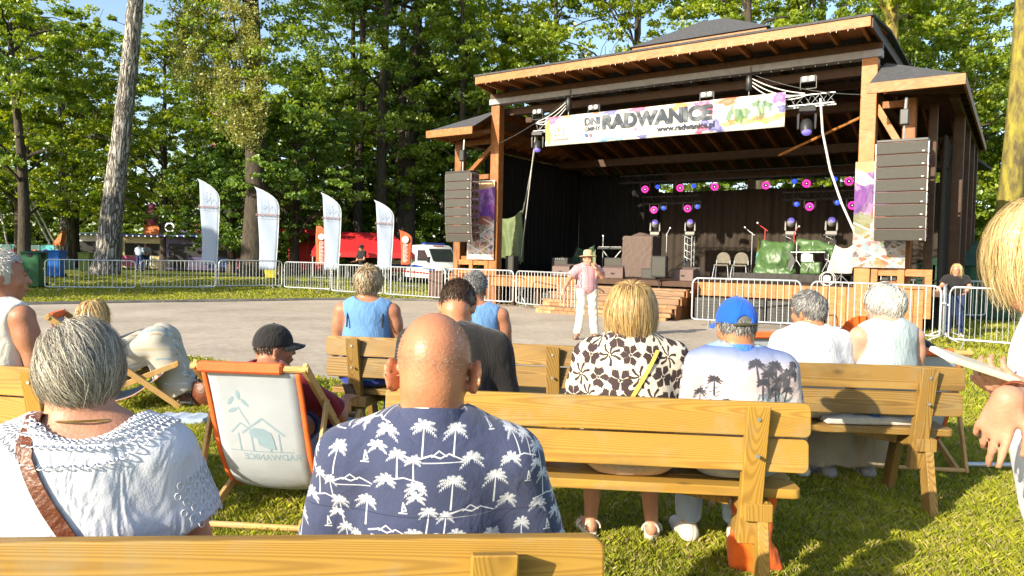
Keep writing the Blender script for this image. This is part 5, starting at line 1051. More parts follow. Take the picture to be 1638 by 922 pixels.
def head_prims(C, Rm, s=1., face=True):
    f = lambda v: C + Rm @ (np.array(v) * s); rot = Rm; P = []
    P.append(('ell', f((0, -.012, .030)), (.076 * s, .096 * s, .092 * s), .02, rot)); P.append(('ell', f((0, .026, -.035)), (.060 * s, .070 * s, .085 * s), .03, rot)); P.append(('ell', f((0, -.035, -.035)), (.062 * s, .062 * s, .06 * s), .03, rot))
    P.append(('ell', f((0, .055, -.095)), (.028 * s, .024 * s, .022 * s), .025, rot))
    for x in (-1, 1):
        eq = EAR[0]; er = rot @ RZ(x * (.35 + .25 * (eq > 1))) @ RY(x * .12); P.append(('ell', f((x * (.083 + .006 * (eq > 1)), -.012, -.012)), (.0085 * s, .021 * s * eq, .033 * s * eq), .006, er)); P.append(('sub', f((x * (.0925 + .006 * (eq > 1)), -.008, -.006)), (.006 * s, .012 * s, .020 * s), .004, er)); P.append(('ell', f((x * .080, -.008, -.036)), (.007 * s, .010 * s, .012 * s), .006, er))
        if face: P.append(('sub', f((x * .031, .098, .010)), (.018 * s, .016 * s, .012 * s), .012, rot)); P.append(('ell', f((x * .031, .078, .010)), (.0125 * s, .0125 * s, .0115 * s), .003, rot)); P.append(('ell', f((x * .03, .088, .030)), (.022 * s, .010 * s, .007 * s), .01, rot)); P.append(('ell', f((x * .042, .068, -.025)), (.022 * s, .018 * s, .02 * s), .02, rot))
    P.append(('cap', f((0, .092, .012)), f((0, .112, -.026)), .008 * s, .0125 * s, .012))
    if face: P.append(('ell', f((0, .096, -.057)), (.022 * s, .009 * s, .006 * s), .006, rot)); P.append(('ell', f((0, .094, -.069)), (.019 * s, .009 * s, .007 * s), .005, rot))
    return P
WHO = {}
def person(key, label, loc_head, Y, facing=0., sit=True, group=None, **o):
    """loc_head: photo pixel of the top of the head; the torso length follows from it"""
    top = atY(loc_head[0], loc_head[1], Y); g = o.get('ground', 0.); lean = rad(o.get('lean', 6)); bulk = o.get('bulk', 1.); sh = o.get('sh', .19); pz = o.get('pz', .605 if sit else .93); dep = o.get('dep', .9)
    yaw, pit, rol = [rad(v) for v in o.get('head', (0, 0, 0))]; Rm = RZ(yaw) @ RX(pit) @ RY(rol); hs = o.get('hs', 1.)
    T = (top[2] - g - o.get('tall', .0) - pz - .245 * hs + (.02 if lean > .3 else 0)) / math.cos(lean); T = min(max(T, .38), .64); sp = np.array([0, math.sin(lean), math.cos(lean)])
    p = np.array([0, 0, pz]); neck = p + sp * T; hl = o.get('headlean', .02); C = neck + np.array([o.get('hx', 0.), hl + .012, .125 * hs]) if not o.get('hc') else neck + np.array(o['hc'])
    # root so that the head stands where the photo has it
    Rf = RZ(facing); off = Rf @ C; root = thing('person', label, 'person', (top[0] - off[0], Y - off[1], g), facing, group); W2L = lambda w: Rf.T @ (np.array(w) - np.array(root.location))
    up = sp; fw = np.array([0, math.cos(lean), -math.sin(lean)])
    S = {}; A = {}; dflt = {}
    for x, n in ((-1, 'L'), (1, 'R')):
        s_ = neck + np.array([x * sh, 0, 0]) - up * .065 + fw * -.005; e = s_ + np.array([x * .05, .04, -.29]) ; w = e + np.array([-x * .09, .23, -.02]); hd = np.array([-x * .5, .8, -.2])
        if n in o.get('arm', {}):
            q = o['arm'][n]; cv = W2L if q.get('world') else (lambda v: np.array(v, float)); e = cv(q['e']); w = cv(q['w']); hd = (Rf.T @ np.array(q['d'], float)) if q.get('world') else np.array(q['d'], float)
        S[n] = (s_, e, w, unit(hd), x)
    P = []
    torso = [('ell', p + np.array([0, 0, .02]), (.165 * bulk, .125 * bulk * dep, .12), .05), ('ell', p + up * T * .35 + fw * .01, (.145 * bulk * (1 + .15 * (bulk - 1)), .115 * bulk * dep, .17), .06), ('ell', p + up * T * .68, (sh * .86 * (.6 + .4 * bulk), .112 * (.5 + .5 * bulk) * dep, .19), .06), ('ell', p + up * T * .86 - fw * .012, (sh * .80, .085, .09), .06)]
    for n in 'LR': s_ = S[n][0]; torso.append(('cap', neck + up * .0 - fw * .012 + np.array([S[n][4] * .045, 0, -.01]), s_ + np.array([-S[n][4] * .01, -.0, .012]), .050, .052, .045))
    head = head_prims(C, Rm, hs); neckp = [('cap', neck - up * .03, C + Rm @ np.array([0, -.022, -.055]), .061 * o.get('nk', 1), .056 * o.get('nk', 1), .03)]
    arms = []
    for n in 'LR':
        s_, e, w, hd, x = S[n]; ab = o.get('armr', 1.) * (.7 + .3 * bulk); arms += [('cap', s_, e, .052 * ab, .041 * ab, .03), ('ell', s_ * .7 + e * .3, (.05 * ab, .052 * ab, .07), .03), ('cap', e, e * .45 + w * .55, .042 * ab, .036 * ab, .02), ('cap', e * .45 + w * .55, w, .036 * ab, .0265, .02)]
        hq = o.get('arm', {}).get(n, {}); arms += hand(w, hd, (Rf.T @ np.array(hq['up'])) if hq.get('world') else hq.get('up', (0, -.1, 1)), x * hq.get('flip', 1), curls=hq.get('curls'), curl=hq.get('curl', .45), s=hq.get('s', 1.02), thumb=hq.get('thumb', .5), spread=hq.get('spread', .1))
    legs = []; Lg = {}
    dl = {'L': ((-.13, .44, .55), (-.14, .44, .09)), 'R': ((.13, .44, .55), (.14, .44, .09))} if sit else {'L': ((-.10, .02, .50), (-.12, -.02, .085)), 'R': ((.10, .02, .50), (.12, .02, .085))}
    dl.update(o.get('legs', {})); lr = o.get('legr', 1.)
    for n in 'LR':
        x = S[n][4]; hip = p + np.array([x * .095, .01, -.01]); kn, an = [np.array(v, float) for v in dl[n]]; ft = unit(o.get('foot', {}).get(n, (x * .25, 1, 0)))
        Lg[n] = (hip, kn, an, ft); legs += [('cap', hip, kn, .088 * lr, .060 * lr, .03), ('cap', kn, kn * .55 + an * .45, .058 * lr, .053 * lr, .02), ('cap', kn * .55 + an * .45, an, .053 * lr, .034, .02), ('cap', an + np.array([0, -.02, -.035]), an + ft * .13 + np.array([0, 0, -.058]), .034, .024, .02), ('cap', an + ft * .12 + np.array([0, 0, -.06]), an + ft * .165 + np.array([0, 0, -.064]), .026, .017, .012)]
    B_ = Sdf()
    for q in torso + neckp + head + arms + legs: B_.add(*q)
    h = o.get('h', .011); V, F = B_.mesh(h, zs=[(-1, h * 1.3), (neck[2] - .06, o.get('hf', h * .75))])
    npmesh('body', V, F, M[o.get('skin', 'skin')], root)
    inf = lambda q, e, k=None: (q[0], q[1], (tuple(np.array(q[2]) + e) if q[0] in ('ell', 'sub') else q[2])) + ((q[3] + e, q[4] + e, k or q[5]) if q[0] in ('cap', 'clip') else (k or q[3],) + tuple(q[4:]))
    info = dict(root=root, C=C, Rm=Rm, neck=neck, S=S, up=up, fw=fw, p=p, T=T, Lg=Lg, inf=inf, torso=torso, hs=hs, sh=sh, Rf=Rf, W2L=W2L, bulk=bulk, head=head, dep=dep)
    WHO[key] = info; return info
def fold_noise(amp, seed=0, f=1.):
    a = seed * 1.7
    def fn(p):
        x, y, z = p[..., 0], p[..., 1], p[..., 2]
        return amp * (np.sin(17 * f * x + 9 * f * z + 2.5 * np.sin(7 * z + a) + a) * .5 + .6 * np.sin(11 * f * z - 8 * f * x * np.sign(x) + 2 * np.sin(9 * x + a) + 5 * y) + .35 * np.sin(33 * f * z + 14 * x + 3 * np.sin(15 * x + a)))
    return fn
def prj(o, R=.22, yc=0.):
    """lays print coordinates round the body"""
    me = o.data; n = len(me.vertices); v = np.empty(n * 3, np.float32); me.vertices.foreach_get('co', v); v = v.reshape(-1, 3); th = np.arctan2(v[:, 0], -(v[:, 1] - yc)); rr = np.hypot(v[:, 0], v[:, 1] - yc)
    u = np.where(np.abs(th) < 1.2, v[:, 0] * 1.0 + 0 * th, np.sign(th) * (np.abs(v[:, 0]) + (np.abs(th) - 1.2) * .1)); a = me.attributes.new('Prj', 'FLOAT_VECTOR', 'POINT'); a.data.foreach_set('vector', np.stack([u, v[:, 1], v[:, 2]], 1).astype(np.float32).ravel())
def top_garment(I, name, mat, kind='tee', e=.014, sleeve=.62, hem=None, flare=.018, h=.010, fold=.004, seed=0, scoop=0., f=1., Rr=.22, k=.05):
    S_ = Sdf(); p, up, T = I['p'], I['up'], I['T']
    for q in I['torso']: S_.add(*I['inf'](q, e, max(k, q[3] if q[0] == 'ell' else q[5])))
    if kind == 'blouse': S_.add('ell', p + up * T * .45, (.175 * I['bulk'], .125 * I['bulk'] * I['dep'], .26), .08)
    for n in 'LR':
        s_, el, w, hd, x = I['S'][n]
        if kind in ('tee', 'blouse', 'shirt'):
            b = s_ + (el - s_) * sleeve; r = .056 + e + (.3 * (I['bulk'] - 1)) * .05; S_.add('clip', s_, b, r, r - .006 + flare, .05)
        if kind == 'long': S_.add('cap', s_, el, .056 + e, .05 + e, .04); S_.add('cap', el, w, .05 + e, .035 + e, .03)
    if kind == 'tank':
        for n in 'LR': s_ = I['S'][n][0]; x = I['S'][n][4]; S_.add('sub', s_ + np.array([x * .035, 0, -.035]) , (.062, .2, .115 + scoop * .3), .02)
    nb = I['neck']; S_.add('sub', nb + np.array([0, .0, .055 - scoop * .25]), (.070 + scoop * .6, .078 + scoop, .055 + scoop * .5), .015)
    z0 = (p[2] - .055) if hem is None else hem; c = [((0, 0, -1), -z0)]
    V, F = S_.mesh(h, noise=fold_noise(fold, seed, f), cut=c); o = npmesh(name, V, F, M[mat], I['root']); prj(o, Rr); return o
def seatcut(I):
    zs_ = I['p'][2] - .112; y_ = I['p'][1] + .30
    return lambda G: np.where(G[..., 1] < y_, zs_ - G[..., 2], -1.).astype(np.float32)
def bottoms(I, name, mat, e=.013, upto=.98, h=.013, waist=.0, seed=1, fl=.0, fold=.003):
    S_ = Sdf(); S_.add(*I['inf'](I['torso'][0], e, .05))
    for n in 'LR':
        hip, kn, an, ft = I['Lg'][n]; t = upto; S_.add('cap', hip, kn, .088 + e, .062 + e + fl * .5, .04)
        if t > .5: S_.add('clip', kn, kn + (an - kn) * ((t - .5) * 2), .062 + e + fl * .5, .048 + e + fl, .03)
    V, F = S_.mesh(h, noise=fold_noise(fold, seed, 1.3), cut=[lambda G: np.where(G[..., 1] < I['p'][1] + .16, G[..., 2] - I['p'][2] - waist, -1.).astype(np.float32)] + ([seatcut(I)] if I['p'][2] < .7 else [])); return npmesh(name, V, F, M[mat], I['root'])
def shoes(I, mat, sole='whitepl', sandal=False):
    for n in 'LR':
        hip, kn, an, ft = I['Lg'][n]; S_ = Sdf(); a = an + np.array([0, -.03, -.05]) - ft * .01; b = an + ft * .15 + np.array([0, 0, -.058])
        if not sandal: S_.add('cap', a, b, .045, .036, .03).add('cap', an + np.array([0, -.01, -.03]), a, .045, .045, .02); V, F = S_.mesh(.008, cut=[((0, 0, -1), -(an[2] - .083))]); sh_ = npmesh('shoe', V, F, M[mat], I['root'])
        else:
            mb = MB(); u = np.cross(ft, [0, 0, 1])
            for (t, z0, r) in ((-.03, -.0, .042), (.09, -.035, .046), (.125, -.045, .045)): c_ = an + ft * t; mb.tube([tuple(c_ + u * r * math.cos(q) + np.array([0, 0, z0 - .035 + .035 * math.sin(q)]) + ft * 0) for q in np.linspace(-.2, PI + .2, 9)], .006, 5)
            sh_ = mb.obj('sandal', M[mat], I['root'], sm=60)
        mb = MB(); u = np.cross(ft, [0, 0, 1]); pts = []
        for q in np.linspace(0, 2 * PI, 17)[:-1]: c_ = an + ft * (.062 + .125 * math.cos(q)) + u * (.044 - .006 * (1 - math.cos(q)) * .5) * math.sin(q); pts.append((c_[0], c_[1]))
        mb.prism(pts, an[2] - .088, an[2] - .062 if not sandal else an[2] - .060, 'xy').obj('sole', M[sole], sh_, .004)
def add_hair(I, name, mat, n, length, layer=1.12, crown=(0, -.55, .83), R3=(.080, .100, .100), region=None, grav=.3, snap=True, width=.0035, seed=1, messy=.12, base=True, part=None, steps=8, cz=.028, base_e=.004, cut=None, curl=0., fr=None, face_y=.35):
    hs = I['hs']; region = region or (lambda d: (d[:, 2] > -.25 - .35 * (d[:, 1] < 0)) & ~((d[:, 1] > face_y) & (d[:, 2] < .55)) & ~((np.abs(d[:, 0]) > .8) & (d[:, 2] < -.0)))
    Cc = I['C'] + I['Rm'] @ np.array([0, -.010, cz]) * hs; V, F, c = strands(Cc, np.array(R3) * hs, I['Rm'], n, crown, length, layer, width, seed, region, grav, snap, steps, messy, part, curl, fr)
    o = npmesh(name, V, F, M[mat], I['root'], sm=True, col=c)
    if base:   # the dark under-layer of the hair, close to the scalp
        S_ = Sdf().add('ell', Cc, tuple(np.array(R3) * hs + base_e), .02, I['Rm']); Rt = I['Rm'].T
        def ct(G):
            q = (G - Cc) @ I['Rm']; a = np.maximum((q[..., 1] - .042), -(q[..., 2] - .055)); a2 = -(q[..., 2] + .075 + .25 * np.maximum(0, q[..., 1] + .0)); a3 = np.minimum(np.minimum(q[..., 1] - .045, .06 - q[..., 2]), 1.)
            return np.maximum(a2, a3).astype(np.float32)
        V, F = S_.mesh(.006 if hs else .01, cut=[ct]); npmesh('hair_base', V, F, M[mat], o, col=np.full((len(V), 3), .12))
    return o
def collar(I, mat, r=.072, h=.045, tilt=.25, op=.9, z=-.005):
    """folded shirt collar, open at the throat"""
    mb = MB(); nb = I['neck']; n = 28; prof = [(.0, .0), (.004, h), (.012, h + .003), (.022, h * .55), (.03, -.012), (.024, -.014), (.014, .01)]; vs = []; A_ = np.linspace(op, 2 * PI - op, n) + PI / 2
    for a_ in A_:
        for (dr, dz) in prof: rr = r + dr - .004; vs.append((nb[0] + rr * math.cos(a_), nb[1] + I['fw'][1] * rr * 1.05 * math.sin(a_) - .004, nb[2] + z + dz - .28 * rr * math.sin(a_) + .0))
    m = len(prof); fs = [(i * m + k, i * m + (k + 1) % m, (i + 1) * m + (k + 1) % m, (i + 1) * m + k) for i in range(n - 1) for k in range(m)] + [tuple(range(m))[::-1], tuple((n - 1) * m + k for k in range(m))]
    mb.add(vs, fs); o = mb.obj('collar', M[mat], I['root'], sm=50); prj(o); return o
def cap_hat(I, mat, name='baseball_cap', back_strap=None, brim=True, lift=.0, sc=1.):
    hs = I['hs']; C = I['C'] + I['Rm'] @ np.array([0, -.012, .032 + lift]) * hs; Rm = I['Rm']
    def ct(G): q = (G - C) @ Rm; return (-(q[..., 2] + .012 + .10 * np.maximum(-q[..., 1] - .02, 0))).astype(np.float32)
    S_ = Sdf().add('ell', C, tuple(np.array((.088, .108, .108)) * hs * sc), .02, Rm)
    if back_strap is not None: S_.add('sub', C + Rm @ np.array([0, -.115, -.012]), (.042, .04, .034), .006, Rm)
    nz = lambda p: -.0018 * np.abs(np.sin(3 * np.arctan2(((p - C) @ Rm)[..., 0], ((p - C) @ Rm)[..., 1]))) ** .5
    V, F = S_.mesh(.006, cut=[ct], noise=nz); root = npmesh(name, V, F, M[mat], I['root'])
    f = lambda v: tuple(C + Rm @ (np.array(v) * hs * sc))
    MB().lathe([(.009, 0), (.007, .005), (.002, .007)], n=10).obj('button', M[mat], root).matrix_local = Matrix.Translation(f((0, 0, .107))) @ Matrix(Rm.tolist()).to_4x4()
    if brim:
        S2 = Sdf(); mb = MB(); vs = []; n = 12
        for i in range(n + 1):
            a_ = -1.25 + 2.5 * i / n; x = math.sin(a_); y = math.cos(a_); e = .062 * max(0, math.cos(a_ * 1.22)) ** .6
            for (rr, dz) in ((0, 0), (e * .5, -.004), (e, -.012 - .01 * x * x)): 
                px, py = x * (.086 + rr * .6), y * (.106) + rr * 1.15
                for t in (0, .004): vs.append(f((px, py, .0 + dz + t - .018 * x * x)))
        fs = []
        for i in range(n):
            for j in range(2):
                a = (i * 3 + j) * 2; b = a + 2; c = ((i + 1) * 3 + j) * 2; d = c + 2; fs += [(a + 1, b + 1, d + 1, c + 1), (a, c, d, b)]
            a = (i * 3 + 2) * 2; c = ((i + 1) * 3 + 2) * 2; fs.append((a, c, c + 1, a + 1))
        MB().add(vs, fs).obj('brim', M[mat], root, sm=60)
    if back_strap is not None: mbs = MB().tube([f((.052 * math.sin(t) / .85, -.112 + .035 * (1 - math.cos(t)), -.020)) for t in np.linspace(-1.0, 1.0, 12)], .0065, 6); mbs.obj('strap', M[back_strap], root, sm=60)
    return root
def glasses(I, mat='blackmetal'):
    f = lambda v: tuple(I['C'] + I['Rm'] @ (np.array(v) * I['hs'])); mb = MB()
    for x in (-1, 1):
        mb.tube([f((x * .032 + .023 * math.cos(t), .104 - .004 * abs(math.cos(t)), .008 + .017 * math.sin(t))) for t in np.linspace(0, 2 * PI, 15)[:-1]], .0022, 5, True); mb.tube([f((x * .055, .098, .010)), f((x * .080, .04, .012)), f((x * .084, -.01, .006))], .0018, 5)
    mb.tube([f((-.01, .108, .01)), f((.01, .108, .01))], .002, 5); return mb.obj('glasses', M[mat], I['root'], sm=60)
def features(I, hairm='hair_brown', lip=(.45, .14, .11)):
    """eyes, brows and lips as small pieces on the face"""
    f = lambda v: tuple(I['C'] + I['Rm'] @ (np.array(v) * I['hs']))
    for x in (-1, 1):
        MB().lathe([(.001, -.0045), (.0045, -.002), (.0052, .001), (.001, .004)], n=8).obj('iris', M['black'], I['root']).location = f((x * .031, .0895, .010))
        MB().tube([f((x * .012, .102, .032)), f((x * .03, .102, .037)), f((x * .052, .088, .031))], .0035, 5).obj('eyebrow', M['eyebrow'], I['root'], sm=60)
    MB().tube([f((-.022, .095, -.063)), f((-.008, .103, -.0615)), (f((.008, .103, -.0615))), f((.022, .095, -.063))], .0032, 5).obj('lip_line', M['lip'], I['root'], sm=60)
M['eyebrow'] = mk('eyebrow', (.07, .045, .03), None, 9, .9, 0); M['lip'] = mk('lip', (.32, .09, .07), None, 9, .6, 0)
# ---------------------------------------------------------------- prints
def palm(a, cx, cy, s, c, rr, trunk=True, nf=8, w=1.6, al=1.):
    if trunk: b = rr.uniform(-.15, .15); stroke(a, [(cx, cy), (cx + b * s * .4, cy - .45 * s), (cx + b * s, cy - s)], w * .9, w * 1.5, c, al)
    for i in range(nf):
        t = -.35 + (PI + .7) * i / (nf - 1) + rr.uniform(-.12, .12); L_ = s * rr.uniform(.42, .58); pts = []
        for j in range(7):
            u = j / 6; pts.append((cx + math.cos(t) * L_ * u, cy + math.sin(t) * L_ * u * .9 - .34 * L_ * u * u * u)) 
        stroke(a, pts, w * .6, w * .35, c, al)
        for j in range(1, 6):
            (x0, y0), (x1, y1) = pts[j], pts[j + 1] if j < 6 else pts[j]; dx, dy = x1 - x0, y1 - y0; k = s * .10 / (math.hypot(dx, dy) + 1e-6) * (1.15 - j * .12)
            for sg in (-1, 1): stroke(a, [(x0, y0), (x0 + dx * k * .8 - dy * k * sg * .9, y0 + dy * k * .8 + dx * k * sg * .9 - s * .015)], w * .75, w * .3, c, al)
def img_prj(name, arr, lo, size, **kw):
    m = img_mat(name, arr, (0, 2), lo, size, **kw); nt = m.node_tree
    tc = [n for n in nt.nodes if n.type == 'TEX_COORD'][0]; sep = [n for n in nt.nodes if n.type == 'SEPXYZ'][0]; at = nt.nodes.new('ShaderNodeAttribute'); at.attribute_name = 'Prj'; nt.links.new(at.outputs['Vector'], sep.inputs[0]); return m
rr = random.Random(12); a = canvas(1500, 1500, (.048, .058, .118)); n1 = np.random.default_rng(2).normal(0, 1, (1500, 1500, 1)).astype(np.float32); a *= 1 + .12 * n1
white = (.58, .59, .62); row = 0
for j in range(17):
    for i in range(12):
        cx = (i + .5 * (j % 2) + rr.uniform(-.12, .12)) * 128 + 20; cy = j * 90 + 40 + rr.uniform(-16, 16); k = (i * 3 + j * 5) % 7
        if k in (0, 1, 3, 4): palm(a, cx, cy, rr.uniform(80, 96), white, rr, k not in (4, 1), 9, 2.2)
        elif k == 2: palm(a, cx - 26, cy, 74, white, rr, True, 8, 2.1); palm(a, cx + 32, cy - 16, 66, white, rr, True, 8, 2.); stroke(a, [(cx - 60, cy - 85), (cx, cy - 74), (cx + 60, cy - 88)], 2.5, 2, white)
        elif k == 5: stroke(a, [(cx - 70, cy), (cx - 30, cy + 12), (cx, cy + 2), (cx + 30, cy + 16), (cx + 75, cy - 4)], 3, 2, white); stroke(a, [(cx - 60, cy - 14), (cx + 70, cy - 12)], 1.8, 1.4, white); stroke(a, [(cx - 30, cy + 6), (cx - 5, cy + 26), (cx + 22, cy + 8)], 2, 2, white)
        else: stroke(a, [(cx, cy - 15), (cx + 4, cy + 18), (cx + 15, cy - 8), (cx, cy - 12)], 3, 2, white); stroke(a, [(cx - 10, cy - 18), (cx + 18, cy - 18)], 2.4, 2, white); palm(a, cx + 48, cy + 38, 70, white, rr, False, 7, 2.8)
stroke(a, [(0, 735), (1500, 735)], 1.2, 1.2, (.015, .02, .05))
M['palmshirt'] = img_prj('palm_shirt', a, (-.45, .45), (.90, .90), rough=.9, bump=.3, sheen=.2)
rr = random.Random(4); a = canvas(1000, 1000, (.60, .54, .43)); dk = (.05, .032, .032)
def flower(a, cx, cy, s, rr):
    for i in range(6):
        t = i * 1.047 + rr.uniform(-.2, .2); ux, uy = math.cos(t), math.sin(t)
        for q in (-.34, -.17, 0, .17, .34): t2 = t + q; L_ = s * (.95 - abs(q) * .6); stroke(a, [(cx + math.cos(t2) * s * .22, cy + math.sin(t2) * s * .22), (cx + math.cos(t2 + .05) * L_ * .62, cy + math.sin(t2 + .05) * L_ * .62), (cx + math.cos(t2 + .0) * L_, cy + math.sin(t2) * L_)], s * .03, s * .085, dk)
    blob(a, cx, cy, s * .14, s * .14, dk, 0, 1, .3, 1)
for j in range(8):
    for i in range(8):
        cx = (i + .5 * (j % 2)) * 130 + rr.uniform(-18, 18); cy = j * 125 + 40 + rr.uniform(-15, 15)
        if (i + j) % 3: flower(a, cx, cy, rr.uniform(58, 76), rr)
        else:
            for q in range(7): t = q * .9 + rr.uniform(0, .4); stroke(a, [(cx + 10 * math.cos(t), cy + 10 * math.sin(t)), (cx + 34 * math.cos(t + .3), cy + 34 * math.sin(t + .3)), (cx + 62 * math.cos(t + .15), cy + 62 * math.sin(t + .15))], 4, 9, dk)
M['flowershirt'] = img_prj('flower_shirt', a, (-.4, .45), (.72, .72), rough=.85, bump=.2)
yy = np.linspace(0, 1, 540)[:, None]; xx = np.linspace(0, 1, 900)[None, :]
def lerp3(t, stops):
    out = np.zeros(t.shape + (3,), np.float32)
    for i in range(3): out[..., i] = np.interp(t, [s[0] for s in stops], [s[1][i] for s in stops])
    return out
a = lerp3(np.broadcast_to(yy, (540, 900)), [(0, hx(150, 190, 200)), (.25, hx(232, 214, 212)), (.55, hx(232, 208, 210)), (.74, hx(205, 195, 215)), (.86, hx(160, 172, 212)), (1, hx(80, 115, 200))]).astype(np.float32)
n_ = np.random.default_rng(5); rr = random.Random(9)
for i in range(90): blob(a, rr.uniform(560, 860), rr.uniform(0, 200), rr.uniform(10, 40), rr.uniform(5, 14), [hx(40, 130, 150), hx(70, 160, 180), hx(30, 100, 120), hx(230, 235, 240)][i % 4], rr.uniform(-1, 1), .75, .2, i)
a = a * .55 + .06; dkp = (.035, .035, .045)
for (x_, y_, s_) in ((250, 300, 110), (140, 200, 120), (330, 150, 70)): palm(a, x_, y_, s_, dkp, rr, True, 9, 5.)
for (x_, y_, s_) in ((540, 420, 130), (690, 400, 150), (820, 350, 140), (590, 290, 110), (690, 240, 100), (820, 230, 100), (750, 310, 130), (630, 350, 120), (870, 410, 110)): palm(a, x_, y_, s_, (.06, .06, .075), rr, True, 11, 7., .93)
for i in range(30): blob(a, rr.uniform(600, 860), rr.uniform(180, 400), 26, 30, (.08, .08, .095), rr.uniform(-1, 1), .6, .3, i)
for i in range(24): x_, y_ = rr.uniform(70, 270), rr.uniform(0, 250); stroke(a, [(x_, y_), (x_ + 30, y_ + 16)], 5, 2, dkp, .8)
M['sunsetshirt'] = img_prj('sunset_shirt', a, (-.27, .75), (.54, .32), rough=.8, bump=.25)
rr = random.Random(14); a = canvas(500, 500, hx(130, 45, 60))
for j in range(14):
    for i in range(14):
        x_, y_ = i * 36 + 18, j * 36 + 18
        for q in (14, 7): stroke(a, [(x_ - q, y_ - q), (x_ + q, y_ - q), (x_ + q, y_ + q), (x_ - q, y_ + q), (x_ - q, y_ - q * .2)], 1.8, 1.8, hx(225, 200, 205))
M['mazeshirt'] = img_prj('maze_shirt', a, (-.3, .9), (.5, .5), rough=.85)
a = canvas(400, 400, hx(178, 172, 158))
for i in range(80): blob(a, rr.uniform(0, 400), rr.uniform(0, 400), rr.uniform(8, 26), rr.uniform(5, 14), [hx(120, 150, 165), hx(170, 160, 130), hx(200, 205, 210), hx(150, 130, 110)][i % 4], rr.uniform(-2, 2), .8, .3, i)
M['patterntrouser'] = img_mat('pattern_trouser', a, (0, 2), (0, 0), (.4, .4), .9)
for nm, c, c2 in [('c_white', (.56, .57, .61), (.50, .51, .56)), ('c_blue', (.13, .27, .52), (.11, .24, .46)), ('c_blue2', (.14, .29, .55), None), ('c_black', (.014, .013, .014), (.022, .02, .02)), ('c_red', (.22, .012, .022), (.16, .01, .018)), ('c_cream', (.55, .43, .33), (.50, .39, .29)), ('c_jeans', (.36, .44, .56), (.28, .36, .48)), ('c_denimdark', (.03, .05, .13), (.025, .04, .10)), ('c_navy', (.03, .045, .14), None), ('c_royal', (.03, .07, .42), (.025, .055, .34)), ('c_mint', (.36, .43, .45), (.32, .39, .41)), ('c_khaki', (.34, .29, .20), (.27, .22, .15)), ('c_offwhite', (.66, .62, .52), (.60, .55, .45)), ('c_tankwhite', (.70, .68, .62), None), ('c_capblue', (.012, .10, .55), (.010, .085, .48)), ('c_orange', (.80, .14, .012), (.70, .11, .01)), ('c_grey', (.30, .30, .31), None), ('c_brownskirt', (.20, .16, .12), None)]: M[nm] = cloth(nm, c, c2)
M['c_linen'] = cloth('c_linen', (.58, .60, .66), (.52, .54, .61), 260, .9, 5, .5)
M['leather'] = mk('leather', (.16, .045, .018), (.10, .028, .012), 14, .4, .3, 60); M['straw'] = mk('straw', (.60, .42, .24), (.50, .34, .18), 40, .8, .5, 90); M['olive'] = mk('olive', (.05, .05, .025), None, 20, .8, .1); M['gold'] = mk('gold', (.6, .42, .15), None, 10, .3, 0, metal=.9)
# ---------------------------------------------------------------- the people themselves
# 1 bald man, palm shirt, front bench
EAR[0] = 1.22
I = person('bald', 'broad bald man in a navy shirt with white palms on the nearest bench', (697, 503), 1.67, facing=.03, lean=2, sh=.180, bulk=1.08, dep=.9, h=.009, hf=.0055, skin='skin_red', hs=1.06, head=(-4, -9, 0), nk=1.08, arm={'L': dict(e=(-.245, .06, .72), w=(-.22, .28, .62), d=(.3, .8, -.2)), 'R': dict(e=(.245, .08, .72), w=(.25, .30, .62), d=(-.3, .8, -.2))})
EAR[0] = 1.
top_garment(I, 'shirt', 'palmshirt', 'shirt', e=.014, sleeve=.88, flare=.016, h=.0085, fold=.0035, seed=2, f=1.0); collar(I, 'palmshirt', .074, .050)
bottoms(I, 'trousers', 'c_grey'); shoes(I, 'c_grey')
stub = lambda d: (d[:, 2] > -.75) & (d[:, 2] < .62 - .5 * np.maximum(0, -d[:, 1]) + .35 * np.abs(d[:, 0])) & ~((d[:, 1] > .45)) & ~((d[:, 1] < -.3) & (d[:, 2] > .42) & (np.abs(d[:, 0]) < .62)) & ~((np.abs(d[:, 0]) > .80) & (d[:, 2] < -.05) & (d[:, 1] > -.25))
add_hair(I, 'stubble', 'stub', 11000, .0022, 1.008, R3=(.0770, .0970, .0945), region=stub, width=.0006, steps=2, base=False, messy=.7, snap=False, cz=.026)
# 2 woman, white lace blouse, brown strap, front bench left
I = person('blouse', 'grey haired woman in a white lace blouse with a brown strap across her back', (128, 526), 1.60, facing=.26, hx=-.03, lean=5, sh=.142, bulk=.98, dep=.85, h=.010, hf=.007, skin='skin', hs=.89, head=(12, -4, 0), arm={'L': dict(e=(-.25, .08, .70), w=(-.2, .3, .62), d=(.3, .8, -.2)), 'R': dict(e=(.225, .07, .70), w=(.20, .28, .6), d=(-.3, .8, -.2))})
bl = top_garment(I, 'blouse', 'c_linen', 'blouse', e=.014, sleeve=.52, flare=.024, h=.008, fold=.003, seed=5, scoop=.045, f=1.3)
M['lace'] = mk('lace', (.66, .67, .72), None, 9, .9, .2)
nb = I['neck']
def on_surface(I, obj, pts, lift=.006):
    """drops points onto a mesh from outside"""
    dg = bpy.context.evaluated_depsgraph_get(); out = []
    for p, d in pts:
        ok, loc, nr, _ = obj.ray_cast(Vector(p), Vector(d).normalized()); out.append((np.array(loc) + np.array(nr) * lift) if ok else None)
    return out
bpy.context.view_layer.update()
rows = []
for j, (rr_, nn_) in enumerate(((.094, 60), (.102, 64), (.110, 70), (.118, 76), (.126, 60), (.137, 50))):
    P = []
    for i in range(nn_):
        t = 2 * PI * i / nn_; P.append(((nb[0] + rr_ * 1.22 * math.cos(t), nb[1] + .0 + rr_ * .95 * math.sin(t), nb[2] + .25), (0, 0, -1)))
    rows.append(on_surface(I, bl, P, .003))
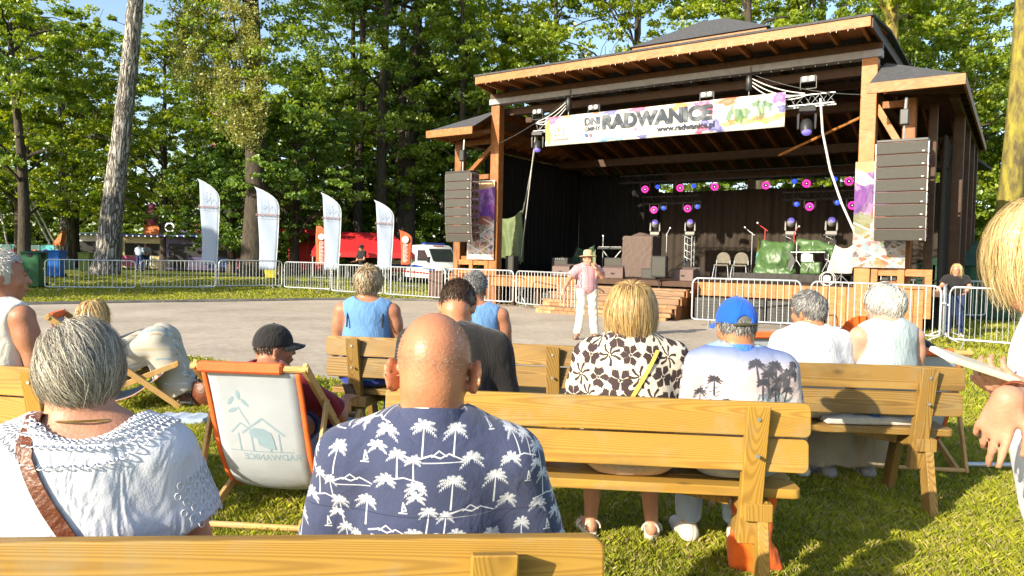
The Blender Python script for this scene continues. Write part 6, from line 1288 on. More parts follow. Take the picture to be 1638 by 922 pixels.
mb = MB()
for j, row in enumerate(rows):
    for i, p in enumerate(row):
        if p is None: continue
        r_ = (.0048, .0048, .0048, .005, .0062, .0078)[j]; u = unit(row[(i + 1) % len(row)] - p) if row[(i + 1) % len(row)] is not None else np.array([1., 0, 0]); w_ = unit(np.cross(u, [p[0] - nb[0], p[1] - nb[1], .12])); w_ = unit(np.cross(w_, u)) if 0 else unit(np.array([p[0] - nb[0], p[1] - nb[1], -.35 * .12]))
        mb.tube([tuple(p + u * r_ * math.cos(q) + w_ * r_ * (1.25 if j > 3 else 1) * math.sin(q) + np.array([0, 0, .0])) for q in np.linspace(0, 2 * PI, 9)[:-1]], .0017, 4, True)
mb.obj('lace_collar', M['lace'], bl, sm=60)['kind'] = 'stuff'
for n in 'LR':   # lace on the sleeve
    s_, el, w, hd, x = I['S'][n]; d_ = unit(el - s_); mb = MB()
    for k in range(6):
        for i in range(22):
            t = 2 * PI * i / 22 + .14 * k; u = unit(np.cross(d_, [0, 1, 0])); v_ = np.cross(d_, u); c_ = s_ + d_ * (.045 + .02 * k); o_ = u * math.cos(t) + v_ * math.sin(t); h_ = on_surface(I, bl, [(tuple(c_ + o_ * .2), tuple(-o_))], .002)[0]
            if h_ is None or np.linalg.norm(h_ - c_) > .085: continue
            tu = np.cross(o_, d_); mb.tube([tuple(h_ + tu * .006 * math.cos(q) + d_ * .008 * math.sin(q)) for q in np.linspace(0, 2 * PI, 8)[:-1]], .0013, 4, True)
    mb.obj('lace_sleeve', M['lace'], bl, sm=60)['kind'] = 'stuff'
bottoms(I, 'trousers', 'c_grey'); shoes(I, 'c_grey')
add_hair(I, 'hair', 'hair_silver', 17000, .100, 1.15, crown=(-.35, .30, .88), grav=.42, width=.0012, seed=3, messy=.2, part=(.35, -.1, 0), cz=.026, base_e=.008, R3=(.082, .102, .102))
mb = MB(); mb.tube([tuple(I['neck'] + np.array([.073 * math.cos(t), .078 * math.sin(t) - .004, .026 - .012 * math.sin(t)])) for t in np.linspace(0, 2 * PI, 50)[:-1]], .0026, 5, True); mb.obj('necklace', M['gold'], I['root'], sm=60)
# strap of the shoulder bag
pts = []
p0 = I['neck'] + np.array([-.12, 0, 0]); tt = np.linspace(0, 1, 22); cast = []
for t in tt: cast.append(((-.09 + .25 * t ** 1.2, -.6, I['neck'][2] - .012 - .40 * t), (0, 1, 0)))
S3 = [p for p in on_surface(I, bl, cast, .004) if p is not None]; tops = on_surface(I, bl, [((-.092, -.06 + .05 * i, 2.), (0, 0, -1)) for i in range(4)], .004); S3 = [p for p in tops[::-1] if p is not None] + S3
vs = []; fs = []
for i, p in enumerate(S3):
    d_ = unit(S3[min(i + 1, len(S3) - 1)] - S3[max(i - 1, 0)]); n_ = unit(np.array([p[0] * .4, p[1] - I['p'][1] - .02, .25 if i < 5 else 0])) ; n_ = unit(n_ - d_ * np.dot(n_, d_)); s_ = np.cross(d_, n_)
    for (a_, b_) in ((-.0145, 0), (.0145, 0), (.0145, .004), (-.0145, .004)): vs.append(tuple(p + s_ * a_ + n_ * b_))
m_ = len(S3)
for i in range(m_ - 1):
    for k in range(4): fs.append((i * 4 + k, i * 4 + (k + 1) % 4, (i + 1) * 4 + (k + 1) % 4, (i + 1) * 4 + k))
fs += [(0, 1, 2, 3), tuple((m_ - 1) * 4 + k for k in (3, 2, 1, 0))]
st = MB().add(vs, fs).obj('bag_strap', M['leather'], I['root'], sm=50)
bk = S3[14]; MB().box(-.021, .021, -.003, .003, -.014, -.010).box(-.021, .021, -.003, .003, .010, .014).box(-.021, -.017, -.003, .003, -.010, .010).box(.017, .021, -.003, .003, -.010, .010).obj('buckle', M['gold'], st).matrix_local = Matrix.Translation(tuple(bk + np.array([0, -.006, 0]))) @ Matrix.Rotation(.5, 4, 'Y')
# 3 man at the left edge
I = person('leftman', 'grey haired man in a white vest at the left edge looking right', (4, 404), 3.75, facing=-.35, lean=4, sh=.20, bulk=1.15, skin='skin_tan', head=(-35, 0, 0), hs=1.06)
top_garment(I, 'vest', 'c_tankwhite', 'tank', scoop=.03); bottoms(I, 'shorts', 'c_brownskirt', upto=.5); shoes(I, 'leather')
add_hair(I, 'hair', 'hair_white', 3500, .02, 1.05, width=.003, seed=6, messy=.3, steps=4)
features(I)
# 5 woman blue vest, back left bench
I = person('blueleft', 'short haired woman in a sky blue vest on the far bench', (590, 430), 5.36, facing=.03, lean=4, sh=.185, bulk=1.10, skin='skin_tan', head=(-8, -4, 0))
top_garment(I, 'vest', 'c_blue', 'tank', scoop=.03, e=.010); bottoms(I, 'trousers', 'c_royal'); shoes(I, 'c_white')
add_hair(I, 'hair', 'hair_light', 4200, .085, 1.22, grav=.35, width=.006, seed=7, messy=.16, base_e=.008)
mb = MB()
for x in (-1, 1): mb.tube([tuple(I['neck'] + np.array([x * .125, y_, z_])) for (y_, z_) in ((-.02, .0), (-.07, -.03), (-.105, -.10), (-.115, -.17))], .006, 5)
mb.obj('bra_strap', M['c_black'], I['root'])
# 7 man blue vest, middle of the back left bench
I = person('blueright', 'grey haired man in a sky blue vest at the middle of the far bench', (761, 436), 5.28, facing=-.05, lean=10, sh=.195, bulk=1.12, skin='skin_tan', head=(-12, -2, 0), headlean=.03)
top_garment(I, 'vest', 'c_blue2', 'tank', scoop=.03, e=.010); bottoms(I, 'trousers', 'c_navy'); shoes(I, 'c_white'); add_hair(I, 'hair', 'hair_grey', 3600, .025, 1.06, width=.005, seed=8, messy=.3, steps=4)
# 6 dark haired man, black shirt, second bench left
I = person('blackshirt', 'dark haired man in a black shirt bending forward beside the bald man', (733, 457), 3.58, facing=-.10, lean=22, sh=.20, bulk=1.2, skin='skin_red', head=(0, -38, 0), headlean=.05, nk=1.12, hs=1.03)
top_garment(I, 'shirt', 'c_black', 'tee', sleeve=.8, flare=.012, seed=3, fold=.006); bottoms(I, 'trousers', 'c_navy'); shoes(I, 'c_black')
add_hair(I, 'hair', 'hair_brown', 5200, .022, 1.05, width=.003, seed=9, messy=.25, steps=4, region=lambda d: (d[:, 2] > -.35 - .2 * (d[:, 1] < 0)) & ~((d[:, 1] > .35) & (d[:, 2] < .5)) & ~((np.abs(d[:, 0]) > .8) & (d[:, 2] < .05)) & ~((d[:, 1] < -.45) & (np.abs(d[:, 2] - .12) < .05)))
# 8 floral blouse woman
I = person('floral', 'blond bobbed woman in a dark flowered cream blouse on the middle bench', (1011, 462), 3.36, facing=-.04, lean=7, sh=.185, bulk=1.16, skin='skin', head=(-10, -3, 0), legs={'L': ((-.12, .46, .55), (-.13, .50, .10)), 'R': ((.14, .46, .55), (.18, .49, .10))}, h=.010)
top_garment(I, 'blouse', 'flowershirt', 'blouse', sleeve=.88, flare=.02, seed=6, fold=.005, h=.009, hem=.575); bottoms(I, 'skirt', 'c_cream', upto=.5, e=.026, waist=.05); shoes(I, 'c_offwhite', 'c_offwhite', True)
add_hair(I, 'hair', 'hair_blond', 13000, .19, 1.30, crown=(0, -.25, .97), grav=.75, snap=False, width=.0027, seed=10, messy=.07, base_e=.012, curl=.10, R3=(.086, .102, .105), cz=.03, steps=10)
cast = [((.10 - .24 * t, -.6, I['neck'][2] - .02 - .42 * t), (0, 1, 0)) for t in np.linspace(0, 1, 18)]; bpy.context.view_layer.update(); blo = [o for o in I['root'].children if o.name.startswith('blouse')][0]
S3 = [p for p in on_surface(I, blo, cast, .005) if p is not None]; mb = MB(); M['yellowstrap'] = mk('yellowstrap', (.62, .40, .06), None, 30, .7, .2)
for i in range(len(S3) - 1): mb.bar(tuple(S3[i]), tuple(S3[i + 1]), .005, .017, up=(.87, 0, .5))
mb.obj('bag_strap', M['yellowstrap'], I['root'])
# 9 blue cap man
I = person('sunset', 'man in a blue cap and sunset palm shirt on the middle bench', (1178, 478), 3.32, facing=-.05, lean=6, sh=.20, bulk=1.2, skin='skin_red', head=(8, -6, 0), tall=.012, legs={'L': ((-.10, .46, .55), (-.10, .52, .10)), 'R': ((.12, .46, .55), (.14, .50, .10))}, h=.010)
top_garment(I, 'shirt', 'sunsetshirt', 'shirt', sleeve=.85, flare=.016, seed=8, fold=.005, h=.009, hem=.63); M['collarblue'] = cloth('collarblue', hx(70, 120, 210)); collar(I, 'collarblue', .070, .045)
bottoms(I, 'jeans', 'c_jeans', waist=.045, e=.018); shoes(I, 'c_offwhite', 'whitepl')
add_hair(I, 'hair', 'hair_grey', 2600, .03, 1.05, width=.003, seed=11, messy=.2, steps=4, region=lambda d: (d[:, 2] > -.6) & (d[:, 2] < .1) & (d[:, 1] < .2) & ~((np.abs(d[:, 0]) > .8) & (d[:, 2] < .0) & (d[:, 1] > -.2)))
cap_hat(I, 'c_capblue', back_strap='olive')
nb = I['p']; mb = MB(); mb.tube([(.185 * 1.08 * math.cos(t), .142 * 1.08 * math.sin(t) + nb[1], nb[2] + .028) for t in np.linspace(0, 2 * PI, 40)[:-1]], .013, 6, True); mb.obj('belt', M['leather'], I['root'], sm=60)
# 10 white shirt man
I = person('whiteshirt', 'grey haired man in a white T-shirt at the left end of the right bench', (1293, 470), 4.66, facing=.06, lean=10, sh=.188, bulk=1.14, skin='skin_red', head=(30, -4, 0), headlean=.04)
top_garment(I, 'tshirt', 'c_white', 'tee', seed=4, e=.016, h=.010); bottoms(I, 'trousers', 'c_offwhite'); shoes(I, 'c_offwhite'); add_hair(I, 'hair', 'hair_grey', 4200, .05, 1.14, width=.005, seed=12, messy=.2, steps=6, base_e=.006)
# 11 mint top woman with orange fan
I = person('mint', 'grey haired woman in a pale sleeveless top holding an orange fan', (1415, 460), 4.62, facing=.10, lean=7, sh=.185, bulk=1.16, skin='skin_pale', head=(38, -3, 0), headlean=.02, arm={'L': dict(world=True, e=atY(1350, 610, 4.70), w=atY(1377, 566, 4.86), d=(-.1, .1, 1.), up=(-1, 0, 0), curl=.9)})
top_garment(I, 'top', 'c_mint', 'tank', scoop=.0, seed=9, e=.016); bottoms(I, 'trousers', 'c_khaki', fl=.09, e=.03, fold=.008); shoes(I, 'c_grey')
add_hair(I, 'hair', 'hair_white', 5200, .10, 1.2, width=.006, seed=13, messy=.25, grav=.15, crown=(0, -.5, .8), part=(-.1, -.3, .1), base_e=.008); glasses(I, 'leather'); features(I)
s_, el, w, hd, x = I['S']['L']; fan = bpy.data.objects.new('hand_fan', None); wl = Matrix.Translation(I['root'].location) @ Matrix.Rotation(.10, 4, 'Z'); pos = wl @ Vector(w + np.array([0, 0, .06])); link(fan); fan.location = pos; fan.rotation_euler = (0, 0, .25)
tag(fan, 'spread orange hand fan held up beside the woman in the pale top', 'fan')
for k in range(9):
    a0 = rad(62 + 9.5 * k); a1 = a0 + rad(9.5); z = [.0, .012][k % 2]; MB().add([(.03 * math.cos(a0), z, .03 * math.sin(a0)), (.19 * math.cos(a0), z, .19 * math.sin(a0)), (.19 * math.cos(a1), .012 - z, .19 * math.sin(a1)), (.03 * math.cos(a1), .012 - z, .03 * math.sin(a1)), (.03 * math.cos(a0), z + .002, .03 * math.sin(a0)), (.19 * math.cos(a0), z + .002, .19 * math.sin(a0)), (.19 * math.cos(a1), .014 - z, .19 * math.sin(a1)), (.03 * math.cos(a1), .014 - z, .03 * math.sin(a1))], [(0, 1, 2, 3), (7, 6, 5, 4), (0, 4, 5, 1), (1, 5, 6, 2), (2, 6, 7, 3), (3, 7, 4, 0)]).obj('leaf', M['c_orange'], fan)
MB().cyl((0, -.004, -.05), (0, .016, .04), .009, n=8).obj('handle', M['c_orange'], fan)
# 13 presenter
pp = atZ(945, 545); I = person('presenter', 'presenter in a straw hat and red patterned shirt speaking into a microphone', (941, 404), float(pp[1]) + .0, facing=PI + .12, sit=False, lean=2, sh=.185, bulk=1.08, skin='skin', ground=.012, pz=.92, h=.012, head=(12, -4, 0), arm={'R': dict(e=(.33, .04, 1.10), w=(.46, .16, .90), d=(.35, .35, -1), up=(.5, .8, .3), curl=.35), 'L': dict(e=(-.25, .13, 1.14), w=(-.09, .27, 1.30), d=(.55, -.1, .85), up=(-.3, 1, .2), curl=1.3)}, legs={'L': ((-.12, .03, .49), (-.16, .04, .095)), 'R': ((.10, .02, .49), (.15, -.03, .095))}, foot={'L': (-.5, 1, 0), 'R': (.5, 1, 0)}, hs=1.02)
top_garment(I, 'shirt', 'mazeshirt', 'shirt', sleeve=.75, flare=.02, hem=.78, e=.022, fold=.006, seed=2, h=.011); bottoms(I, 'trousers', 'c_offwhite', fl=.014, h=.011, fold=.006); shoes(I, 'leather', 'c_brownskirt', True)
C, Rm, hs = I['C'], I['Rm'], I['hs']; hat = MB().lathe([(.165, -.008), (.160, .0), (.12, .006), (.092, .012), (.088, .035), (.084, .085), (.070, .108), (.03, .116), (.004, .114)], n=36).obj('straw_hat', M['straw'], I['root'], sm=50); hat.matrix_local = Matrix.Translation(tuple(C + Rm @ np.array([0, -.01, .055]))) @ Matrix(Rm.tolist()).to_4x4() @ Matrix.Rotation(rad(8), 4, 'X') @ Matrix.Diagonal((.95, 1.08, 1, 1)); MB().lathe([(.0905, .012), (.0895, .034), (.0885, .034), (.088, .012)], n=30).obj('hat_band', M['c_brownskirt'], hat, sm=50)
glasses(I); features(I); add_hair(I, 'hair', 'hair_grey', 800, .02, 1.04, width=.006, seed=14, steps=4, region=lambda d: (d[:, 2] > -.5) & (d[:, 2] < .2) & (d[:, 1] < .1), base=False)
w = I['S']['L'][2]; mic_ = np.array(C + Rm @ np.array([-.0, .125, -.055])); d_ = unit(w + np.array([.02, .0, .05]) - mic_); mo = MB().tube([tuple(mic_ + d_ * .0), tuple(mic_ + d_ * .045), tuple(mic_ + d_ * .05), tuple(mic_ + d_ * .2)], [.024, .022, .014, .011], 10).obj('microphone', M['blackmetal'], sm=60)
mo.matrix_world = Matrix.Translation(I['root'].location) @ Matrix.Rotation(I['root'].rotation_euler[2], 4, 'Z'); tag(mo, 'black hand microphone at the mouth of the presenter', 'microphone')
# 14 guard near the flags, 15 woman behind the right barrier, far couple
p14 = person('guard', 'man in black with a cap standing behind the barriers by the red tent', (578, 392), 30.5, facing=2.3, sit=False, lean=2, ground=gzf(-5.9, 30.5), pz=.93, h=.03, hf=.018, sh=.21, bulk=1.15, arm={'R': dict(e=(.3, .1, 1.12), w=(.2, .35, 1.1), d=(0, 1, 0))})
top_garment(p14, 'shirt', 'c_black', 'tee', hem=.85, h=.02); bottoms(p14, 'trousers', 'c_black', h=.02); shoes(p14, 'c_black'); cap_hat(p14, 'c_black')
pw = atY(1530, 433, 15.2); I = person('staff', 'blond long haired woman in a dark T-shirt leaning on the right barrier', (1530, 433), 15.4, facing=PI - .5, sit=False, lean=4, pz=.90, h=.014, sh=.18, skin='skin', head=(-15, -5, 0), arm={'R': dict(e=(.26, .06, 1.06), w=(.33, .20, 1.0), d=(.1, .9, -.3)), 'L': dict(e=(-.26, .08, 1.05), w=(-.2, .28, 1.02), d=(.1, .9, -.3))})
top_garment(I, 'tshirt', 'c_black', 'tee', hem=.86, h=.012); bottoms(I, 'jeans', 'c_denimdark', h=.013); shoes(I, 'c_white'); add_hair(I, 'hair', 'hair_gold', 3600, .34, 1.25, crown=(0, .3, 1), grav=.9, snap=False, width=.010, seed=15, messy=.08, steps=10, region=lambda d: ((d[:, 1] < .45) | (d[:, 2] > .7)) & (d[:, 2] > -.3) & ((np.abs(d[:, 0]) > .45) | (d[:, 1] < .2))); glasses(I)
for i, (px, lab, mt) in enumerate(((224, 'far person in a pale blue top by the funfair stalls', 'c_jeans'), (234, 'far person in a grey top by the funfair stalls', 'c_grey'))):
    Y_ = 41.5 + i * .4; I = person('far%d' % i, lab, (px, 393), Y_, facing=.4 * i, sit=False, ground=gzf(-20, Y_), h=.03, hf=.022); top_garment(I, 'tshirt', mt, 'tee', hem=.86, h=.025); bottoms(I, 'trousers', 'c_navy', h=.025); shoes(I, 'c_black'); add_hair(I, 'hair', 'hair_brown', 500, .05, 1.1, width=.02, seed=16 + i, steps=4)
# ================================================================ BENCHES
def plank_poly(L_, h, r, taper=True, n=5):
    """side outline with rounded outer corners, centred on x"""
    P = []
    for (cx, cz, a0) in ((L_ / 2 - r, h - r, 0), (-L_ / 2 + r, h - r, PI / 2), (-L_ / 2 + r, r, PI), (L_ / 2 - r, r, 1.5 * PI)):
        for i in range(n + 1): a_ = a0 + PI / 2 * i / n; P.append((cx + r * math.cos(a_), cz + r * math.sin(a_)))
    return P
def bench(label, xl, yl, xr, yr, w='pine', over=.22, legs=True, hz=.87):
    """wooden bench; (xl,yl)-(xr,yr) is the rear edge of its backrest from left to right; sitters face +y"""
    a = np.array([xl, yl]); b = np.array([xr, yr]); L_ = float(np.linalg.norm(b - a)); c = (a + b) / 2; rz = math.atan2(b[1] - a[1], b[0] - a[0])
    r = thing('park_bench', label, 'bench', (c[0], c[1], 0), rz, 'wooden benches facing the stage'); W_, WZ = M[w], M[w + '_z']
    for z in (hz - .138, hz - .288):
        o = MB().prism(plank_poly(L_, .138, .026), 0, .042, 'xz').obj('back_plank', W_, r, .005, None, 2); o.location = (0, .0, z); o.rotation_euler = (rad(-6), 0, 0); o.location.y = .012 * (1 if z < hz - .2 else 2.2) * -1 + .03
    for i, y in enumerate((.17, .325, .48)):
        P = plank_poly(L_ + .0, .145, .035); o = MB().prism(P, -.042, 0, 'xy').obj('seat_plank', W_, r, .005, None, 2); o.location = (0, y - .07, .49)
    for sx in (-1, 1):
        x = sx * (L_ / 2 - over)
        s = bpy.data.objects.new('leg_frame', None)
        MB().add([(x - .045, -.055, hz - .005), (x + .045, -.055, hz - .005), (x + .045, .0, hz - .02), (x - .045, .0, hz - .02), (x - .045, .065, .26), (x + .045, .065, .26), (x + .045, .125, .26), (x - .045, .125, .26)], [(0, 1, 2, 3), (7, 6, 5, 4), (0, 4, 5, 1), (1, 5, 6, 2), (2, 6, 7, 3), (3, 7, 4, 0)]).obj('back_post', WZ, r, .004)
        MB().bar((x + sx * .047, .09, .44), (x + sx * .047, -.02, .0), .045, .10, up=(0, 1, 0)).obj('leg', WZ, r, .004); MB().bar((x + sx * .047, .42, .44), (x + sx * .047, .56, .0), .045, .10, up=(0, 1, 0)).obj('leg', WZ, r, .004)
        MB().box(x - .03, x + .085, .02, .56, .37, .445).obj('seat_bearer', WZ, r, .004)
        MB().bar((x - sx * .05, .25, .40), (x - sx * .30, .25, .445), .05, .06).obj('brace', WZ, r, .003)
        for z in (hz - .06, hz - .21): MB().cyl((x, -.05, z), (x, -.035, z), .008, n=8).obj('bolt', M['steel'], r)
    return r
bench('nearest wooden bench across the bottom with the bald man and the white blouse woman', -1.36, 1.30, .195, 1.42, 'pine', hz=.886)
bench('sunlit yellow bench in the middle with the flower blouse woman and the blue cap man', -.535, 3.13, 1.225, 2.96, 'pine')
bench('bench on the right under the white shirt man and the woman with the orange fan', 1.02, 4.30, 2.60, 4.18, 'pineold')
bench('far bench on the left holding the two people in sky blue vests', -1.31, 5.18, .50, 4.82, 'pineold')
bench('bench cut by the left edge with the man in the white vest', -3.75, 3.75, -2.02, 3.42, 'pine')
# ================================================================ DECKCHAIRS
M['sling'] = mk('sling', (.42, .45, .50), (.38, .41, .46), 5, .8, .1); M['orangetrim'] = mk('orangetrim', (.75, .14, .03), (.65, .11, .02), 9, .7, .1); M['printblue'] = mk('printblue', (.26, .36, .44), (.24, .33, .40), 9, .8, 0)
PROF = [(-.05, .86), (.02, .70), (.08, .53), (.15, .35), (.26, .19), (.42, .10), (.60, .15), (.78, .29), (.93, .42)]
def deckchair(label, x, y, rz, lean=0., printed=False, fullorange=False, hz=1.):
    r = thing('deck_chair', label, 'deck chair', (x, y, 0), rz, 'striped deck chairs on the grass' if 0 else 'printed deck chairs on the lawn'); Wd = M['chairwood']
    for sx in (-1, 1):
        MB().bar((sx * .29, -.06, .87), (sx * .29, .98, .04), .024, .05).obj('rail', Wd, r, .003); MB().bar((sx * .262, -.02, .03), (sx * .262, .97, .43), .024, .05).obj('seat_rail', Wd, r, .003); MB().bar((sx * .315, -.03, .02), (sx * .315, .20, .66), .02, .042).obj('prop_leg', Wd, r, .003)
    MB().cyl((-.31, -.05, .855), (.31, -.05, .855), .018, n=10).obj('top_rail', Wd, r); MB().cyl((-.28, .95, .42), (.28, .95, .42), .018, n=10).obj('front_rail', Wd, r); MB().cyl((-.33, -.02, .035), (.33, -.02, .035), .016, n=10).obj('rear_rail', Wd, r); MB().cyl((-.30, .96, .06), (.30, .96, .06), .016, n=10).obj('foot_rail', Wd, r)
    py = [p[0] for p in PROF]; pz = [p[1] for p in PROF]; s_ = np.concatenate([[0], np.cumsum(np.hypot(np.diff(py), np.diff(pz)))]); 
    from numpy import interp
    def smooth_pt(s, u, off=0.):
        ss = np.linspace(-.06, .06, 5) + s; yy = np.mean(interp(ss, s_, py)); zz = np.mean(interp(ss, s_, pz)); e = .01; dy = interp(s + e, s_, py) - interp(s - e, s_, py); dz = interp(s + e, s_, pz) - interp(s - e, s_, pz); n_ = np.array([0, dz, -dy]); n_ = n_ / (np.linalg.norm(n_) + 1e-9); sagw = .02 * (1 - (u / .25) ** 2) * math.sin(PI * min(1, max(0, s / s_[-1])))
        return np.array([u, yy, zz]) + n_ * (off + sagw)
    smooth_pt(.3, 0)
    def strip(name, u0, u1, mat, off, s0=0., s1=None, th=.004, nu=8):
        s1 = s1 or s_[-1]; n = 28; V = [smooth_pt(s0 + (s1 - s0) * i / (n - 1), u0 + (u1 - u0) * j / (nu - 1), off) for i in range(n) for j in range(nu)]; q = (np.arange(n - 1)[:, None] * nu + np.arange(nu - 1)[None]).ravel()
        o = npmesh(name, V, np.stack([q, q + 1, q + nu + 1, q + nu], 1), M[mat], r); o.modifiers.new('t', 'SOLIDIFY').thickness = th; return o
    strip('sling', -.25, .25, 'orangetrim' if fullorange else 'sling', 0); strip('edge_trim', -.262, -.235, 'orangetrim', .003, nu=3); strip('edge_trim', .235, .262, 'orangetrim', .003, nu=3)
    MB().box(-.27, .18, -.083, -.022, .828, .883).obj('top_hem', M['orangetrim'], r, .012) if not 0 else None
    if printed:
        def lay(me_o, mirror=True, s0=.0, u0=0.):
            for v in me_o.data.vertices:
                X_, Z_ = v.co.x, v.co.y; p = smooth_pt(s0 - Z_, (-X_ if mirror else X_) + u0, .004); v.co = p
            me_o.location = (0, 0, 0); me_o.rotation_euler = (0, 0, 0)
        t = text('print_lettering', 'RADWANICE', 0, 0, .052, M['printblue'], r, bold=.0012, ext=0, align='LEFT'); lay(t, True, .555, .20)
        mb = MB()
        def ln(pts, w=.007):
            for (a, b) in zip(pts[:-1], pts[1:]):
                n = 5; A_ = [np.array(a) + (np.array(b) - a) * i / n for i in range(n + 1)]; d = unit(np.append(np.array(b) - a, 0)); w_ = np.array([-d[1], d[0]]) * w / 2; vs = []
                for p in A_:
                    for k in (-1, 1): q = p + w_ * k; vs.append(smooth_pt(.30 - q[1] + .10, -q[0], .005))
                mb.add(vs, [(2 * i, 2 * i + 1, 2 * i + 3, 2 * i + 2) for i in range(n)])
        ln([(-.13, .0), (-.02, .10), (.10, .01)], .010); ln([(.02, .01), (.10, .07), (.16, .01)], .008)
        for x_ in (-.10, -.045, .05, .12): ln([(x_, .01), (x_, -.10)], .008)
        ln([(-.17, -.105), (.18, -.10)], .006); ln([(.05, .06), (.085, .13), (.10, .17)], .006)
        for (cx, cz, a_) in ((.135, .20, 2.2), (.09, .235, 1.5), (.06, .19, .9), (.13, .145, 2.7)):
            P_ = [(cx + .03 * math.cos(t) * math.cos(a_) - .011 * math.sin(t) * math.sin(a_), cz + .03 * math.cos(t) * math.sin(a_) + .011 * math.sin(t) * math.cos(a_)) for t in np.linspace(0, 2 * PI, 11)[:-1]]; mb.add([smooth_pt(.40 - p[1], -p[0], .005) for p in P_], [tuple(range(10))])
        P_ = [(-.06, .015), (-.02, .04), (.03, .045), (.06, .02), (.055, -.01), (.02, -.02), (.015, -.06), (-.04, -.085), (-.075, -.085), (-.07, -.03)]; mb.add([smooth_pt(.40 - p[1], -p[0], .0055) for p in P_], [tuple(range(10))]); mb.obj('print_logo', M['printblue'], r)
    return r
d1 = atY(402, 597, 3.72); deckchair('white deck chair with blue house logo under the black cap man', d1[0], 3.76, -.10, printed=True)
deckchair('deck chair of the blond woman with patterned trousers at the left', -4.0, 6.55, -PI / 2 + .35)
deckchair('deck chair with orange hem half hidden behind the blue cap man', 2.15, 6.1, .12); deckchair('orange edged deck chair holding a black bag behind the right bench', 2.86, 5.12, -.12)
# person in the black cap, reclining
I = person('blackcap', 'man in a black cap and dark red shirt reclining in the printed deck chair', (440, 531), 4.16, facing=-.12, pz=.40, lean=-12, dep=.75, sh=.205, bulk=1.2, skin='skin_tan', head=(-52, -2, 0), headlean=.10, legs={'L': ((-.14, .48, .50), (-.15, .72, .10)), 'R': ((.14, .48, .50), (.15, .72, .10))}, arm={'L': dict(e=(-.31, .02, .40), w=(-.24, .30, .50), d=(.3, .9, 0)), 'R': dict(e=(.34, .16, .50), w=(.28, .42, .55), d=(.2, .9, .1))})
top_garment(I, 'shirt', 'c_red', 'tee', sleeve=.8, flare=.014, seed=7, fold=.006); bottoms(I, 'trousers', 'c_navy'); shoes(I, 'c_black'); cap_hat(I, 'c_black', sc=1.03)
add_hair(I, 'hair', 'hair_brown', 1500, .02, 1.03, width=.004, seed=21, steps=4, base=False, region=lambda d: (d[:, 2] > -.55) & (d[:, 2] < .1) & (d[:, 1] < .15) & ~((np.abs(d[:, 0]) > .8) & (d[:, 2] < .0) & (d[:, 1] > -.25))); features(I)
mb = MB(); w = I['S']['R'][2]; ph = mb.box(-.035, .035, -.004, .004, -.07, .07).obj('mobile_phone', M['blackmetal'], None, .004); ph.matrix_world = Matrix.Translation(I['root'].location) @ Matrix.Rotation(-.12, 4, 'Z') @ Matrix.Translation(tuple(w + np.array([-.01, .10, .035]))) @ Matrix.Rotation(rad(40), 4, 'X'); tag(ph, 'dark phone held by the man in the black cap', 'phone')
# blond woman in the side deck chair
I = person('sidewoman', 'blond woman with patterned trousers lying back in the left deck chair', (150, 482), 6.75, facing=-PI / 2 + .35, pz=.33, lean=-22, sh=.17, bulk=1.0, skin='skin', head=(10, 0, 0), headlean=.09, hs=1.0, legs={'L': ((-.13, .50, .60), (-.14, .66, .10)), 'R': ((.12, .48, .60), (.13, .70, .10))}, arm={'L': dict(e=(-.24, .06, .52), w=(-.10, .34, .66), d=(.3, .9, -.1)), 'R': dict(e=(.24, .04, .50), w=(.11, .34, .66), d=(-.2, .9, -.2))})
M['patterntop'] = img_mat('pattern_top', a, (0, 2), (0, 0), (.3, .3), .9)
top_garment(I, 'blouse', 'patterntop', 'long', seed=7, fold=.006); bottoms(I, 'trousers', 'patterntrouser', fl=.085, e=.045, fold=.008); shoes(I, 'c_white', 'whitepl', True)
add_hair(I, 'hair', 'hair_blond', 3500, .22, 1.2, crown=(0, -.2, .95), grav=.8, snap=False, width=.007, seed=22, steps=8, base_e=.008); features(I)
# ================================================================ WOMAN WITH THE PHONE, right edge
pt = lambda px, py, Y: tuple(atY(px, py, Y))
I = person('phone', 'blond woman in white standing at the right edge with a phone in her hands', (1674, 337), 1.80, facing=.95, sit=False, lean=9, pz=.84, tall=.0, sh=.18, bulk=1.12, skin='skin', h=.0058, hf=.0058, head=(16, -8, 0), headlean=.03,
  arm={'L': dict(world=True, e=pt(1690, 655, 1.62), w=pt(1612, 640, 1.50), d=(-.30, .12, -.93), up=(-.75, -.60, .05), curls=[.10, .35, .75, .95], thumb=.2, spread=.05, flip=-1, s=.93),
       'R': dict(world=True, e=pt(1740, 680, 1.80), w=pt(1650, 630, 1.585), d=(-.93, -.02, .34), up=(-.25, -.62, -.75), curls=[.95, 1.0, 1.05, 1.1], thumb=.6, spread=.03, s=.95)})
top_garment(I, 'tshirt', 'c_white', 'tee', sleeve=.75, flare=.03, seed=3, e=.018, hem=.8, h=.009, fold=.005); bottoms(I, 'skirt', 'c_brownskirt', fl=.02); shoes(I, 'c_white')
add_hair(I, 'hair', 'hair_gold', 20000, .205, 1.24, crown=(0, -.1, .99), grav=.78, snap=False, width=.0012, seed=30, messy=.085, fr=.3, steps=12, base_e=.02, R3=(.088, .104, .108), curl=.14, region=lambda d: (d[:, 2] > -.3) & ~((d[:, 1] > .30) & (d[:, 2] < .6))); glasses(I, 'redframe' if 0 else 'leather'); features(I)
s_, el, w, hd, x = I['S']['L']; Rf = Matrix.Translation(I['root'].location) @ Matrix.Rotation(I['root'].rotation_euler[2], 4, 'Z'); ax_ = unit(w - el); c_ = w - ax_ * .035; u = unit(np.cross(ax_, [0, 0, 1])); v_ = np.cross(ax_, u)
wt = thing('wristwatch', 'round white faced watch on a brown strap on the wrist of the phone woman', 'watch', (0, 0, 0)); wt.matrix_world = Rf
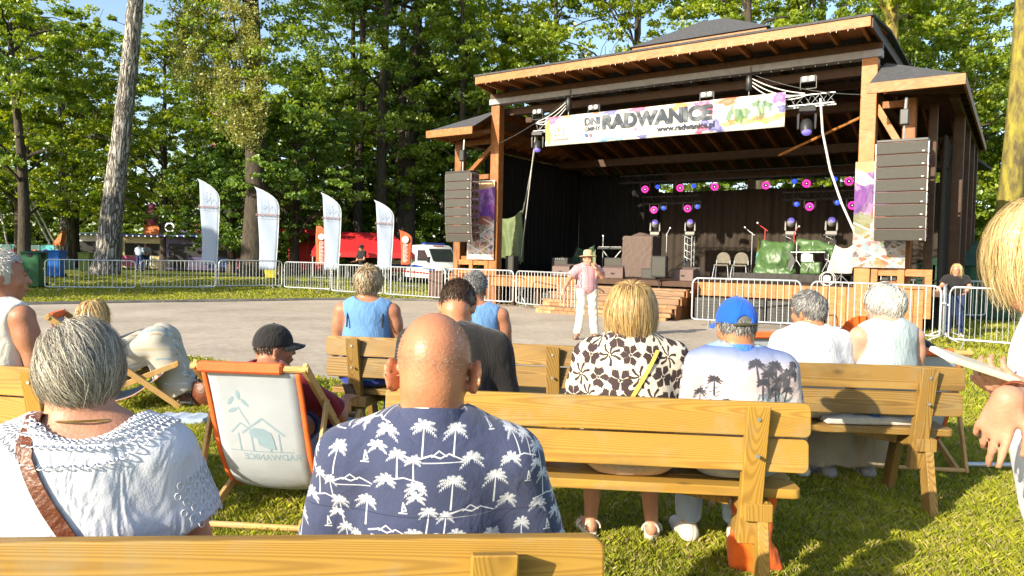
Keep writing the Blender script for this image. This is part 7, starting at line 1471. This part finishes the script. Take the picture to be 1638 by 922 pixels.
MB().tube([tuple(c_ + (u * math.cos(t) + v_ * math.sin(t)) * .0395) for t in np.linspace(0, 2 * PI, 25)[:-1]], .0045, 6, True).obj('strap', M['leather'], wt, sm=60)
cd = Rf.inverted().to_3x3() @ Vector((-.25, -.9, .2)); cd = unit(np.array(cd)); cd = unit(cd - ax_ * np.dot(cd, ax_)); MB().cyl(tuple(c_ + cd * .034), tuple(c_ + cd * .047), .020, n=20).obj('case', M['gold'], wt, .001, 40); MB().cyl(tuple(c_ + cd * .047), tuple(c_ + cd * .0484), .017, n=20).obj('dial', M['whitepl'], wt)
a0 = np.array(pt(1504, 566, 1.56)); b0 = np.array(pt(1612, 602, 1.58)); ctr = (a0 + b0) / 2; dx = unit(b0 - a0); nz = unit(np.array([-.12, -.22, .96])); nz = unit(nz - dx * np.dot(nz, dx)); dy = np.cross(nz, dx); L_ = np.linalg.norm(b0 - a0)
M['phonecase'] = mk('phonecase', (.70, .64, .52), None, 9, .5, 0); ph = thing('mobile_phone', 'large phone in a cream case held flat by the blond woman at the right edge', 'phone', (0, 0, 0)); P_ = plank_poly(L_ + .01, .078, .012); mbp = MB().prism([(p[0], p[1] - .039) for p in P_], -.006, .006, 'xy')
o = mbp.obj('phone_case', M['phonecase'], ph, .003, 40, 2); mt = Matrix(((dx[0], dy[0], nz[0], ctr[0]), (dx[1], dy[1], nz[1], ctr[1]), (dx[2], dy[2], nz[2], ctr[2]), (0, 0, 0, 1))); ph.matrix_world = mt
MB().prism([(p[0] * .94, (p[1] - .039) * .92) for p in P_], .0062, .0075, 'xy').obj('screen', M['phonecase'], ph)
# ================================================================ SMALL THINGS ON THE BENCHES AND GRASS
M['clear'] = mk('clear', (.75, .82, .86), None, 9, .05, 0, trans=.9); M['bluecup'] = mk('bluecup', (.08, .22, .55), None, 9, .15, 0, trans=.4)
def glassthing(name, lab, cat_, x, y, z, mat, r=.033, h=.11):
    o = MB().lathe([(r * .8, 0), (r, h), (r - .002, h), (r * .8 - .002, .004), (.001, .004)], n=20).obj(name, M[mat], None, sm=40); tag(o, lab, cat_); o.location = (x, y, z); return o
gp = atZ(1337, 668, .45); glassthing('drinking_glass', 'clear plastic cup of water on the right bench', 'cup', gp[0], 4.45, .492, 'clear'); gp = atZ(1357, 668, .45); glassthing('drinking_glass', 'blue plastic cup beside the clear cup on the right bench', 'cup', gp[0], 4.42, .492, 'bluecup')
def lump(name, lab, cat_, prims, mat, loc, rz=0, h=.012, amp=.012, f=22., parent=None, zmin=0.):
    S_ = Sdf(); [S_.add(*p) for p in prims]; V, F = S_.mesh(h, noise=lambda p: amp * (np.abs(np.sin(p[..., 0] * f + 2 * np.sin(p[..., 2] * f * .6))) + .6 * np.sin(p[..., 2] * f * .7 + p[..., 1] * f * .5) - .4), cut=[((0, 0, -1), -zmin)]); o = npmesh(name, V, F, M[mat], parent)
    if parent is None: tag(o, lab, cat_)
    o.location = tuple(float(v) for v in loc); o.rotation_euler = (0, 0, rz); return o
lump('folded_cloth', 'folded white cloth on the right end of the right bench', 'cloth', [('box', (0, 0, .02), (.28, .16, .012), .01, .02)], 'whitecloth', (2.18, 4.52, .492), amp=.006)
lump('bag', 'orange cloth bag hanging under the middle bench beside the blue cap man', 'bag', [('cap', (0, 0, .38), (.0, .0, .06), .05, .11, .05), ('box', (0, 0, .3), (.06, .03, .08), .02, .05), ('box', (0, .0, .06), (.10, .05, .04), .02, .05)], 'c_orange', (1.165, 3.45, .0), amp=.018)
lump('bag', 'dark red bag hanging behind the seat near the black shirt man', 'bag', [('ell', (0, 0, .09), (.11, .07, .09), .03)], 'c_orange', (.145, 3.36, .485), amp=.01)
lump('bag', 'black bag lying in the orange edged deck chair', 'bag', [('ell', (0, 0, .1), (.15, .10, .09), .03), ('ell', (.1, 0, .08), (.1, .1, .07), .05)], 'c_black', (2.90, 5.27, .74), amp=.012)
bk = thing('wicker_bag', 'brown wicker bag on the grass behind the printed deck chair', 'bag', (-2.83, 6.9, 0), .2); MB().lathe([(.12, 0), (.16, .1), (.15, .22), (.13, .24), (.128, .23), (.14, .1), (.1, .01)], n=20).obj('basket', M['leather'], bk, sm=50); MB().tube([(.12 * math.cos(t), 0, .22 + .16 * math.sin(t)) for t in np.linspace(0, PI, 12)], .008).obj('handle', M['leather'], bk, sm=60)
lump('towel', 'pale blue towel spread on the grass beside the wicker bag', 'towel', [('box', (0, 0, .03), (.2, .13, .01), .02, .03)], 'c_jeans', (-2.75, 6.2, 0), amp=.012); glassthing('drinking_glass', 'clear cup on the grass beside the wicker bag', 'cup', -2.62, 6.6, .0, 'clear')
a_ = atZ(1545, 754); b_ = atZ(1660, 758); o = MB().tube([(a_[0], a_[1], .05), (b_[0], b_[1], .06)], .017, 8).obj('metal_pole', M['galv'], None, sm=60); tag(o, 'silver pole lying on the grass at the right edge', 'pole')
M['denim_blur'] = cloth('denim_blur', (.22, .30, .42))
lump('form', 'grey blue jacket standing in for a denim knee at the bottom right corner', 'form', [('cap', (.03, 0, .0), (.10, .0, .9), .09, .05, .05), ('ell', (.02, 0, .72), (.08, .07, .06), .03)], 'denim_blur', (1.16, 1.55, .0), amp=.004)  # unclear blurred thing, taken for a denim knee
# ================================================================ BARRIERS
def barrier_proto():
    r = thing('crowd_barrier', '', 'barrier', (0, 0, 0)); P = []; L_, z0, z1, rc = 2.5, .16, 1.10, .14
    for (cx, cz, a0) in ((L_ - rc, z1 - rc, 0), (rc, z1 - rc, PI / 2), (rc, z0 + rc * .4, PI), (L_ - rc, z0 + rc * .4, 1.5 * PI)):
        for i in range(6): a1 = a0 + PI / 2 * i / 5; P.append((cx + rc * math.cos(a1), 0, cz + (rc if a0 < 2 else rc * .4) * math.sin(a1)))
    MB().tube(P, .021, 8, True).obj('frame', M['galv'], r, sm=60)
    mb = MB().tube([(0, 0, 0), (0, 0, z1 - z0 - .01)], .0085, 6); me = mb.mesh('bar', sm=60); me.materials.append(M['galv'])
    for k in range(18): o = bpy.data.objects.new('bar', me); link(o, r); o.location = (.13 + k * .132, 0, z0)
    for x in (.42, L_ - .42): MB().tube([(x - .02, -.30, .015), (x, 0, z0), (x + .02, .30, .015)], .016, 6).obj('foot', M['galv'], r, sm=60)
    MB().box(L_ - .0, L_ + .09, -.008, .008, .78, .80).obj('hook', M['galv'], r); MB().box(-.05, .0, -.01, .01, .76, .79).obj('hook', M['galv'], r); return r
BAR = [((-150, 471), (30, 468), 'at the far left edge of the lawn'), ((72, 467), (220, 468), 'in front of the blue bin and big pale trunk'), ((225, 468), (347, 468), 'below the first white flag'), ((350, 468), (453, 467), 'below the second white flag'), ((455, 469), (530, 473), 'before the red fire stand and third flag'), ((531, 473), (614, 478), 'behind the short haired woman in the vest'), ((616, 478), (714, 485), 'in front of the ambulance'), ((717, 485), (823, 492), 'at the left stage column'), ((825, 493), (927, 505), 'ending at the presenter'), ((1106, 522), (1283, 530), 'behind the blue cap man before the subwoofers'), ((1295, 532), (1508, 553), 'behind the white shirt man and fan woman'), ((1516, 556), (1690, 570), 'at the right edge, nearest one')]
bp_ = barrier_proto(); KIDS[bp_.name] = [k for k in COL.objects if k.parent == bp_]
for i, (a, b, lab) in enumerate(BAR):
    A_, B_ = atZ(*a), atZ(*b); d = B_[:2] - A_[:2]; L_ = np.linalg.norm(d); o = bp_ if i == 0 else copy_tree(bp_)
    o.location = (A_[0], A_[1], gzf(A_[0], A_[1]) * .5 + gzf(*((A_ + B_) / 2)[:2]) * .5); o.rotation_euler = (0, 0, math.atan2(d[1], d[0])); o.scale = (L_ / 2.56, 1, 1); tag(o, 'galvanised crowd barrier ' + lab, 'barrier', 'crowd barriers around the plaza')
o = copy_tree(bp_, label='galvanised crowd barrier turned away from the stage beside the dark shirt woman', group='crowd barriers around the plaza'); A_ = atZ(1512, 553); o.location = (A_[0], A_[1] + .1, 0); o.rotation_euler = (0, 0, 1.02); o.scale = (1, 1, 1)
A_ = atZ(1600, 520); o = copy_tree(bp_, label='barrier farther back in front of the green tent', group='crowd barriers around the plaza'); o.location = (A_[0] - 2, A_[1] + 1, 0); o.rotation_euler = (0, 0, .15); o.scale = (1, 1, 1)
# ================================================================ FLAGS
M['flagcloth_shaded'] = mk('flagcloth_shaded', (.33, .39, .50), (.30, .36, .47), 3, .7, .1, trans=0.); M['flagorange'] = mk('flagorange', (.62, .12, .04), (.5, .09, .03), 3, .8, .1); M['flagink'] = mk('flagink', (.25, .14, .14), None, 3, .8, 0); M['flagline'] = mk('flagline', (.35, .42, .52), None, 3, .8, 0)  # white flag cloth; bluish shade under the trees is put into its colour
def sailflag(px0, px1, pt_, pb, Y, lab, mat='flagcloth_shaded', kind='feather'):
    k = Y / F_PX; A_ = atY((px0 + px1) / 2, pb, Y); g_ = gzf(A_[0], Y); H_ = (pb - pt_) * k; W_ = (px1 - px0) * k; z0 = A_[2] - g_
    r = thing('flag', lab, 'flag', (A_[0], Y, g_), 0, 'white feather flags on the lawn' if mat == 'flagcloth_shaded' else 'orange feather flags by the red tent')
    # right (pole) edge curves over to the left at the top
    n = 26; V = []; nu = 7; pole = []
    for i in range(n):
        t = i / (n - 1); z = z0 + H_ * t
        if kind == 'feather':
            xr = W_ * (.38 + .12 * math.sin(min(1, t / .7) * 1.2)) if t < .74 else W_ * (.49 - .99 * ((t - .74) / .26) ** 2.4); xl = W_ * (-.42 + .06 * math.sin(t * 5)) if t < .93 else W_ * (-.42 - .08 * (t - .93) / .07); xl = W_ * (-.30 - .14 * t ** 3 - .0) if t < .98 else W_ * -.5
            xl = min(xl, xr - .01)
        else: xr = W_ * (.5 if t < .75 else .5 - .55 * ((t - .75) / .25) ** 2); xl = -W_ * .45
        pole.append((xr, 0, z))
        for j in range(nu): u = j / (nu - 1); V.append((xl + (xr - xl) * u, .05 * math.sin(u * 4 + t * 7) * (1 - u), z))
    q = (np.arange(n - 1)[:, None] * nu + np.arange(nu - 1)[None]).ravel(); o = npmesh('flag_sheet', V, np.stack([q, q + 1, q + nu + 1, q + nu], 1), M[mat], r); o.modifiers.new('t', 'SOLIDIFY').thickness = .006
    MB().tube([(pole[0][0], 0, .0)] + pole, [.018] * 20 + [.010] * (n - 19), 6).obj('pole', M['whitepl'] if mat == 'flagcloth_shaded' else M['blackmetal'], r, sm=60); MB().tube([(-.35, 0, .03), (pole[0][0], 0, .03), (.6, 0, .03)], .02).tube([(pole[0][0], -.4, .03), (pole[0][0], .4, .03)], .02).obj('base', M['steel'], r)
    if mat == 'flagcloth_shaded':
        cz = z0 + H_ * .74; mb = MB(); cx = W_ * .03; s = W_ * .32
        for (ox, q_) in ((-.35, .8), (.35, 1.)): mb.tube([(cx + (ox - .4 * q_) * s, -.07, cz), (cx + ox * s, -.07, cz + .5 * q_ * s), (cx + (ox + .4 * q_) * s, -.07, cz), (cx + (ox + .3 * q_) * s, -.07, cz - .4 * s)], .008, 4)
        mb.tube([(cx - .1 * s, -.07, cz + .3 * s), (cx - .3 * s, -.07, cz + 1.1 * s), (cx - .05 * s, -.07, cz + 1.3 * s)], .008, 4); mb.obj('emblem', M['flagline'], r); text('lettering', 'RADWANICE', cx, cz - s * .95, W_ * .15, M['flagink'], r, y=-.08, ext=0, bold=.004, align='CENTER')
        MB().box(-W_ * .38, W_ * .42, -.075, -.07, cz - s * 1.2, cz - s * 1.17).obj('seam', M['flagline'], r)
    else:
        mb = MB()   # the vertical line of print is too blurred to read: only its strokes
        for i in range(15): z_ = z0 + H_ * (.08 + .036 * i); mb.box(-W_ * .16, W_ * (.10 + .05 * ((i * 5) % 3)), -.064, -.06, z_, z_ + H_ * .014)
        mb.box(-W_ * .16, -W_ * .12, -.064, -.06, z0 + H_ * .08, z0 + H_ * .60); q_ = mb.obj('print_strokes', M['whitepl'], r); q_['kind'] = 'stuff'; MB().cyl((0, -.06, z0 + H_ * .72), (0, -.075, z0 + H_ * .72), W_ * .26, n=8).obj('emblem', M['whitepl'], r)
    return r
sailflag(315, 351, 287, 424, 28.5, 'first white feather flag from the left, right of the big pale trunk'); sailflag(406, 446, 300, 432, 29.0, 'second white feather flag in front of the dark ivy trunk'); sailflag(512, 545, 309, 432, 28.5, 'third white feather flag left of the red tent'); sailflag(597, 629, 321, 432, 27.8, 'fourth white feather flag in front of the red tent')
sailflag(504, 524, 362, 424, 36, 'orange flag with white writing left of the third white flag', 'flagorange', 'straight'); sailflag(637, 659, 368, 424, 34.5, 'orange flag with white writing between the red tent and ambulance', 'flagorange', 'feather')
# ================================================================ BINS
M['bingreen'] = mk('bingreen', (.02, .13, .05), (.015, .10, .04), 5, .45, .05); M['binblue'] = mk('binblue', (.01, .13, .50), (.01, .11, .42), 5, .4, .05); M['binolive'] = mk('binolive', (.16, .22, .05), None, 5, .5, .05); M['binyellow'] = mk('binyellow', (.55, .50, .03), None, 5, .5, .05)
def bin_(px, pb, Y, lab, mat, h=1.05, w=.56, liner=False):
    A_ = atY(px, pb, Y); r = thing('wheelie_bin', lab, 'bin', (A_[0], Y, gzf(A_[0], Y)), .12)
    MB().add([(-w * .42, -.24, .05), (w * .42, -.24, .05), (w * .42, .28, .05), (-w * .42, .28, .05), (-w / 2, -.33, h), (w / 2, -.33, h), (w / 2, .36, h), (-w / 2, .36, h)], [(0, 3, 2, 1), (4, 5, 6, 7), (0, 1, 5, 4), (1, 2, 6, 5), (2, 3, 7, 6), (3, 0, 4, 7)]).obj('body', M[mat], r, .02); MB().box(-w / 2 - .02, w / 2 + .02, -.36, .38, h, h + .05).obj('lid', M[mat], r, .02)
    for sx in (-1, 1): MB().cyl((sx * (w * .42), .26, .1), (sx * (w * .42 + .05), .26, .1), .1, n=16).obj('wheel', M['black'], r)
    MB().tube([(-w * .35, .44, h - .02), (w * .35, .44, h - .02)], .018).obj('handle', M[mat], r)
    if liner: MB().lathe([(.30, -.22), (.36, -.05), (.33, .06), (.20, .09)], (0, 0, h), 14).obj('bin_liner', M['black'], r, sm=60)
    return r
bin_(55, 462, 26.6, 'dark green wheelie bin with a black liner at the left behind the barrier', 'bingreen', 1.25, .62, True); bin_(88, 447, 31.0, 'blue wheelie bin left of the big pale trunk', 'binblue', 1.1, .62); bin_(138, 430, 38., 'small olive bin behind the pale trunk', 'binolive', .95); bin_(434, 440, 33, 'yellow box behind the foot of the second flag', 'binyellow', .5, .5)
bin_(697, 470, 25.8, 'brown waste bin behind the barrier in front of the ambulance', 'cabside', .95, .5)
# ================================================================ AMBULANCE, TENT, STALLS
M['carwhite'] = mk('carwhite', (.78, .78, .76), None, 3, .25, 0, spec=.6); M['carblue'] = mk('carblue', (.02, .06, .32), None, 3, .3, 0); M['carred'] = mk('carred', (.55, .02, .02), None, 3, .35, 0); M['tyre'] = mk('tyre', (.02, .02, .02), None, 9, .85, .1)
Y_ = 38.; A_ = atY(690, 430, Y_); k = Y_ / F_PX; r = thing('ambulance', 'white ambulance van with blue and red stripes parked behind the barriers', 'ambulance', (A_[0] - .3, Y_ + 1, gzf(A_[0], Y_)), -.85)
body = [(-2.6, .45), (-2.6, 2.35), (.9, 2.42), (1.15, 2.30), (1.75, 1.42), (2.55, 1.12), (2.70, .85), (2.70, .40)]; MB().prism(body, -.95, .95, 'xz').obj('body', M['carwhite'], r, .06, 40, 2)
MB().add([(1.20, -.80, 2.18), (1.20, .80, 2.18), (1.77, .86, 1.45), (1.77, -.86, 1.45), (1.25, -.80, 2.19), (1.25, .80, 2.19), (1.83, .86, 1.46), (1.83, -.86, 1.46)], [(4, 5, 6, 7), (3, 2, 1, 0), (0, 1, 5, 4), (2, 3, 7, 6), (1, 2, 6, 5), (3, 0, 4, 7)]).obj('windscreen', M['glass'], r, .005)
MB().prism([(.25, 1.45), (.30, 2.1), (1.05, 2.1), (1.55, 1.45)], -.965, -.945, 'xz').obj('side_window', M['glass'], r); MB().prism([(-2.3, 1.45), (-2.3, 2.05), (-1.2, 2.05), (-1.2, 1.45)], -.965, -.945, 'xz').obj('side_window', M['glass'], r)
MB().prism([(-2.58, 1.05), (-2.58, 1.2), (.2, 1.2), (2.2, .98), (2.2, .86), (.2, 1.05)], -.972, -.95, 'xz').obj('blue_stripe', M['carblue'], r); MB().prism([(-2.58, .75), (-2.58, .9), (2.0, .74), (2.0, .66)], -.974, -.95, 'xz').obj('red_stripe', M['carred'], r)
for x in (-1.6, 1.7):
    for y in (-.95, .85): w_ = MB().cyl((x, y, .36), (x, y + .1, .36), .36, n=22).obj('wheel', M['tyre'], r, .02, 40); MB().cyl((x, y - .01, .36), (x, y + .0, .36), .2, n=16).obj('rim', M['steel'], w_)
MB().box(2.62, 2.74, -.9, .9, .42, .72).obj('bumper', M['vent'], r, .03); MB().box(2.66, 2.73, -.55, .55, .74, .9).obj('radiator_grille', M['blackmetal'], r, .01)
for s in (-1, 1): MB().box(2.45, 2.68, s * .72 - .16, s * .72 + .16, .86, 1.06).obj('headlight', M['galv'], r, .03); MB().box(1.45, 1.6, s * 1.02 - .1, s * 1.02 + .1, 1.35, 1.7).obj('wing_mirror', M['blackmetal'], r, .03)
MB().box(.35, .75, -.75, .75, 2.42, 2.55).obj('light_bar', M['carblue'], r, .03); r.scale = (.86, .86, .86)
MB().box(1.02, 1.12, -.35, .35, 2.33, 2.39).obj('roof_sign', M['carred'], r, .01)
# red tent
Y_ = 40; A_ = atY(585, 430, Y_); gz_ = gzf(A_[0], Y_); zt_ = atY(585, 372, Y_)[2] - gz_; ze = atY(585, 404, Y_)[2] - gz_; M['tentred'] = mk('tentred', (.55, .015, .02), (.45, .012, .015), 2, .7, .1); M['tentgreen'] = mk('tentgreen', (.02, .075, .04), (.015, .055, .03), 2, .8, .3, 3)
r = thing('tent', 'red pop up gazebo of the rescue stand between the white flags', 'tent', (A_[0], Y_, gz_), .1); w2 = 2.55; d2 = 2.0
MB().add([(-w2, -d2, ze), (w2, -d2, ze), (w2, d2, ze), (-w2, d2, ze), (-w2 * .9, 0, zt_), (w2 * .55, 0, zt_ - .02), (-w2, -d2, ze - .28), (w2, -d2, ze - .28), (w2, d2, ze - .28), (-w2, d2, ze - .28)], [(0, 1, 5, 4), (1, 2, 5), (2, 3, 4, 5), (3, 0, 4), (6, 7, 1, 0), (7, 8, 2, 1), (8, 9, 3, 2), (9, 6, 0, 3)]).obj('canopy', M['tentred'], r).modifiers.new('t', 'SOLIDIFY').thickness = .01
for sx in (-1, 1):
    for sy in (-1, 1): MB().box(sx * w2 * .98 - .025, sx * w2 * .98 + .025, sy * d2 * .98 - .025, sy * d2 * .98 + .025, 0, ze - .05).obj('leg', M['galv'], r)
MB().box(-w2 * .3, w2, d2 - .1, d2 - .06, 0, ze - .3).obj('side_wall', M['vent'], r); MB().cyl((-.9, -d2 - .02, ze + .25), (-.9, -d2 - .03 + .35, ze + .26), .0, n=3)
MB().cyl((-1.2, -d2 - .015, ze - .14), (-1.2, -d2 - .02, ze - .14), .11, n=12).obj('emblem', M['whitepl'], r)
r = thing('table', 'folding table under the red tent', 'table', (A_[0] + .3, Y_ - 1.2, gz_)); MB().box(-1.1, 1.1, -.35, .35, .70, .74).obj('tabletop', M['whitepl'], r); [MB().box(x_, x_ + .04, y_, y_ + .04, 0, .70).obj('leg', M['steel'], r) for x_ in (-1.05, 1.0) for y_ in (-.3, .25)]
# red stand with banners
A_ = atY(480, 425, 42.); gz_ = gzf(A_[0], 42); r = thing('exhibition_stand', 'red roofed exhibition stand with a shiny red banner left of the third flag', 'stand', (A_[0], 42, gz_), 0)
MB().box(-1.75, -1.68, -.9, -.85, 0, 2.3).box(1.6, 1.67, -.9, -.85, 0, 2.3).box(-1.75, -1.68, .85, .9, 0, 2.3).box(1.6, 1.67, .85, .9, 0, 2.3).obj('pole', M['steel'], r); MB().prism([(-1.9, 2.2), (1.9, 2.2), (1.5, 2.55), (-1.5, 2.55)], -1.1, 1.1, 'xz').obj('roof', M['tentred'], r, .02); MB().box(-.85, 1.6, .6, .65, .2, 2.2).obj('back_wall', M['tentred'], r)
MB().box(-1.9, -1.0, -1.12, -1.06, .35, 2.2).obj('banner_panel', M['tentred'], r, .01); MB().cyl((-1.45, -1.125, 1.3), (-1.45, -1.135, 1.3), .22, n=14).obj('emblem', M['whitepl'], r); MB().box(-1.75, -1.15, -1.13, -1.125, .78, .84).obj('print_line', M['whitepl'], r); MB().box(-1.6, -.9, -1.0, -.5, 0, .42).obj('white_case', M['whitepl'], r, .02)
# funfair
def fmat(n, c, e=0.): return mk(n, c, None, 3, .5, 0)
M['turq'] = fmat('turq', (.05, .42, .48)); M['turqpale'] = fmat('turqpale', (.30, .52, .55)); M['fpink'] = fmat('fpink', (.50, .09, .22)); M['forange'] = fmat('forange', (.60, .16, .03)); M['fyellow'] = fmat('fyellow', (.50, .42, .22)); M['fpurple'] = fmat('fpurple', (.05, .035, .12)); M['fblue'] = fmat('fblue', (.05, .10, .35)); M['bulb'] = mk('bulb', (.8, .8, .8), None, 3, .3, 0, emit=(1, .85, .9), es=.6)
A_ = atY(50, 425, 42.); gz_ = gzf(A_[0], 42); r = thing('funfair_ride', 'turquoise funfair ride with sloping arms at the far left', 'funfair ride', (A_[0], 42, gz_), 0)
MB().box(-3.6, 1.9, -1, 1, 0, .5).obj('platform', M['turqpale'], r); 
for k_ in range(7): MB().box(-3.6 + k_ * .8, -2.84 + k_ * .8, -1.06, -1.0, .5, 1.35).obj('side_panel', M['turqpale' if k_ % 2 else 'turq'], r, .01)
for k_, ch in enumerate('VICTORY'[:0]): pass
for k_ in range(9): MB().cyl((-3.3 + k_ * .6, -1.08, .95), (-3.3 + k_ * .6, -1.10, .95), .17, n=12).obj('painted_disc', M[['fyellow', 'forange', 'fpink'][k_ % 3]], r)
MB().bar((-3.4, 0, 1.4), (-2.3, 0, 3.9), .5, .4).obj('gondola', M['turq'], r, .05); MB().prism([(-3.6, 2.4), (-2.6, 3.9), (-2.0, 3.8), (-2.4, 2.6), (-3.0, 2.1)], -.3, .3, 'xz').obj('gondola_hood', M['turq'], r, .05)
for a_, b_ in (((1.5, 0, .6), (-.2, 0, 3.8)), ((1.8, 0, .6), (.1, 0, 3.8)), ((-1.2, 0, .5), (-1.8, 0, 3.6)), ((-.4, 0, .5), (-.8, 0, 3.9))): MB().tube([a_, b_], .05).obj('arm', M['whitepl'], r)
MB().prism([(1.3, 1.4), (1.9, 2.2), (1.75, 1.3)], -.2, .2, 'xz').obj('fin', M['forange'], r)
def stall(px, Y, w, h, lab, wallm, roofm, panels, crest=None, dy=2.):
    A_ = atY(px, 425, Y); g_ = gzf(A_[0], Y); r = thing('funfair_stall', lab, 'funfair stall', (A_[0], Y, g_), 0, 'funfair stalls beyond the trees'); r.scale = (.82, .82, .92); MB().box(-w / 2, w / 2, 0, dy, .1, h).obj('cabin', M[wallm], r, .02)
    MB().prism([(-.6, h), (dy + .1, h + .15), (dy + .1, h + .22), (-.6, h + .10)], -w / 2 - .15, w / 2 + .15, 'yz').obj('awning', M[roofm], r, .01); MB().box(-w / 2 + .2, w / 2 - .2, -.03, .01, .95, h - .45).obj('counter_opening', M['black'], r)
    n = len(panels)
    for i, m_ in enumerate(panels): MB().box(-w / 2 + w * i / n + .03, -w / 2 + w * (i + 1) / n - .03, -.05, -.0, .25, .92).obj('front_panel', M[m_], r, .01)
    for i in range(int(w / .45)): MB().cyl((-w / 2 + .2 + i * .45, -.62, h + .02), (-w / 2 + .2 + i * .45, -.66, h + .02), .05, n=8).obj('bulb', M['bulb'], r)
    if crest == 'rings':
        for i in range(6): MB().tube([(-w * .42 + i * w * .17 + .3 * math.cos(t), -.5, h + .55 + .28 * math.sin(t)) for t in np.linspace(0, 2 * PI, 15)[:-1]], .05, 6, True).obj('crest_ring', M[['bulb', 'fpurple', 'fpink'][i % 3]], r)
        MB().prism([(-w * .1, h + .6), (w * .2, h + 1.9), (w * .45, h + .6)], .2, .4, 'xz').obj('crest_gable', M['whitepl'], r)
    if crest == 'figure':
        MB().box(-.6, .6, -.1, .1, h + .1, h + .8).obj('sign_board', M['forange'], r, .03); MB().lathe([(.3, 0), (.45, .4), (.3, .8), (.2, .9), (.28, 1.1), (.2, 1.35), (.05, 1.45)], (0, 0, h + .8), 14).obj('figure', M['fpink'], r, sm=60)
    return r
stall(145, 48, 3.2, 2.3, 'small pale funfair stall left of the big pale trunk', 'whitepl', 'turqpale', ['fblue', 'whitepl', 'fpink']); stall(243, 45, 4.4, 2.2, 'bright painted funfair stall with an orange sign and a figure on its roof', 'fyellow', 'fblue', ['fpink', 'whitepl', 'fyellow', 'forange'], 'figure'); stall(335, 43, 6.2, 2.2, 'dark blue funfair stall with glowing ring crest behind the first flag', 'fpurple', 'fblue', ['black', 'fpurple', 'fblue', 'fpink'], 'rings')
A_ = atY(348, 250, 62.); r = thing('fair_tower', 'pink and white drop tower ride behind the first flag', 'funfair ride', (A_[0], 62, 0), 0); MB().box(-.35, .35, -.35, .35, 0, 12.5).obj('mast', M['whitepl'], r); [MB().box(-.42, .42, -.42, .42, 6.4 + k_ * 1.3, 7.1 + k_ * 1.3).obj('band', M['fpink'], r) for k_ in range(5)]; MB().lathe([(.4, 0), (.9, .4), (.9, .9), (.3, 1.3)], (0, 0, 12.4), 12).obj('crown', M['fpink'], r, sm=40)
# ================================================================ RIGHT OF THE STAGE
A_ = atY(1565, 440, 21.5); r = thing('tent', 'dark green tent behind the blond staff woman', 'tent', (A_[0] + 1.4, 22.5, 0), -.3); MB().add([(-2.3, -1.8, 1.55), (2.3, -1.8, 1.55), (2.3, 1.8, 1.55), (-2.3, 1.8, 1.55), (-.6, 0, 2.35), (.6, 0, 2.3)], [(0, 1, 5, 4), (1, 2, 5), (2, 3, 4, 5), (3, 0, 4)]).obj('canopy', M['tentgreen'], r).modifiers.new('t', 'SOLIDIFY').thickness = .02
for q_, (p0, p1) in enumerate((((-2.25, -1.75), (2.25, -1.75)), ((-2.25, 1.75), (-2.25, -1.75)))): curtain('side_wall', p0, p1, 0, 1.56, 'tentgreen', parent=r, amp=.05, per=.5, n=80)
A_ = atZ(1484, 522); r = thing('pallet_stack', 'stack of white slatted boards on the grass right of the stage', 'pallets', (A_[0], A_[1] + .4, 0), -.25)
for k_ in range(5): MB().box(-.42, .42, -.3, .3, .06 + k_ * .095, .10 + k_ * .095).obj('slat', M['whitepl'], r, .004)
for x_ in (-.4, .34): MB().box(x_, x_ + .06, -.28, .28, 0, .46).obj('bearer', M['whitepl'], r)
r = thing('folded_chairs', 'folded dark chairs leaning on the stage end above the white boards', 'chairs', (A_[0] - .1, A_[1] + 1.5, 0), -.4); 
for k_ in range(3): MB().prism([(0, .3), (.06, .32), (.28, 1.15), (.22, 1.17)], -.3 + k_ * .25, -.12 + k_ * .25, 'yz').obj('seat_panel', M['blackmetal'], r, .01); MB().tube([(-.3 + k_ * .25, 0, 0), (-.3 + k_ * .25, .3, 1.2)], .012).obj('leg', M['steel'], r)
r = thing('street_light', 'tall thin lamp post beyond the right barriers', 'lamp post', (pxt(1517, 34), 34, 0)); MB().tube([(0, 0, 0), (0, 0, 4.6)], [.06, .04]).obj('pole', M['steel'], r); MB().lathe([(.05, 0), (.16, .08), (.12, .2), (.02, .24)], (0, 0, 4.6), 12).obj('lamp_head', M['steel'], r, sm=50)
bpy.context.view_layer.update()
SC.cycles.use_adaptive_sampling = True; SC.cycles.use_denoising = True
